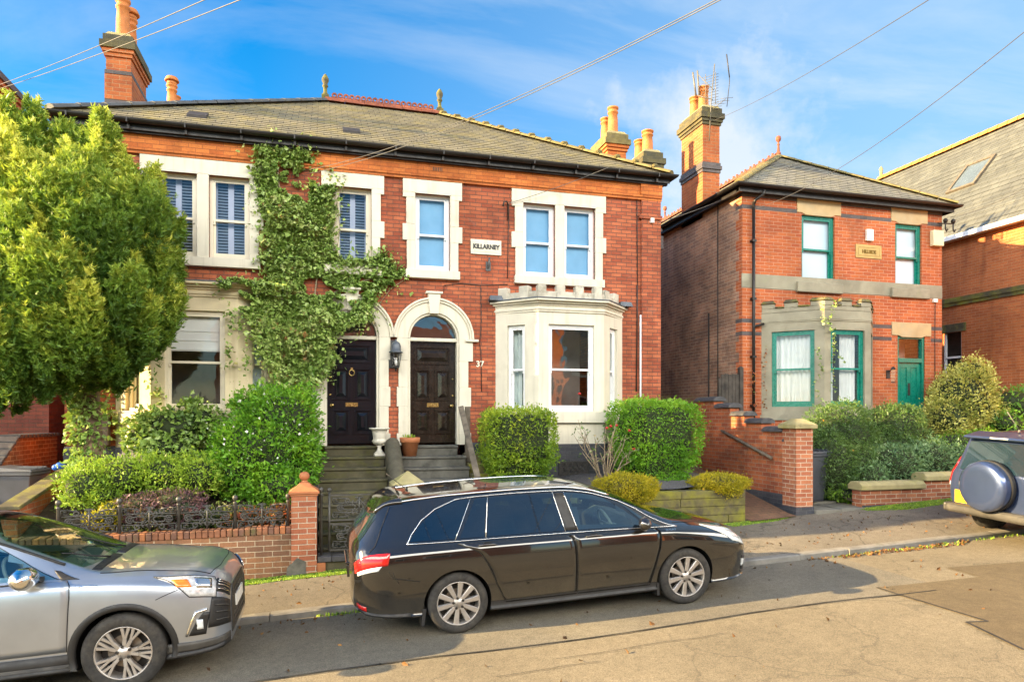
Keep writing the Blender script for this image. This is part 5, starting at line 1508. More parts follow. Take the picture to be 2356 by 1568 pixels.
# mossy block planter wall
pw = thing('planter_wall', 'mossy dark stone block retaining wall below the golden domed shrubs', 'wall', (4.9, 10.45, .3))
rr = random.Random(8); m = MB(); row = 0; z = .0
while z < 1.08:
    h = rr.choice((.13, .15, .14)); 
    h = min(h, 1.12-z+.001)
    x = 2.66
    while x < 7.09:
        L = min(rr.uniform(.6, 1.5), 7.10-x)
        if 7.10-(x+L) < .25: L = 7.10-x
        m.box(x+.004, x+L-.004, 10.40+rr.uniform(0, .012), 10.62, z+.004, z+h-.002); x += L
    y = 10.63
    while y < 12.9:
        L = min(rr.uniform(.4, .7), 12.95-y); m.box(6.88, 7.10+rr.uniform(-.01, .01), y+.004, y+L-.004, z+.004, z+h-.002); y += L
    z += h
m.box(2.67, 7.07, 10.44, 10.6, 0, 1.1); m.build('blockwork', M_stonegreen, pw, bevel=.006)
# stepped boundary wall with saddle-back copings, handrail
bw_ = thing('boundary_wall', 'orange brick boundary wall stepping down to the street with grey half-round copings', 'wall', (8.2, 12, .7))
XW = 8.15
tops = [(1600, 1643, 913), (1650, 1679, 928), (1685, 1712, 947), (1720, 1752, 964), (1757, 1799, 984), (1790, 1812, 1007)]
m = MB(); cpm = MB()
edges = []
for u0, u1, v in tops:
    P_ = atx(u1, v+9, XW+.0); edges.append((P_.y, P_.z))
edges[-1] = (10.79, edges[-1][1])
yprev = 13.9
for (y, z) in edges:
    zt_ = z-.0
    m.box(XW, XW+.225, y, yprev-.001, -.2, zt_)
    N = 8
    pr = [(XW+.1125-.165*math.cos(math.pi*k/N), zt_+.002+.10*math.sin(math.pi*k/N)) for k in range(N+1)]
    cpm.prism([(a, b) for a, b in pr], 'y', y-.05, min(yprev-.055, y+.75)); yprev = y
m.build('brickwork', M_orangewall, bw_); cpm.build('coping', M_dkcap, bw_)
m = MB(); m.box(XW-.012, XW, 10.8, 13.3, .3, .95); m.build('base_course', M_blue, bw_)
a = atx(1660, 990, XW-.06); b = atx(1775, 1053, XW-.06)
hr = thing('timber_handrail', 'sloping old timber handrail fixed to the stepped boundary wall', 'handrail', (XW-.05, a.y, b.z))
m = MB(); m.tube([a, b], .03, 6); m.build('rail', M_oldwood, hr); m = MB()
for t in (.15, .8): q = a.lerp(b, t); m.tube([q, q+Vector((.08, 0, -.03))], .012, 5)
m.build('rail_bracket', M_black, hr)
p3 = thing('gate_pillar', 'tall pale red brick gate pillar with blue brick foot and mossy cap at the stepped wall', 'pillar', (8.3, 10.6, .5))
m = MB(); m.box(8.13, 8.48, 10.40, 10.78, .76, 2.16, 0); m.build('brickwork', M_pillar, p3); m = MB(); m.box(8.115, 8.495, 10.385, 10.795, .2, .759); m.build('base', M_blue, p3)
m = MB(); m.box(8.07, 8.54, 10.34, 10.84, 2.161, 2.235); m.frus(8.07, 8.54, 10.34, 10.84, 2.235, 2.34, .17, .17); m.build('cap', M_cap, p3, bevel=.012, seg=2)
# low wall on the right with chamfered stone copings
lw = thing('front_wall', 'low red brick wall with mossy chamfered stone coping in front of the shrubs', 'wall', (11.5, 10.4, .6))
m = MB(); m.box(9.56, 11.02, 10.42, 10.66, .3, 1.02); m.box(11.02, 16.5, 10.42, 10.66, .3, 1.16); m.build('brickwork', M_pillar, lw)
m = MB(); m.box(9.565, 16.5, 10.405, 10.42, .3, .74); m.build('base_course', M_blue, lw)
m = MB()
for (a, b, z) in ((9.51, 10.98, 1.021), (10.98, 12.6, 1.161), (12.61, 14.4, 1.161), (14.41, 16.5, 1.161)):
    m.prism([(10.36, z), (10.36, z+.085), (10.43, z+.15), (10.65, z+.15), (10.72, z+.085), (10.72, z)], 'x', a, b)
m.build('coping', M_cap, lw, bevel=.012, seg=2)
# timber side gate
tg = thing('timber_gate', 'dark stained vertical board side gate between the two houses', 'gate', (8.1, 14.2, 1.2))
m = MB(); GY = 13.30; xs = [8.39, 8.46, 8.55, 8.64, 8.73, 8.82, 8.91]
for i in range(len(xs)-1): m.box(xs[i]+.004, xs[i+1]-.004, GY, GY+.025, 1.2, 3.33-.10*(i < 1)-.015*(i % 2))
m.box(xs[0], xs[-1], GY+.026, GY+.06, 1.6, 1.7); m.box(xs[0], xs[-1], GY+.026, GY+.06, 2.9, 3.0); m.build('board_panel', M_fence, tg)
m = MB(); m.box(xs[-1]+.002, xs[-1]+.09, GY-.03, GY+.07, 1.0, 3.45); m.frus(xs[-1]-.008, xs[-1]+.10, GY-.04, GY+.08, 3.451, 3.50, .04); m.build('post', M_fence, tg)
# left boundary: edging wall, ramped wall
ew = thing('edging_wall', 'low mossy-topped brick edging wall at the left of the flower bed', 'wall', (-4.1, 11.5, .6))
m = MB(); m.prism([(10.6, -.3), (12.95, -.3), (12.95, 1.50), (10.6, 1.12)], 'x', -4.16, -3.97); m.build('brickwork', M_orangewall, ew); m = MB(); m.prism([(10.57, 1.12), (12.95, 1.502), (12.95, 1.555), (10.57, 1.175)], 'x', -4.20, -3.93); m.build('coping', M_stonegreen, ew, bevel=.008)
sw_ = thing('side_wall', 'orange brick side wall with tiled coping ramping down at the left edge', 'wall', (-5.3, 12, .3))
m = MB(); m.prism([(10.4, -.8), (15.5, -.8), (15.5, 2.0), (13.6, 2.0), (12.0, 1.05), (10.4, .55)], 'x', -5.35, -5.12); m.build('brickwork', M_garden, sw_)
m = MB()
def cope(y0, z0, y1, z1):
    n_ = max(2, int(abs(y1-y0)/.16))
    for i in range(n_):
        a0_, a1_ = i/n_, (i+1)/n_-.02
        m.prism([(y0+(y1-y0)*a0_, z0+(z1-z0)*a0_), (y0+(y1-y0)*a1_, z0+(z1-z0)*a1_), (y0+(y1-y0)*a1_, z0+(z1-z0)*a1_+.06), (y0+(y1-y0)*a0_, z0+(z1-z0)*a0_+.06)], 'x', -5.44, -5.05)
cope(13.6, 2.002, 15.5, 2.002); cope(12.01, 1.06, 13.59, 2.0); cope(10.4, .553, 12.0, 1.053); m.build('coping', M_dkcap, sw_)

# ---- bins, urn, flowerpot
def bin_(label, x, y, z, rot, mat, lidmat, open_=False, s=1.0):
    o = thing('wheelie_bin', label, 'bin', (x, y, z))
    def P(a, b, c): 
        ca, sa = math.cos(rot), math.sin(rot); return (x+(a*ca-b*sa)*s, y+(a*sa+b*ca)*s, z+c*s)
    m = MB(P); m.frus(-.21, .21, -.25, .27, .06, .08, 0, 0)
    v = [(-.20, -.24, .08), (.20, -.24, .08), (.20, .24, .08), (-.20, .24, .08), (-.28, -.33, .96), (.28, -.33, .96), (.28, .33, .96), (-.28, .33, .96)]
    m.add(v, [(0,3,2,1), (0,1,5,4), (1,2,6,5), (2,3,7,6), (3,0,4,7), (4,5,6,7)]); m.box(-.295, .295, -.35, .34, .92, .975); m.build('body', mat, o, bevel=.012)
    m = MB(P)
    m.add([(-.30, -.37, .98), (.30, -.37, .98), (.30, .36, .98), (-.30, .36, .98), (-.27, -.34, 1.02), (.27, -.34, 1.02), (.26, .30, 1.075), (-.26, .30, 1.075)], [(0,3,2,1), (0,1,5,4), (1,2,6,5), (2,3,7,6), (3,0,4,7), (4,5,6,7)])
    for q in (-.12, .02, .14): m.box(q, q+.02, -.36, .25, 1.02, 1.055)
    m.tube([(-.26, .40, .98), (.26, .40, .98)], .018, 6); m.build('lid', lidmat, o, bevel=.01)
    for sx in (-.24, .24):
        m = MB(P); m.lathe([(.001, sx-.025), (.10, sx-.025), (.10, sx+.025), (.001, sx+.025)], (0, .27, .10), 14, 0, 'x'); m.build('wheel', M_black, o)
    return o
bin_('dark grey wheelie bin standing behind the tall pale red brick pillar', 9.02, 11.25, .70, math.radians(15), M_plastic, M_plastic)
bin_('dark wheelie bin with ribbed lid in the passage left of the yew', -4.60, 12.35, .62, math.radians(80), M_plastic, M_plastic, s=.92)
bb = MB(); q = at(139, 1068, 12.4); bb.ball((q.x, q.y, q.z-.02), .075, 8, 0, .8); bb.ball((q.x-.07, q.y, q.z-.045), .05, 8); tag(bb.build('plastic_bag', M_bluebag), 'bright blue plastic bag on the bin lid beside the house corner', 'bag')
ur = thing('garden_urn', 'white classical garden urn on the top step before the black door', 'urn', (1.0, 12.72, 1.64))
q = at(873, 1048, 12.97); ux = q.x; uz = 1.642; UY = 12.97
m = MB(); m.box(ux-.115, ux+.115, UY-.115, UY+.115, uz, uz+.06)
m.build('base', M_urn, ur, bevel=.008)
m = MB(); m.lathe([(.10, .06), (.105, .075), (.07, .10), (.045, .15), (.042, .19), (.06, .22), (.055, .235), (.10, .25), (.145, .29), (.15, .34), (.128, .37), (.135, .38), (.15, .48), (.165, .56), (.215, .58), (.225, .595), (.215, .605), (.19, .60), (.15, .52), (.001, .50)], (ux, UY, uz), 24)
for k in range(16):
    t = 2*math.pi*k/16; m.tube([(ux+.105*math.cos(t), UY+.105*math.sin(t), uz+.255), (ux+.152*math.cos(t), UY+.152*math.sin(t), uz+.33)], .012, 5)
m.build('bowl', M_urn, ur)
for o_ in ur.children:
    pz = np.array([ux, UY, uz]) - np.array(WL[ur.name])
    for v_ in o_.data.vertices: v_.co = Vector(pz) + (v_.co-Vector(pz))*.87

fp = thing('flower_pot', 'terracotta flower pot with green seedlings on the grey steps', 'plant pot', (1.5, 12.75, 1.64))
q = at(943, 1040, 12.98); fx = q.x; fz = 1.632
m = MB(); m.lathe([(.125, 0), (.165, .25), (.185, .255), (.195, .35), (.175, .355), (.165, .31), (.001, .30)], (fx, 12.98, fz), 22); m.build('pot', M_terra, fp)
# ---------------------------------------------------------------- vegetation
def leaves(name, P, N, size, mat, parent=None, aspect=.5, up=.25, spread=.8, tint=None, seed=0, loc=None, core=None, fold=.25, sizevar=.35, mats_extra=()):
    """one small folded blade per point; N = outward direction of the growth"""
    r = np.random.default_rng(seed)
    n = len(P)
    A = N + r.normal(size=(n, 3))*spread + np.array([0, 0, up]); A /= np.linalg.norm(A, axis=1)[:, None]
    T = np.cross(A, r.normal(size=(n, 3))); T /= np.linalg.norm(T, axis=1)[:, None]
    K = np.cross(A, T)
    L = size*(1+sizevar*r.normal(size=n)).clip(.4, 1.8)
    Wd = L*aspect
    base = P - A*(L*.5)[:, None]; tip = P + A*(L*.5)[:, None]
    lft = P - T*(Wd*.5)[:, None] + K*(Wd*fold)[:, None] - A*(L*.08)[:, None]; rgt = P + T*(Wd*.5)[:, None] + K*(Wd*fold)[:, None] - A*(L*.08)[:, None]
    V = np.stack([base, rgt, tip, lft], 1).reshape(-1, 3)
    idx = np.arange(n)*4
    Fc = np.concatenate([np.stack([idx, idx+1, idx+2], 1), np.stack([idx, idx+2, idx+3], 1)], 0)
    tint = r.uniform(size=n) if tint is None else np.clip(tint + r.normal(size=n)*.12, 0, 1)
    tf = np.concatenate([tint, tint])
    fl = Fc.tolist(); mi = [0]*len(fl)
    mats = [mat]
    if core is not None:
        cv, cf, cmat = core
        b = len(V); V = np.concatenate([V, np.asarray(cv)]); fl += [[b+i for i in f] for f in cf]; mi += [1]*len(cf)
        tf = np.concatenate([tf, np.zeros(len(cf))]); mats.append(cmat)
    o = raw(name, V, fl, mi, None, mats, parent, loc)
    at_ = o.data.attributes.new('tint', 'FLOAT', 'FACE')
    at_.data.foreach_set('value', tf.astype(np.float32))
    return o
def blob(c, rad, n, p=2.0, thick=.12, bump=.10, bf=1.2, seed=0, zmin=None, stick=.0):
    r = np.random.default_rng(seed)
    D = r.normal(size=(n*2, 3))
    if p > 2.5: D = r.uniform(-1, 1, size=(n*2, 3)); 
    D /= np.abs(D).max(axis=1)[:, None] if p > 2.5 else np.linalg.norm(D, axis=1)[:, None]
    if p > 2.5: D /= ((np.abs(D)**p).sum(1)**(1/p))[:, None]
    rad = np.array(rad, float)
    S = D*rad
    Nn = np.sign(D)*np.abs(D)**(p-1)/rad; Nn /= np.linalg.norm(Nn, axis=1)[:, None]
    q = 1 + bump*vnoise(S+np.array(c), bf, seed) + bump*.5*vnoise(S+np.array(c), bf*2.7, seed+1)
    S = S*q[:, None] - Nn*(np.abs(r.normal(size=len(S)))*thick)[:, None] + Nn*(r.exponential(size=len(S))*stick)[:, None]
    P = S + np.array(c)
    keep = np.ones(len(P), bool)
    if zmin is not None: keep &= P[:, 2] > (zmin(P) if callable(zmin) else zmin)
    P, Nn = P[keep][:n], Nn[keep][:n]
    return P, Nn
def corebox(c, rad, p=2.0, k=.80, n=14):
    vs, fs = [], []
    for i in range(n+1):
        th = math.pi*i/n
        for j in range(2*n):
            ph = math.pi*j/n
            d = np.array([math.sin(th)*math.cos(ph), math.sin(th)*math.sin(ph), math.cos(th)])
            if p > 2.5: d = d/((np.abs(d)**p).sum()**(1/p))
            vs.append(tuple(np.array(c)+d*np.array(rad)*k))
    for i in range(n):
        for j in range(2*n):
            j2 = (j+1) % (2*n)
            fs.append([i*2*n+j, (i+1)*2*n+j, (i+1)*2*n+j2, i*2*n+j2])
    return vs, fs
def merge_cores(cs, mat):
    V, Fs = [], []
    for v, f in cs:
        b = len(V); V += v; Fs += [[b+i for i in q] for q in f]
    return V, Fs, mat

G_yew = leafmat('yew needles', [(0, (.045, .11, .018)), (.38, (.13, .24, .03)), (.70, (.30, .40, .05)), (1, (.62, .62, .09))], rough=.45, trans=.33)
G_ivy = leafmat('ivy leaves', [(0, (.08, .16, .035)), (.4, (.21, .33, .07)), (.75, (.36, .47, .13)), (.94, (.50, .54, .22)), (1, (.38, .19, .07))], rough=.35, trans=.2, spec=.5)
G_hedge = leafmat('box hedge leaves', [(0, (0.052, 0.131, 0.014)), (.4, (0.175, 0.298, 0.021)), (.8, (0.403, 0.490, 0.032)), (1, (0.665, 0.665, 0.052))], rough=.42, trans=.3)
G_privet = leafmat('fresh green hedge leaves', [(0, (0.044, 0.149, 0.014)), (.4, (0.131, 0.333, 0.021)), (.8, (0.298, 0.507, 0.035)), (1, (0.525, 0.700, 0.105))], rough=.4, trans=.32)
G_lime = leafmat('lime green hedge leaves', [(0, (0.088, 0.175, 0.018)), (.4, (0.245, 0.385, 0.035)), (.8, (0.455, 0.595, 0.061)), (1, (0.700, 0.750, 0.158))], rough=.45, trans=.32)
G_gold = leafmat('golden shrub leaves', [(0, (0.156, 0.144, 0.010)), (.4, (0.384, 0.324, 0.014)), (.8, (0.624, 0.480, 0.024)), (1, (0.660, 0.288, 0.024))], rough=.45, trans=.3)
G_dark = leafmat('dark shrub leaves', [(0, (0.034, 0.082, 0.024)), (.5, (0.095, 0.177, 0.041)), (.85, (0.201, 0.296, 0.082)), (.97, (0.378, 0.402, 0.189)), (1, (1.013, 0.425, 0.047))], rough=.4, trans=.2)
G_grey = leafmat('grey green shrub leaves', [(0, (0.051, 0.119, 0.051)), (.5, (0.142, 0.248, 0.107)), (.85, (0.284, 0.402, 0.189)), (1, (0.520, 0.614, 0.378))], rough=.4, trans=.2)
G_varie = leafmat('variegated leaves', [(0, (0.053, 0.105, 0.026)), (.4, (0.229, 0.264, 0.053)), (.7, (0.632, 0.580, 0.140)), (1, (0.800, 0.800, 0.299))], rough=.4, trans=.25)
G_laurel = leafmat('laurel leaves', [(0, (0.052, 0.158, 0.021)), (.5, (0.158, 0.367, 0.035)), (1, (0.385, 0.630, 0.105))], rough=.3, trans=.25, spec=.5)
G_purple = leafmat('purple leaves', [(0, (0.043, 0.026, 0.030)), (.5, (0.130, 0.061, 0.076)), (.85, (0.281, 0.130, 0.130)), (1, (0.648, 0.475, 0.475))], rough=.4, trans=.15)
G_red = leafmat('red autumn leaves', [(0, (0.120, 0.030, 0.018)), (.5, (0.330, 0.075, 0.030)), (.8, (0.450, 0.180, 0.060)), (1, (0.180, 0.225, 0.045))], rough=.45, trans=.2)
G_mixed = leafmat('bedding leaves', [(0, (0.052, 0.091, 0.019)), (.5, (0.156, 0.195, 0.039)), (.8, (0.390, 0.338, 0.065)), (1, (0.715, 0.676, 0.546))], rough=.5, trans=.2)
G_fallen = leafmat('fallen leaves', [(0, (.04, .018, .01)), (.5, (.12, .055, .02)), (1, (.26, .13, .04))], rough=.8, trans=.05)
G_weed = leafmat('weed leaves', [(0, (0.088, 0.193, 0.021)), (.6, (0.228, 0.385, 0.035)), (1, (0.490, 0.595, 0.070))], rough=.5, trans=.25)

# --- the yew: plumes of short sprays on a forked trunk
yw = thing('yew_tree', 'big yew tree with yellow green tips in front of the left house', 'tree', (-3.50, 11.9, 1.1))
m = MB()
m.tube([(-3.42, 11.85, 1.0), (-3.45, 11.85, 1.5), (-3.52, 11.88, 2.2), (-3.55, 11.9, 2.9), (-3.5, 11.9, 3.8), (-3.45, 11.9, 5.0), (-3.4, 11.9, 6.0)], [.30, .235, .20, .19, .16, .11, .05], 12)
for (dx, dy, z0, z1, l) in ((.9, .1, 2.7, 3.9, 1), (-.9, -.2, 2.6, 3.6, 1), (.4, -.7, 2.9, 4.2, 1), (-.6, .5, 3.0, 4.6, 1), (.8, .4, 3.6, 5.1, 1), (-.8, -.4, 3.7, 5.3, 1)):
    m.tube([(-3.52, 11.9, z0), (-3.5+dx*.5, 11.9+dy*.5, (z0+z1)/2-.05), (-3.5+dx, 11.9+dy, z1)], [.10, .07, .03], 7)
m.build('trunk', M_trunk, yw)
rY = np.random.default_rng(21)
plumes = []
def plume(u, v, y, r, h, n=1.0): p = at(u, v, y); plumes.append((p.x, p.y, p.z, r, h, n))
# outline read off the photo, each at its own depth
for (u, v, y, r, h) in [(60,372,12.2,.42,.52), (-10,410,12.2,.5,.6), (130,400,12.4,.36,.5), (75,300,12.2,.16,.30), (150,345,12.2,.14,.22), (20,320,12.2,.16,.3), (235,318,12.0,.15,.26), (232,362,12.0,.22,.26), (205,420,11.8,.36,.45), (180,455,11.4,.45,.55), (275,432,12.0,.30,.36), (315,470,11.9,.32,.42),
        (60,450,11.3,.6,.7), (130,500,11.0,.6,.65), (-30,520,11.6,.6,.8), (345,520,12.0,.30,.42), (368,575,12.2,.30,.42), (300,520,11.3,.52,.6), (220,560,10.9,.5,.6), (40,590,10.9,.6,.65), (375,645,12.1,.24,.36), (315,620,11.4,.44,.5),
        (130,640,10.7,.52,.62), (250,660,10.9,.5,.55), (-40,680,11.4,.6,.6), (50,710,10.8,.55,.55), (330,700,11.6,.36,.38), (372,695,11.9,.2,.28), (180,730,10.8,.48,.5), (290,740,11.2,.46,.46), (110,790,10.8,.46,.42), (20,800,10.9,.5,.48),
        (-60,820,11.4,.5,.5), (240,800,11.2,.40,.36), (310,765,11.5,.28,.28), (350,730,11.7,.3,.3), (150,840,11.3,.26,.22), (70,862,11.1,.34,.24), (0,872,11.2,.38,.28), (225,830,11.6,.22,.2), (150,590,12.4,.6,.7), (250,600,12.6,.5,.7), (60,560,12.6,.7,.8), (180,460,12.6,.6,.7), (180,720,12.4,.6,.6), (80,760,12.3,.6,.5), (385,715,11.8,.14,.16),
        (268,845,11.5,.16,.18), (300,815,11.4,.2,.2), (-60,430,12.2,.6,.8), (-70,600,11.9,.7,.8)]:
    plume(u, v, y, r, h)
PP, NN, TT, cores = [], [], [], []
rp = np.random.default_rng(17)
for k, (x, y, z, r, h, q) in enumerate(plumes):
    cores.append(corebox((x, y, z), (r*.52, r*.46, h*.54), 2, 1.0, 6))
    base = rp.normal()*.10
    # each mass is a bunch of upswept plumes with dark gaps between them
    m_ = int(9 + 30*r*h)
    for j in range(m_):
        d = rp.normal(size=3); d[1] = -abs(d[1])*1.0 if rp.uniform() < .75 else d[1]; d /= np.linalg.norm(d)
        c = np.array([x+d[0]*r*.86, y+d[1]*r*.84, z+d[2]*h*.82])
        rr_ = rp.uniform(.085, .155)*(.7+.6*min(r, .6)); hh = rr_*rp.uniform(1.8, 3.2)
        n = int(190*(rr_*hh)/.04)+60
        P, Nn = blob((0, 0, 0), (rr_, rr_, hh), n, 2.0, .035, .22, 3.5, seed=100+k*40+j, stick=.02)
        lean = np.array([d[0]*.45, d[1]*.45, .35])
        P = P + np.outer(P[:, 2], lean)*.6
        f = np.linalg.norm(P/np.array([rr_, rr_, hh]), axis=1)
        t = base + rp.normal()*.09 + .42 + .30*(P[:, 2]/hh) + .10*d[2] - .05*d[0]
        PP.append(P+c); NN.append(Nn*.7+lean); TT.append(t)
PP, NN, TT = np.concatenate(PP), np.concatenate(NN), np.concatenate(TT)
r = np.random.default_rng(3); n = len(PP)
A = NN*.8 + r.normal(size=(n, 3))*.40 + np.array([0, 0, .55]); A /= np.linalg.norm(A, axis=1)[:, None]
T = np.cross(A, r.normal(size=(n, 3))); T /= np.linalg.norm(T, axis=1)[:, None]
QP, QN, QT = [], [], []
for (f, s) in ((0, 0), (-.2, 1), (-.2, -1), (.2, 1), (.2, -1)):
    QP.append(PP + A*(f*.09) + T*(s*.022)); QN.append(A*1.0 + T*(s*1.0)); QT.append(TT)
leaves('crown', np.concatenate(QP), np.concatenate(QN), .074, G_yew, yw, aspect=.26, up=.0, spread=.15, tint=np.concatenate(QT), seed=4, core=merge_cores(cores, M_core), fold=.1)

def poly_pts(poly, n, seed):
    r = np.random.default_rng(seed); poly = np.array(poly, float)
    lo, hi = poly.min(0), poly.max(0); out = []
    while sum(len(o) for o in out) < n:
        Q = r.uniform(lo, hi, size=(n*2, 2)); ins = np.zeros(len(Q), bool)
        j = len(poly)-1
        for i in range(len(poly)):
            xi, yi = poly[i]; xj, yj = poly[j]
            c = ((yi > Q[:, 1]) != (yj > Q[:, 1])) & (Q[:, 0] < (xj-xi)*(Q[:, 1]-yi)/(yj-yi+1e-12)+xi)
            ins ^= c; j = i
        out.append(Q[ins])
    return np.concatenate(out)[:n]
# --- ivy on the front of number 35 (outline surveyed on the wall plane)
def wallpoly(pts, y): return [(at(u, v, y).x, at(u, v, y).z) for u, v in pts]
iv_main = [(590,338),(640,328),(700,345),(722,372),(690,400),(700,425),(742,405),(760,392),(768,440),(768,500),(760,560),(785,600),(850,600),(880,580),(905,610),(930,622),(915,650),(880,655),(858,690),(850,740),(800,752),(768,775),(765,850),(728,892),(650,893),(608,835),(596,770),(570,730),(540,700),(515,668),(550,660),(600,655),(622,648),(602,600),(615,520),(596,470),(590,400)]
Pq = poly_pts(wallpoly(iv_main, YF), 32000, 31)
rj = np.random.default_rng(44)
Pq = Pq + rj.normal(size=Pq.shape)*np.where(rj.uniform(size=len(Pq)) < .28, .14, .03)[:, None]
n3 = np.column_stack([Pq[:, 0], np.zeros(len(Pq)), Pq[:, 1]])
g = vnoise(n3, .9, 8) + .5*vnoise(n3, 2.6, 9)
dens = g > -.9 + .55*(Pq[:, 1] > 6.1)*(np.abs(Pq[:, 0]+.55+0) < .28)*1.0
Pq = Pq[dens]; g = g[dens]
r = np.random.default_rng(5)
dep = .03 + np.abs(r.normal(size=len(Pq)))*.05 + np.clip(g, 0, 1)*.13 + .16*np.clip((4.6-Pq[:, 1]), 0, 1)
Y0 = YF - dep
# where it crosses the bay and door surround it lies over them
bayx = mir(3.345)
onbay = (Pq[:, 0] < bayx-.02) & (Pq[:, 1] < 4.75)
Y0 = np.where(onbay, np.minimum(Y0, YF-.06-np.clip((bayx-Pq[:, 0])*.95, 0, .66)-dep), Y0)
Y0 = np.where((Pq[:, 1] > 4.55) & (Pq[:, 1] < 4.78) & (Pq[:, 0] < bayx+.15), Y0-.14, Y0)
Y0 = np.where((Pq[:, 0] > -.25) & (Pq[:, 1] < 4.75), Y0-.09, Y0)
P3 = np.column_stack([Pq[:, 0], Y0, Pq[:, 1]])
N3 = np.tile(np.array([0, -1.0, 0]), (len(P3), 1)) + np.array([0, 0, -.55])
ivy = leaves('ivy', P3, N3, .076, G_ivy, None, aspect=.8, up=0, spread=.5, tint=.60+.16*np.clip(g, -1, 1)+.35*(vnoise(P3, 3.1, 77) > 1.05)*(P3[:, 2] < 4.7), seed=6, fold=.12)
m = MB()
rr = random.Random(4)
def runner(pts, y, rad=.008):
    P_ = [at(u, v, y) for u, v in pts]; m.tube([(p.x+rr.uniform(-.02, .02), p.y, p.z) for p in P_], rad, 5); return P_
for pts in ([(690,892),(680,800),(670,700),(660,600),(650,480),(640,400),(636,335)], [(700,890),(712,780),(730,640),(740,520),(735,420)], [(660,892),(640,780),(610,690),(560,662),(520,650)], [(720,700),(790,660),(860,640),(925,630)], [(600,520),(590,500)]):
    runner(pts, YF-.03, .016)
runner([(845,755),(870,700),(900,665),(935,640)], YF-.03, .006); runner([(772,600),(782,520),(776,460),(792,425)], YF-.06, .006)
stm = m.build('stems', M_twig, ivy)
def vine(name, label, lines, y, n, size, seed, wid=.07, mat=None, group=None, base=None):
    P_, r = [], np.random.default_rng(seed)
    for pts in lines:
        q = np.array([tuple(at(u, v, y if not callable(y) else y(u, v))) for u, v in pts])
        seg = np.linalg.norm(np.diff(q, axis=0), axis=1); tot = seg.sum(); k = int(n*tot)
        s = r.uniform(0, tot, k); c = np.concatenate([[0], np.cumsum(seg)]); i = np.clip(np.searchsorted(c, s)-1, 0, len(seg)-1)
        f = ((s-c[i])/seg[i])[:, None]
        P_.append(q[i]*(1-f)+q[i+1]*f + r.normal(size=(k, 3))*np.array([wid, wid*.5, wid]))
    P_ = np.concatenate(P_); P_[:, 1] -= .03
    o = leaves(name, P_, np.tile(np.array([0, -1.0, -.4]), (len(P_), 1)), size, mat or G_ivy, None, aspect=.8, up=0, spread=.6, seed=seed+1, fold=.12)
    return tag(o, label, 'ivy')
tag(ivy, 'sheet of green ivy climbing the brick front of number 35 up to the gutter', 'ivy')
vine('ivy', 'thin ivy tendrils running over the old cream bay window left of the tall ivy', [[(350,850),(370,900),(385,935)], [(345,880),(365,905),(388,930)], [(252,870),(240,930),(262,960),(290,980)], [(253,930),(275,990),(250,1010)], [(525,700),(530,750),(528,800),(530,850)], [(545,725),(562,760),(568,800),(566,860)], [(700,430),(760,400),(790,420)]],
      lambda u, v: 12.60 if 380 > u > 330 or u > 515 else 13.28, 70, .07, 41, .05)
# bush of ivy below the bay
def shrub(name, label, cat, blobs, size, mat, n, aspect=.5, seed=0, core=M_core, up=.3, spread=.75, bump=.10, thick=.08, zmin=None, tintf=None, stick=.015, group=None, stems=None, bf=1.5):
    PP, NN, TT, cs = [], [], [], []
    for k, (c, rad, p) in enumerate(blobs):
        q = n*rad[0]*rad[2]
        P, Nn = blob(c, rad, int(q), p, thick, bump, bf, seed+k, zmin, stick)
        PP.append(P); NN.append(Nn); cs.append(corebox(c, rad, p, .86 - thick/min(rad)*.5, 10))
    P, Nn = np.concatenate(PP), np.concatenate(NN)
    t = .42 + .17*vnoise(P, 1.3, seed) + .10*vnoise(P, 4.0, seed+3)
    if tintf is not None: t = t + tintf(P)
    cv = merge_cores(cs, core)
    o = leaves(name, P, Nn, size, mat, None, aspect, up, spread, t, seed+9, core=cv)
    tag(o, label, cat, group)
    return o
def B(u, v, y, ru, rv, ry, p=2.0):
    """blob centred on a photo point at depth y, radii given in photo pixels across and up, metres deep"""
    c = at(u, v, y); s = (Vector((c.x, c.y, 0)).dot(Vector((SA, CA, 0))))/FPX
    return (tuple(c), (ru*s*1.0, ry, rv*s), p)
shrub('ivy_bush', 'tangle of dark ivy below the cream bay window sill', 'shrub', [B(400,985,12.35,80,55,.35), B(330,1000,12.4,45,50,.3), B(460,970,12.45,50,45,.3), B(440,930,12.5,28,20,.2), B(385,1030,12.2,60,45,.35)], .085, G_ivy, 5200, .8, 50, bump=.22, thick=.15, spread=.8, up=-.1)
# ivy up the yew trunk
r = np.random.default_rng(9); k = 850
zz = r.uniform(1.15, 2.95, k); ang = r.normal(size=k)*.85 - 1.75 ; rad = .21 + .05*np.abs(r.normal(size=k)) + .10*np.clip(1.6-zz, 0, .5)
Pt = np.column_stack([-3.50+rad*np.cos(ang), 11.87+rad*np.sin(ang), zz]); Nt = np.column_stack([np.cos(ang), np.sin(ang), -.5*np.ones(k)])
tag(leaves('ivy', Pt, Nt, .075, G_ivy, None, .85, 0, .45, .55+.2*vnoise(Pt, 2, 3), 12, fold=.12), 'pale green ivy wrapped round the trunk of the yew', 'ivy')

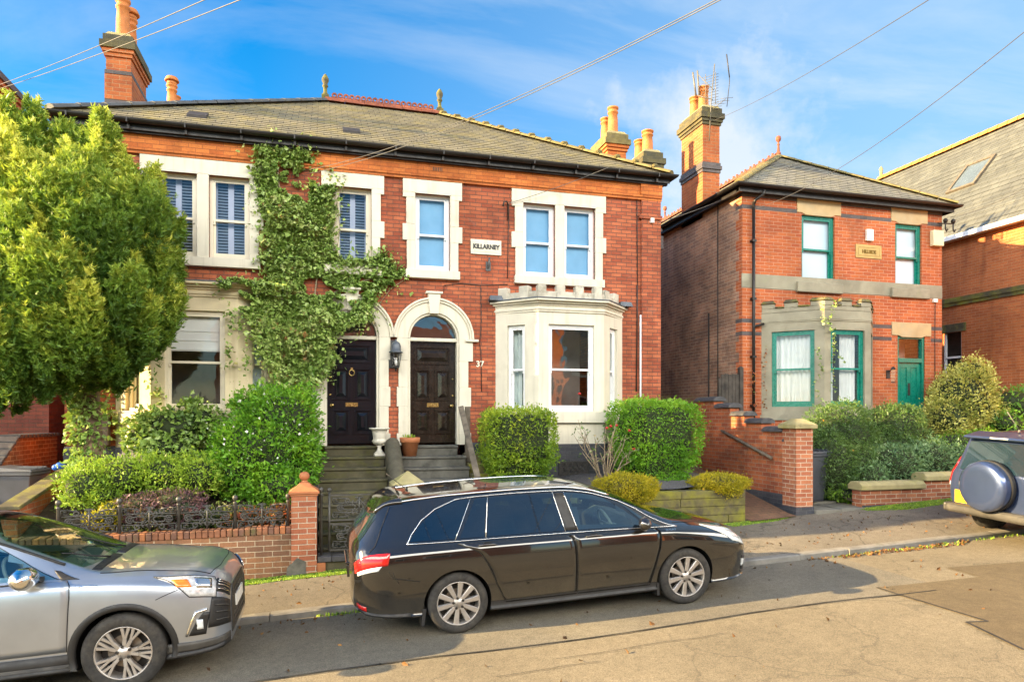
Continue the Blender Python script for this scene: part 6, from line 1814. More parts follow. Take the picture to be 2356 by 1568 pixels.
# --- hedges and shrubs, left garden
bush_ = shrub('hedge', 'bushy bright green shrub with tiny white flowers left of the mossy steps', 'shrub',
      [B(650,985,12.0,85,95,.7,2.6), B(600,1040,11.7,110,95,.65,2.4), B(560,1085,11.5,70,60,.45), B(690,1060,11.8,48,75,.5,2.4), B(640,1120,11.3,70,45,.4), B(600,930,12.2,75,35,.4)], .062, G_privet, 16000, .5, 60, bump=.17, thick=.12, stick=.04)
r = np.random.default_rng(77); Pf, Nf = blob(at(600, 1000, 11.7), (.75, .75, .7), 170, 2.2, .0, .12, 1.5, 66)
M_blossom = plain('white petals', (.85, .85, .80), .6)
Pf = np.array([p for p in Pf if p[1] < 11.7])
Pf[:, 1] -= .02
leaves('blossom', Pf, np.tile([0, -.8, .5], (len(Pf), 1)), .035, M_blossom, bush_, .9, .2, .5, None, 3)
shrub('hedge', 'low clipped lime green hedge running along the left flower bed', 'hedge',
      [B(205,1115,11.3,58,48,.5,2.6), B(290,1095,11.45,75,48,.5,2.6), B(380,1090,11.4,75,45,.5,2.5), B(455,1095,11.35,60,45,.45,2.4), B(240,1140,11.2,45,30,.4)], .050, G_lime, 24000, .42, 70, bump=.17, thick=.08, stick=.035)
shrub('heather', 'dark purple leaved ground shrub behind the railing', 'shrub', [B(330,1160,10.85,55,26,.3), B(400,1152,10.85,60,26,.3), B(435,1165,10.8,35,26,.25), B(380,1185,10.65,90,26,.2)], .04, G_purple, 24000, .5, 80, bump=.2, thick=.05)
shrub('bedding_plant', 'yellow green bedding plant by the railing near the silver car', 'plant', [B(255,1168,10.8,28,20,.18), B(235,1195,10.65,45,26,.2)], .042, G_gold, 22000, .4, 84, bump=.25, thick=.06)
shrub('bedding_plant', 'red leaved plant behind the railing beside the ball topped pillar', 'plant', [B(590,1200,10.72,60,28,.2), B(640,1190,10.7,32,30,.2), B(540,1205,10.7,40,22,.18)], .042, G_red, 22000, .45, 86, bump=.25, thick=.06)
shrub('bedding_plant', 'pale mixed foliage along the railing between purple and red plants', 'plant', [B(500,1185,10.75,40,22,.2), B(460,1205,10.65,55,22,.18), B(330,1215,10.6,50,18,.16), B(560,1172,10.9,50,14,.2)], .045, G_mixed, 18000, .4, 88, bump=.3, thick=.07)
shrub('bedding_plant', 'small green weed clump on bare soil at the left bed edge', 'plant', [B(200,1075,12.2,20,16,.15), B(215,1095,11.9,16,10,.15)], .05, G_weed, 9000, .4, 90, bump=.3, thick=.06)
# --- number 37
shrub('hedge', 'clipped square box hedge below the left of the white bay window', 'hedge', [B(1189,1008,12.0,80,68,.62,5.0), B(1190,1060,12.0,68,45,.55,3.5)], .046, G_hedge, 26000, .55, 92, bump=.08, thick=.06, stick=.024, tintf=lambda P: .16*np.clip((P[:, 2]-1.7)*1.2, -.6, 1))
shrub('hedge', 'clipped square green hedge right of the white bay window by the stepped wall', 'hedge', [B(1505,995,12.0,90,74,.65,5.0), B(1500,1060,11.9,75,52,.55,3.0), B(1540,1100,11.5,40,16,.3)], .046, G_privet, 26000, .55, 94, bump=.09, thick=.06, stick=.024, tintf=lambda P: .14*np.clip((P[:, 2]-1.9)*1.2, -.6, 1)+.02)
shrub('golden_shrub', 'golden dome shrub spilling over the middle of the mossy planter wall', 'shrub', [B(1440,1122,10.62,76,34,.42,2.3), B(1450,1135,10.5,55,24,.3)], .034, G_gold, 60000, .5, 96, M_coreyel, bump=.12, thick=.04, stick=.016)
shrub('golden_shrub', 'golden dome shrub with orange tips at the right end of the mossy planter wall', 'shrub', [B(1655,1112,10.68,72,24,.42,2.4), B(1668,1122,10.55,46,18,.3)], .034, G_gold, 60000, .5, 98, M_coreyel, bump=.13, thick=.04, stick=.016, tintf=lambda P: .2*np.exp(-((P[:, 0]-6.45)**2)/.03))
# seedlings in the pot
rs_ = random.Random(6); m = MB()
k = 60; Ps = np.column_stack([fx+RNG.normal(size=k)*.07, 12.98+RNG.normal(size=k)*.07, fz+.35+RNG.uniform(-.01, .05, k)])
so_ = leaves('seedlings', Ps, np.tile([0, 0, 1.0], (k, 1)), .06, G_weed, fp, .3, .3, .4, None, 5)
# bare rose bush
rb = thing('rose_bush', 'straggly bare rose bush with a few red blooms in front of the bay', 'rose bush', tuple(at(1390, 1110, 11.4)))
rr = random.Random(12); m = MB(); tips = []
ch = []
for (u0, u1, v1) in ((1385,1330,965),(1385,1345,985),(1390,1370,1010),(1392,1395,975),(1395,1415,985),(1400,1440,1000),(1402,1448,1040),(1388,1320,1000),(1393,1405,1030),(1398,1430,1020),(1390,1358,1050),(1396,1420,960), (1394,1380,1040), (1400,1452,1060),(1388,1340,1040)):
    y = 11.4+rr.uniform(-.25, .25); a = at(u0+rr.uniform(-8, 8), 1108, y); b = at(u1, v1, y+rr.uniform(-.2, .2))
    mid1 = a.lerp(b, .35)+Vector((rr.uniform(-.05, .05), 0, .06)); mid2 = a.lerp(b, .7)+Vector((rr.uniform(-.06, .06), 0, .03))
    m.tube([a, mid1, mid2, b], [.013, .010, .007, .004], 5); tips.append(b)
    for q in range(3):
        s = mid1.lerp(b, rr.uniform(0, .8)); e = s+Vector((rr.uniform(-.22, .22), rr.uniform(-.15, .15), rr.uniform(.05, .30))); m.tube([s, s.lerp(e, .5)+Vector((0, 0, .03)), e], [.006, .005, .003], 4); tips.append(e)
m.build('canes', M_twig, rb)
Pl = np.array([tuple(t+Vector((rr.uniform(-.06, .06), rr.uniform(-.06, .06), rr.uniform(-.08, .05)))) for t in tips for _ in range(3)])
leaves('rose_leaves', Pl, np.tile([0, -.5, .3], (len(Pl), 1)), .05, G_dark, rb, .55, .1, .8, None, 8)
M_rose = plain('rose petal', (.55, .03, .03), .5, var=.25, scale=60)
for (u, v) in ((1405, 980), (1418, 978), (1396, 984), (1333, 905), (1448, 990), (1458, 1032)):
    p = at(u, v, 11.4 if u != 1333 else 11.6); m = MB()
    for k in range(9):
        t = k*2.4; rr_ = .012+.004*k
        m.ball((p.x+rr_*math.cos(t)*.5, p.y+rr_*math.sin(t)*.5, p.z+.010*math.cos(k)), .014, 6)
    m.build('bloom', M_rose, rb)
# --- right hand garden
shrub('shrub', 'large dark green mound shrub below the grey stone bay window', 'shrub', [B(1930,1010,11.75,85,82,.7), B(1905,1070,11.3,62,80,.55), B(1960,1080,11.3,70,70,.5)], .045, G_dark, 21000, .5, 110, bump=.12, thick=.08, stick=.03)
shrub('shrub', 'second dark green mound shrub in front of the green door', 'shrub', [B(2055,1000,12.1,82,75,.65), B(2050,1050,11.8,75,60,.6)], .045, G_dark, 21000, .5, 114, bump=.12, thick=.08, stick=.03)
shrub('shrub', 'loose grey green shrub behind the low stone coped wall', 'shrub', [B(2060,1070,11.1,78,52,.45), B(2140,1060,11.2,65,50,.45), B(2000,1095,11.0,60,40,.4), B(2200,1065,11.2,50,40,.4)], .058, G_grey, 13000, .5, 118, bump=.2, thick=.12, stick=.035)
shrub('shrub', 'low bright green juniper between the dark mounds and the blue off-roader', 'shrub', [B(2200,1018,11.9,62,26,.4), B(2255,1010,12.0,50,24,.4)], .05, G_privet, 12000, .3, 122, bump=.15, thick=.07, tintf=lambda P: .1)
shrub('variegated_shrub', 'yellow variegated bush beside the green door and orange house', 'shrub', [B(2212,925,12.9,78,75,.7,2.3), B(2235,870,13.0,45,48,.5), B(2180,960,12.7,55,50,.5), B(2260,950,12.8,45,55,.5)], .062, G_varie, 11000, .6, 126, bump=.16, thick=.12, stick=.03, tintf=lambda P: .22)
shrub('laurel', 'glossy bright green laurel bush at the right edge', 'shrub', [B(2330,935,12.6,62,48,.6), B(2390,930,12.6,60,55,.6), B(2320,975,12.3,45,30,.4)], .105, G_laurel, 3400, .36, 130, bump=.16, thick=.12, stick=.03)
shrub('ground_ivy', 'low ground cover under the dark shrubs by the flagstones', 'plant', [B(1960,1135,10.95,60,20,.3), B(1975,1155,10.8,30,14,.2)], .06, G_weed, 7000, .4, 134, bump=.3, thick=.08, tintf=lambda P: -.15)
vine('ivy', 'ivy strand hanging down the corner of the grey stone bay', [[(1890,700),(1893,740),(1912,755),(1917,800),(1912,850),(1918,900)], [(1922,690),(1915,720),(1900,745)], [(1915,750),(1920,810),(1938,830)], [(1880,800),(1892,860),(1870,880),(1890,935)]], 12.42, 55, .05, 141, .03)
vine('ivy', 'thin dry reddish creeper beside the black downpipe', [[(1757,830),(1755,880),(1758,940)], [(1728,850),(1733,880),(1735,950)], [(1762,800),(1758,830)]], 13.3, 50, .045, 145, .035, G_red)

# --- ground litter: moss by the walls, weeds by the kerb, fallen leaves
def scatter(name, polys, n, size, mat, zf, seed, aspect=.6, up=.5, spread=.9, lift=.008):
    P_ = []; 
    for poly, k in polys:
        Q = poly_pts(poly, k, seed+len(P_)); P_.append(np.column_stack([Q[:, 0], Q[:, 1], [zf(a, b)+lift for a, b in Q]]))
    P_ = np.concatenate(P_)
    o = leaves(name, P_, np.tile([0, 0, .6], (len(P_), 1)), size, mat, None, aspect, up, spread, None, seed)
    o['kind'] = 'stuff'; o['label'] = {'moss_strip': 'bright green moss along the foot of the garden walls', 'kerb_weeds': 'yellow green weeds and grass growing along the kerb', 'leaf_litter': 'brown fallen leaves scattered on the road and pavement'}[name]
    o['category'] = {'moss_strip': 'moss', 'kerb_weeds': 'weeds', 'leaf_litter': 'leaf litter'}[name]
    return o
def pv(x, y): return zpave(x, y)
scatter('moss_strip', [([(-1.6, 10.24), (.9, 10.24), (.8, 10.02), (.2, 9.95), (-.6, 9.98), (-1.5, 9.9)], 6000), ([(9.4, 10.38), (11.6, 10.38), (11.3, 10.1), (10.2, 10.02), (9.5, 10.2)], 4200), ([(6.6, 10.38), (8.1, 10.36), (7.6, 10.2), (6.7, 10.15)], 1600), ([(11.2, 10.3), (12.2, 10.3), (12.1, 9.85), (11.4, 9.95)], 2200)], 0, .022, G_weed, pv, 151, up=.3)
scatter('kerb_weeds', [([(6.9, 8.40), (9.6, 8.42), (9.5, 8.22), (8.3, 8.30), (7.2, 8.34)], 130), ([(5.35, 8.42), (5.65, 8.42), (5.6, 8.32), (5.4, 8.32)], 160), ([(-.1, 8.43), (.9, 8.43), (.8, 8.36), (0, 8.37)], 220), ([(9.7, 8.42), (11, 8.42), (10.9, 8.34), (9.8, 8.36)], 60)], 0, .05, G_weed, zroad, 155, .25, .9, .5, .015)
scatter('leaf_litter', [([(6.7, 8.42), (9.8, 8.42), (9.4, 8.2), (7.0, 8.25)], 260), ([(-3, 8.4), (7, 8.4), (7, 8.0), (-3, 7.9)], 130), ([(-2, 7.9), (9, 7.9), (9, 5.2), (-2, 5.0)], 55)], 0, .055, G_fallen, zroad, 161, .6, -.2, 1.0, .012)
scatter('leaf_litter', [([(-1.5, 10.2), (12, 10.2), (12, 8.7), (-1.5, 8.7)], 420)], 0, .04, G_fallen, pv, 167, .6, -.2, 1.0, .010)
# ---------------------------------------------------------------- cars
def carpaint(name, col, metal=.0, rough=.3, flake=True, coat=1.0, dirt=.25):
    t = NT(name); p = t.pos(True)
    c = t.ramp(t.noise(p, 3, 4), [(.3, tuple(x*.93 for x in col)), (.7, tuple(x*1.07 for x in col))])
    # road film: thicker towards the sills
    sp = t.n.new('ShaderNodeSeparateXYZ'); t.link(p, sp.inputs[0])
    low = t.ramp(sp.outputs['Z'], [(.15, 1.0), (.62, .05)])
    f = t.math('MULTIPLY', t.math('MULTIPLY', low, t.ramp(t.noise(p, 6, 7, .7), [(.3, .25), (.75, 1.0)])), dirt)
    c = t.mix(f, c, (.20, .165, .11))
    t.link(c, t.b.inputs['Base Color'])
    t.b.inputs['Metallic'].default_value = metal
    t.link(t.math('ADD', t.math('MULTIPLY', f, .5), rough), t.b.inputs['Roughness'])
    t.b.inputs['Coat Weight'].default_value = coat; t.b.inputs['Coat Roughness'].default_value = .02
    t.b.inputs['Coat IOR'].default_value = 1.6
    MATS[name] = t.m; return t.m
M_carblack = carpaint('black car paint', (.008, .008, .008), 0, .11, dirt=.2)
M_carsilver = carpaint('silver car paint', (.36, .40, .46), .75, .32, dirt=.25)
M_carblue = carpaint('blue grey car paint', (.055, .085, .19), .6, .28, dirt=.35)
M_trim = plain('black car plastic', (.014, .014, .0145), .55, var=.2, scale=8, local=True)
M_greytrim = plain('dirty grey bumper plastic', (.05, .047, .042), .55, var=.25, scale=5, local=True, stain=((.10,.09,.07), 5, .55, .85))
M_arch = plain('wheel arch liner', (.008, .008, .008), .95, spec=.1, local=True)
M_seam = plain('door gap', (.004, .004, .004), .9)
M_chrome = plain('chrome', (.75, .75, .74), .12, metal=1.0, var=.03)
M_carglass = plain('tinted car glass', (.012, .026, .038), .03, var=.05, spec=.5, coat=.0, local=True)
M_carglass.node_tree.nodes['Principled BSDF'].inputs['IOR'].default_value = 2.0
M_tyre = plain('tyre rubber', (.022, .021, .020), .8, var=.3, scale=9, local=True, bump=.3, bscale=80, stain=((.06,.052,.04), 12, .45, .9))
M_alloy = plain('alloy wheel', (.40, .375, .35), .38, metal=.65, var=.06, scale=8, local=True, stain=((.24,.19,.14), 9, .5, .9))
M_alloydark = plain('dark wheel pocket', (.03, .027, .025), .5, metal=.4, local=True)
M_disc = plain('brake disc', (.20, .17, .14), .4, metal=.8, local=True)
M_redlens = plain('red lamp lens', (.50, .012, .010), .10, var=.1, coat=.8, local=True)
M_clearlens = plain('clear lamp lens', (.62, .66, .68), .08, var=.08, scale=20, coat=1.0, local=True)
M_amber = plain('amber lamp lens', (.75, .20, .02), .12, coat=.8, local=True)
M_suvlens = plain('smoked lamp lens', (.48, .49, .50), .06, var=.25, scale=25, coat=1.0, local=True)
M_lampbody = plain('lamp reflector', (.55, .56, .58), .15, metal=.9, local=True)
M_plate_y = plain('yellow number plate', (.80, .50, .02), .4, var=.06, local=True)
M_plate_w = plain('white number plate', (.70, .70, .66), .4, var=.04, local=True)
M_seat = plain('car seat fabric', (.10, .098, .095), .9, local=True)

def carglass_clear():
    t = NT('clear windscreen')
    fr = None
    gl = t.n.new('ShaderNodeBsdfGlossy'); gl.inputs['Roughness'].default_value = .01
    tp = t.n.new('ShaderNodeBsdfTransparent'); tp.inputs['Color'].default_value = (.55, .75, .66, 1)
    mx = t.n.new('ShaderNodeMixShader'); t.link(t.math('ADD', schlick(t), .03), mx.inputs[0]); t.link(tp.outputs[0], mx.inputs[1]); t.link(gl.outputs[0], mx.inputs[2])
    t.link(mx.outputs[0], t.out.inputs['Surface']); return t.m
M_screen = carglass_clear()
def carglass(name, tint, base):
    t = NT(name); gl = t.n.new('ShaderNodeBsdfGlossy'); gl.inputs['Roughness'].default_value = .01
    tp = t.n.new('ShaderNodeBsdfTransparent'); tp.inputs['Color'].default_value = (*tint, 1)
    mx = t.n.new('ShaderNodeMixShader'); t.link(t.math('ADD', schlick(t), base), mx.inputs[0]); t.link(tp.outputs[0], mx.inputs[1]); t.link(gl.outputs[0], mx.inputs[2])
    t.link(mx.outputs[0], t.out.inputs['Surface']); return t.m
M_front = carglass('clear car glass', (.62, .78, .76), .13)
M_privacy = carglass('privacy car glass', (.16, .19, .20), .12)
M_lining = plain('grey headlining', (.42, .40, .36), .9, local=True)
M_wheelrim = plain('steering wheel grey', (.30, .29, .27), .5, local=True)

def pchip(xk, yk, x):
    xk, yk = np.asarray(xk, float), np.asarray(yk, float)
    h = np.diff(xk); d = np.diff(yk)/h
    m = np.zeros_like(yk); m[0], m[-1] = d[0], d[-1]
    for i in range(1, len(yk)-1):
        if d[i-1]*d[i] > 0:
            w1, w2 = 2*h[i]+h[i-1], h[i]+2*h[i-1]; m[i] = (w1+w2)/(w1/d[i-1]+w2/d[i])
    x = np.clip(np.asarray(x, float), xk[0], xk[-1]); i = np.clip(np.searchsorted(xk, x)-1, 0, len(h)-1)
    t = (x-xk[i])/h[i]
    return (2*t**3-3*t**2+1)*yk[i] + (t**3-2*t**2+t)*h[i]*m[i] + (-2*t**3+3*t**2)*yk[i+1] + (t**3-t**2)*h[i]*m[i+1]

class Car:
    """body as a lofted skin: stations along x, nine section points from floor centre (s=0) to roof centre (s=8)"""
    def __init__(self, keys, root):
        self.k = np.array(keys, float); self.root = root
        self.x0, self.x1 = self.k[0, 0], self.k[-1, 0]
    def sec(self, x):
        c = [float(pchip(self.k[:, 0], self.k[:, i], x)) for i in range(1, self.k.shape[1])]
        yr, zb, zr, yw, zw, ys, zs, yb, zl, yt, zt, zc = c
        # two extra points round off the floor corner and the shoulder
        return np.array([(0, zb), (yr*.93, zb), (yr, zr), (yw, zw), (ys, zs), (yb, zl), (yt, zt), (yt*.60, zt+(zc-zt)*.74), (0, zc)])
    def S(self, x, s):
        """surface point (right-hand side is y<0)"""
        p = self.sec(x); i = int(min(max(math.floor(s), 0), 7)); t = s-i
        a, b = p[i], p[i+1]
        def tan(j):
            if j in (2, 5, 6): return None
            j0, j1 = max(j-1, 0), min(j+1, 8); return (p[j1]-p[j0])*.5
        ta, tb = tan(i), tan(i+1)
        ta = (b-a) if ta is None else ta; tb = (b-a) if tb is None else tb
        if i == 0: ta = tb = b-a
        if i == 7: tb = np.array([-(abs(b-a)[0]), 0.0]); ta = (p[8]-p[6])*.5
        if i == 6: ta = np.array([(b-a)[0], (b-a)[1]*1.2])
        q = (2*t**3-3*t**2+1)*a + (t**3-2*t**2+t)*ta + (-2*t**3+3*t**2)*b + (t**3-t**2)*tb
        return Vector((x, -q[0], q[1]))
    def N(self, x, s):
        e = .004
        dx = self.S(min(x+e, self.x1), s)-self.S(max(x-e, self.x0), s); ds = self.S(x, min(s+.02, 8))-self.S(x, max(s-.02, 0))
        n = ds.cross(dx)
        if n.length < 1e-9: return Vector((0, 0, 1))
        n.normalize()
        c = self.S(x, s); mid = Vector((x, 0, .7))
        return n if n.dot(c-mid) > 0 else -n
    def body(self, mat, archmat, wheels, ra, nx=84, dark_below=None):
        xs = []
        kx = self.k[:, 0]
        for i in range(len(kx)-1):
            n = max(2, int(round((kx[i+1]-kx[i])/.055)))
            xs += [kx[i]+(kx[i+1]-kx[i])*j/n for j in range(n)]
        xs.append(kx[-1])
        ss = [0, .97, 1.2, 1.5, 1.8, 2.0] + [2+j/5 for j in range(1, 5)] + [3+j/5 for j in range(5)] + [4+j/5 for j in range(5)] + [5+j/5 for j in range(5)] + [6+j/4 for j in range(4)] + [7+j/4 for j in range(4)] + [8]
        vs, fs, ns = [], [], len(ss)
        w = 2*ns-2
        for x in xs:
            r_ = [self.S(x, s) for s in ss]
            vs += r_ + [Vector((p.x, -p.y, p.z)) for p in r_[-2:0:-1]]
        for i in range(len(xs)-1):
            for k in range(w):
                k2 = (k+1) % w
                fs.append([i*w+k, i*w+k2, (i+1)*w+k2, (i+1)*w+k])
        e = (len(xs)-1)*w
        fs.append(list(range(w-1, -1, -1))); fs.append([e+k for k in range(w)])
        sm = [True]*(len(fs)-2) + [False]*2
        o = raw('body', vs, fs, None, sm, [mat, archmat], None, None, True)
        bm = bmesh.new(); bm.from_mesh(o.data); bmesh.ops.recalc_face_normals(bm, faces=bm.faces); bm.to_mesh(o.data); bm.free()
        # wheel housings cut out of the solid
        cut = MB()
        for (wx, wz) in wheels:
            for sg in (-1, 1):
                cut.lathe([(ra, sg*.52), (ra, sg*1.2)] if sg > 0 else [(ra, sg*1.2), (ra, sg*.52)], (wx, 0, wz), 48, 1, 'y')
        co = raw('cut', cut.v, cut.f, cut.mi, None, [mat, archmat], None, None, True)
        bm = bmesh.new(); bm.from_mesh(co.data); bmesh.ops.recalc_face_normals(bm, faces=bm.faces); bm.to_mesh(co.data); bm.free()
        co.data.polygons.foreach_set('material_index', [1]*len(co.data.polygons))
        md = o.modifiers.new('b', 'BOOLEAN'); md.operation = 'DIFFERENCE'; md.object = co; md.solver = 'EXACT'
        try: md.material_mode = 'INDEX'
        except Exception: pass
        dg = bpy.context.evaluated_depsgraph_get()
        me = bpy.data.meshes.new_from_object(o.evaluated_get(dg))
        o.modifiers.clear(); old = o.data; o.data = me; bpy.data.meshes.remove(old)
        cd = co.data; bpy.data.objects.remove(co); bpy.data.meshes.remove(cd)
        md = o.modifiers.new('edge', 'EDGE_SPLIT'); md.split_angle = math.radians(38)
        o.parent = self.root
        return o
    def patch(self, name, mat, xa, xb, s0, s1, off=.004, parent=None, both=True, nx=14, ns=10, smooth=True, thick=True, mirror_join=False):
        """panel lying on the skin; xa, xb: x limits as lists over s0..s1 (or numbers)"""
        def lerp(L, f):
            if isinstance(L, (int, float)): return L
            n = len(L)-1; i = min(int(f*n), n-1); t = f*n-i
            return L[i]*(1-t)+L[i+1]*t
        outs = []
        for sg in ((-1, 1) if both else (-1,)):
            vs, fs = [], []
            for j in range(ns+1):
                f = j/ns
                a, b = lerp(xa, f), lerp(xb, f)
                for i in range(nx+1):
                    g = i/nx; x = a+(b-a)*g
                    sa_ = lerp(s0, g); sb_ = lerp(s1, g); s = sa_+(sb_-sa_)*f
                    P = self.S(x, s)+self.N(x, s)*off
                    vs.append(Vector((P.x, P.y*(1 if sg < 0 else -1), P.z)))
            for j in range(ns):
                for i in range(nx):
                    a = j*(nx+1)+i; q = [a, a+1, a+nx+2, a+nx+1]
                    fs.append(q if sg < 0 else q[::-1])
            if thick:
                # turned-in edge
                ring = list(range(nx+1)) + [j*(nx+1)+nx for j in range(1, ns+1)] + [ns*(nx+1)+i for i in range(nx-1, -1, -1)] + [j*(nx+1) for j in range(ns-1, 0, -1)]
                b0 = len(vs)
                for k in ring:
                    j, i = divmod(k, nx+1); f = j/ns; g = i/nx; x = lerp(xa, f)+(lerp(xb, f)-lerp(xa, f))*g; sa_ = lerp(s0, g); s = sa_+(lerp(s1, g)-sa_)*f
                    P = self.S(x, s)-self.N(x, s)*.004; vs.append(Vector((P.x, P.y*(1 if sg < 0 else -1), P.z)))
                n = len(ring)
                for k in range(n):
                    q = [ring[(k+1) % n], ring[k], b0+k, b0+(k+1) % n]
                    fs.append(q if sg < 0 else q[::-1])
            outs.append((vs, fs, len(fs)))
        res = []
        for vs, fs, nf in outs:
            sm = [True]*(nx*ns)+[False]*(nf-nx*ns)
            o = raw(name, vs, fs, None, sm, [mat], parent or self.root); res.append(o)
        return res
    def top(self, name, mat, xa, xb, s0, off=.004, parent=None, nx=14, ns=8):
        """panel across the top from side to side; xa, xb lists from the edge (s0) to the centre (8)"""
        def lerp(L, f):
            if isinstance(L, (int, float)): return L
            n = len(L)-1; i = min(int(f*n), n-1); t = f*n-i
            return L[i]*(1-t)+L[i+1]*t
        vs, fs = [], []
        for jj in range(2*ns+1):
            f = 1-abs(jj-ns)/ns; sgn = 1 if jj <= ns else -1
            a, b = lerp(xa, f), lerp(xb, f)
            for i in range(nx+1):
                g = i/nx; x = a+(b-a)*g; se = lerp(s0, g); s = se+(8-se)*f
                P = self.S(x, s)+self.N(x, s)*off
                vs.append(Vector((P.x, P.y*sgn, P.z)))
        for j in range(2*ns):
            for i in range(nx):
                a = j*(nx+1)+i; fs.append([a, a+1, a+nx+2, a+nx+1])
        o = raw(name, vs, fs, None, [True]*len(fs), [mat], parent or self.root)
        return o
    def line(self, pts, r=.005, off=.001, n=5, name='trim', mat=None, parent=None, both=True, dens=6):
        """bead along the skin through (x, s) points"""
        P = []
        for (xa, sa_), (xb, sb_) in zip(pts[:-1], pts[1:]):
            for k in range(dens): t = k/dens; P.append((xa+(xb-xa)*t, sa_+(sb_-sa_)*t))
        P.append(pts[-1])
        Q = [self.S(x, s)+self.N(x, s)*off for x, s in P]
        for sg in ((1, -1) if both else (1,)):
            m = MB(); m.tube([Vector((q.x, q.y*sg, q.z)) for q in Q], r, n)
            o = m.build(name, mat or M_seam, parent or self.root)
        return o

def open_windows(car, o, sides, screens, mg=.02):
    '''take the skin away where there is glass, so the cabin can be seen'''
    def lerp(L, f):
        n = len(L)-1; f = min(max(f, 0), 1); i = min(int(f*n), n-1); t = f*n-i
        return L[i]*(1-t)+L[i+1]*t
    cache = {}
    def sec(x):
        k = round(x, 3)
        if k not in cache: cache[k] = car.sec(k)
        return cache[k]
    def inside(p):
        x, y, z = p.x, abs(p.y), p.z
        if not car.x0 < x < car.x1: return False
        s_ = sec(x); zl, yt, zt = s_[5][1], s_[6][0], s_[6][1]
        if zl+.02 < z < zt-.015 and y > yt-.01:
            f = (z-zl)/(zt-zl)
            return any(lerp(a, f)+mg < x < lerp(b, f)-mg for a, b in sides)
        if z >= zt-.004 and y < yt-.03:
            f = 1-y/yt
            return any(lerp(a, f)+mg < x < lerp(b, f)-mg for a, b in screens)
        return False
    bm = bmesh.new(); bm.from_mesh(o.data)
    kill = [f for f in bm.faces if f.calc_center_median().z > .8 and all(inside(v.co) for v in f.verts)]
    bmesh.ops.delete(bm, geom=kill, context='FACES'); bm.to_mesh(o.data); bm.free()
def cabin(car, xf, xr, xs, belt, lining, wheel_side=-1, ys=.38, h=.0):
    car.patch('door_card', M_seat, .45, xf, 2.2, 5.0, -.035, nx=16, ns=8, thick=False); car.patch('rear_trim', M_seat, xr-.3, .44, 4.45, 5.0, -.035, nx=10, ns=3, thick=False)
    car.top('headlining', lining, xr-.3, xs, 6.05, -.03, nx=10, ns=8)
    m = MB(); m.box(.45, xf-.05, -.74, .74, .30+h, .34+h); m.build('cabin_floor', M_seat, car.root)
    for x, nm in ((xs-.28, 0), (xr+.20, 1)):
        for y in (-ys, ys):
            m = MB(); m.box(x-.02, x+.50, y-.25, y+.25, .40+h, .58+h)
            m.prism([(x-.02, .50+h), (x+.11, .56+h), (x-.06, 1.16+h), (x-.17, 1.14+h)], 'y', y-.23, y+.23)
            m.prism([(x-.10, 1.19+h), (x-.02, 1.19+h), (x-.06, 1.36+h), (x-.14, 1.36+h)], 'y', y-.13, y+.13)
            m.build('seat', M_seat, car.root, bevel=.03, seg=2)
    m = MB(); m.prism([(xs+.62, .60+h), (xs+.58, .90+h), (xs+.78, .98+h), (xf+.10, .93+h), (xf+.10, .60+h)], 'y', -.70, .70); m.build('dashboard', M_seat, car.root, bevel=.03, seg=2)
    cx, cz, cy = xs+.50, .93+h, wheel_side*ys
    m = MB(); m.tube([(cx-.07*math.sin(t*math.pi/12), cy+.185*math.cos(t*math.pi/12), cz+.17*math.sin(t*math.pi/12)) for t in range(25)], .016, 7)
    m.tube([(cx, cy-.18, cz), (cx+.03, cy, cz-.01), (cx, cy+.18, cz)], .018, 6); m.tube([(cx+.02, cy, cz), (cx+.2, cy, cz-.06)], .03, 6)
    m.build('steering_wheel', M_wheelrim, car.root)
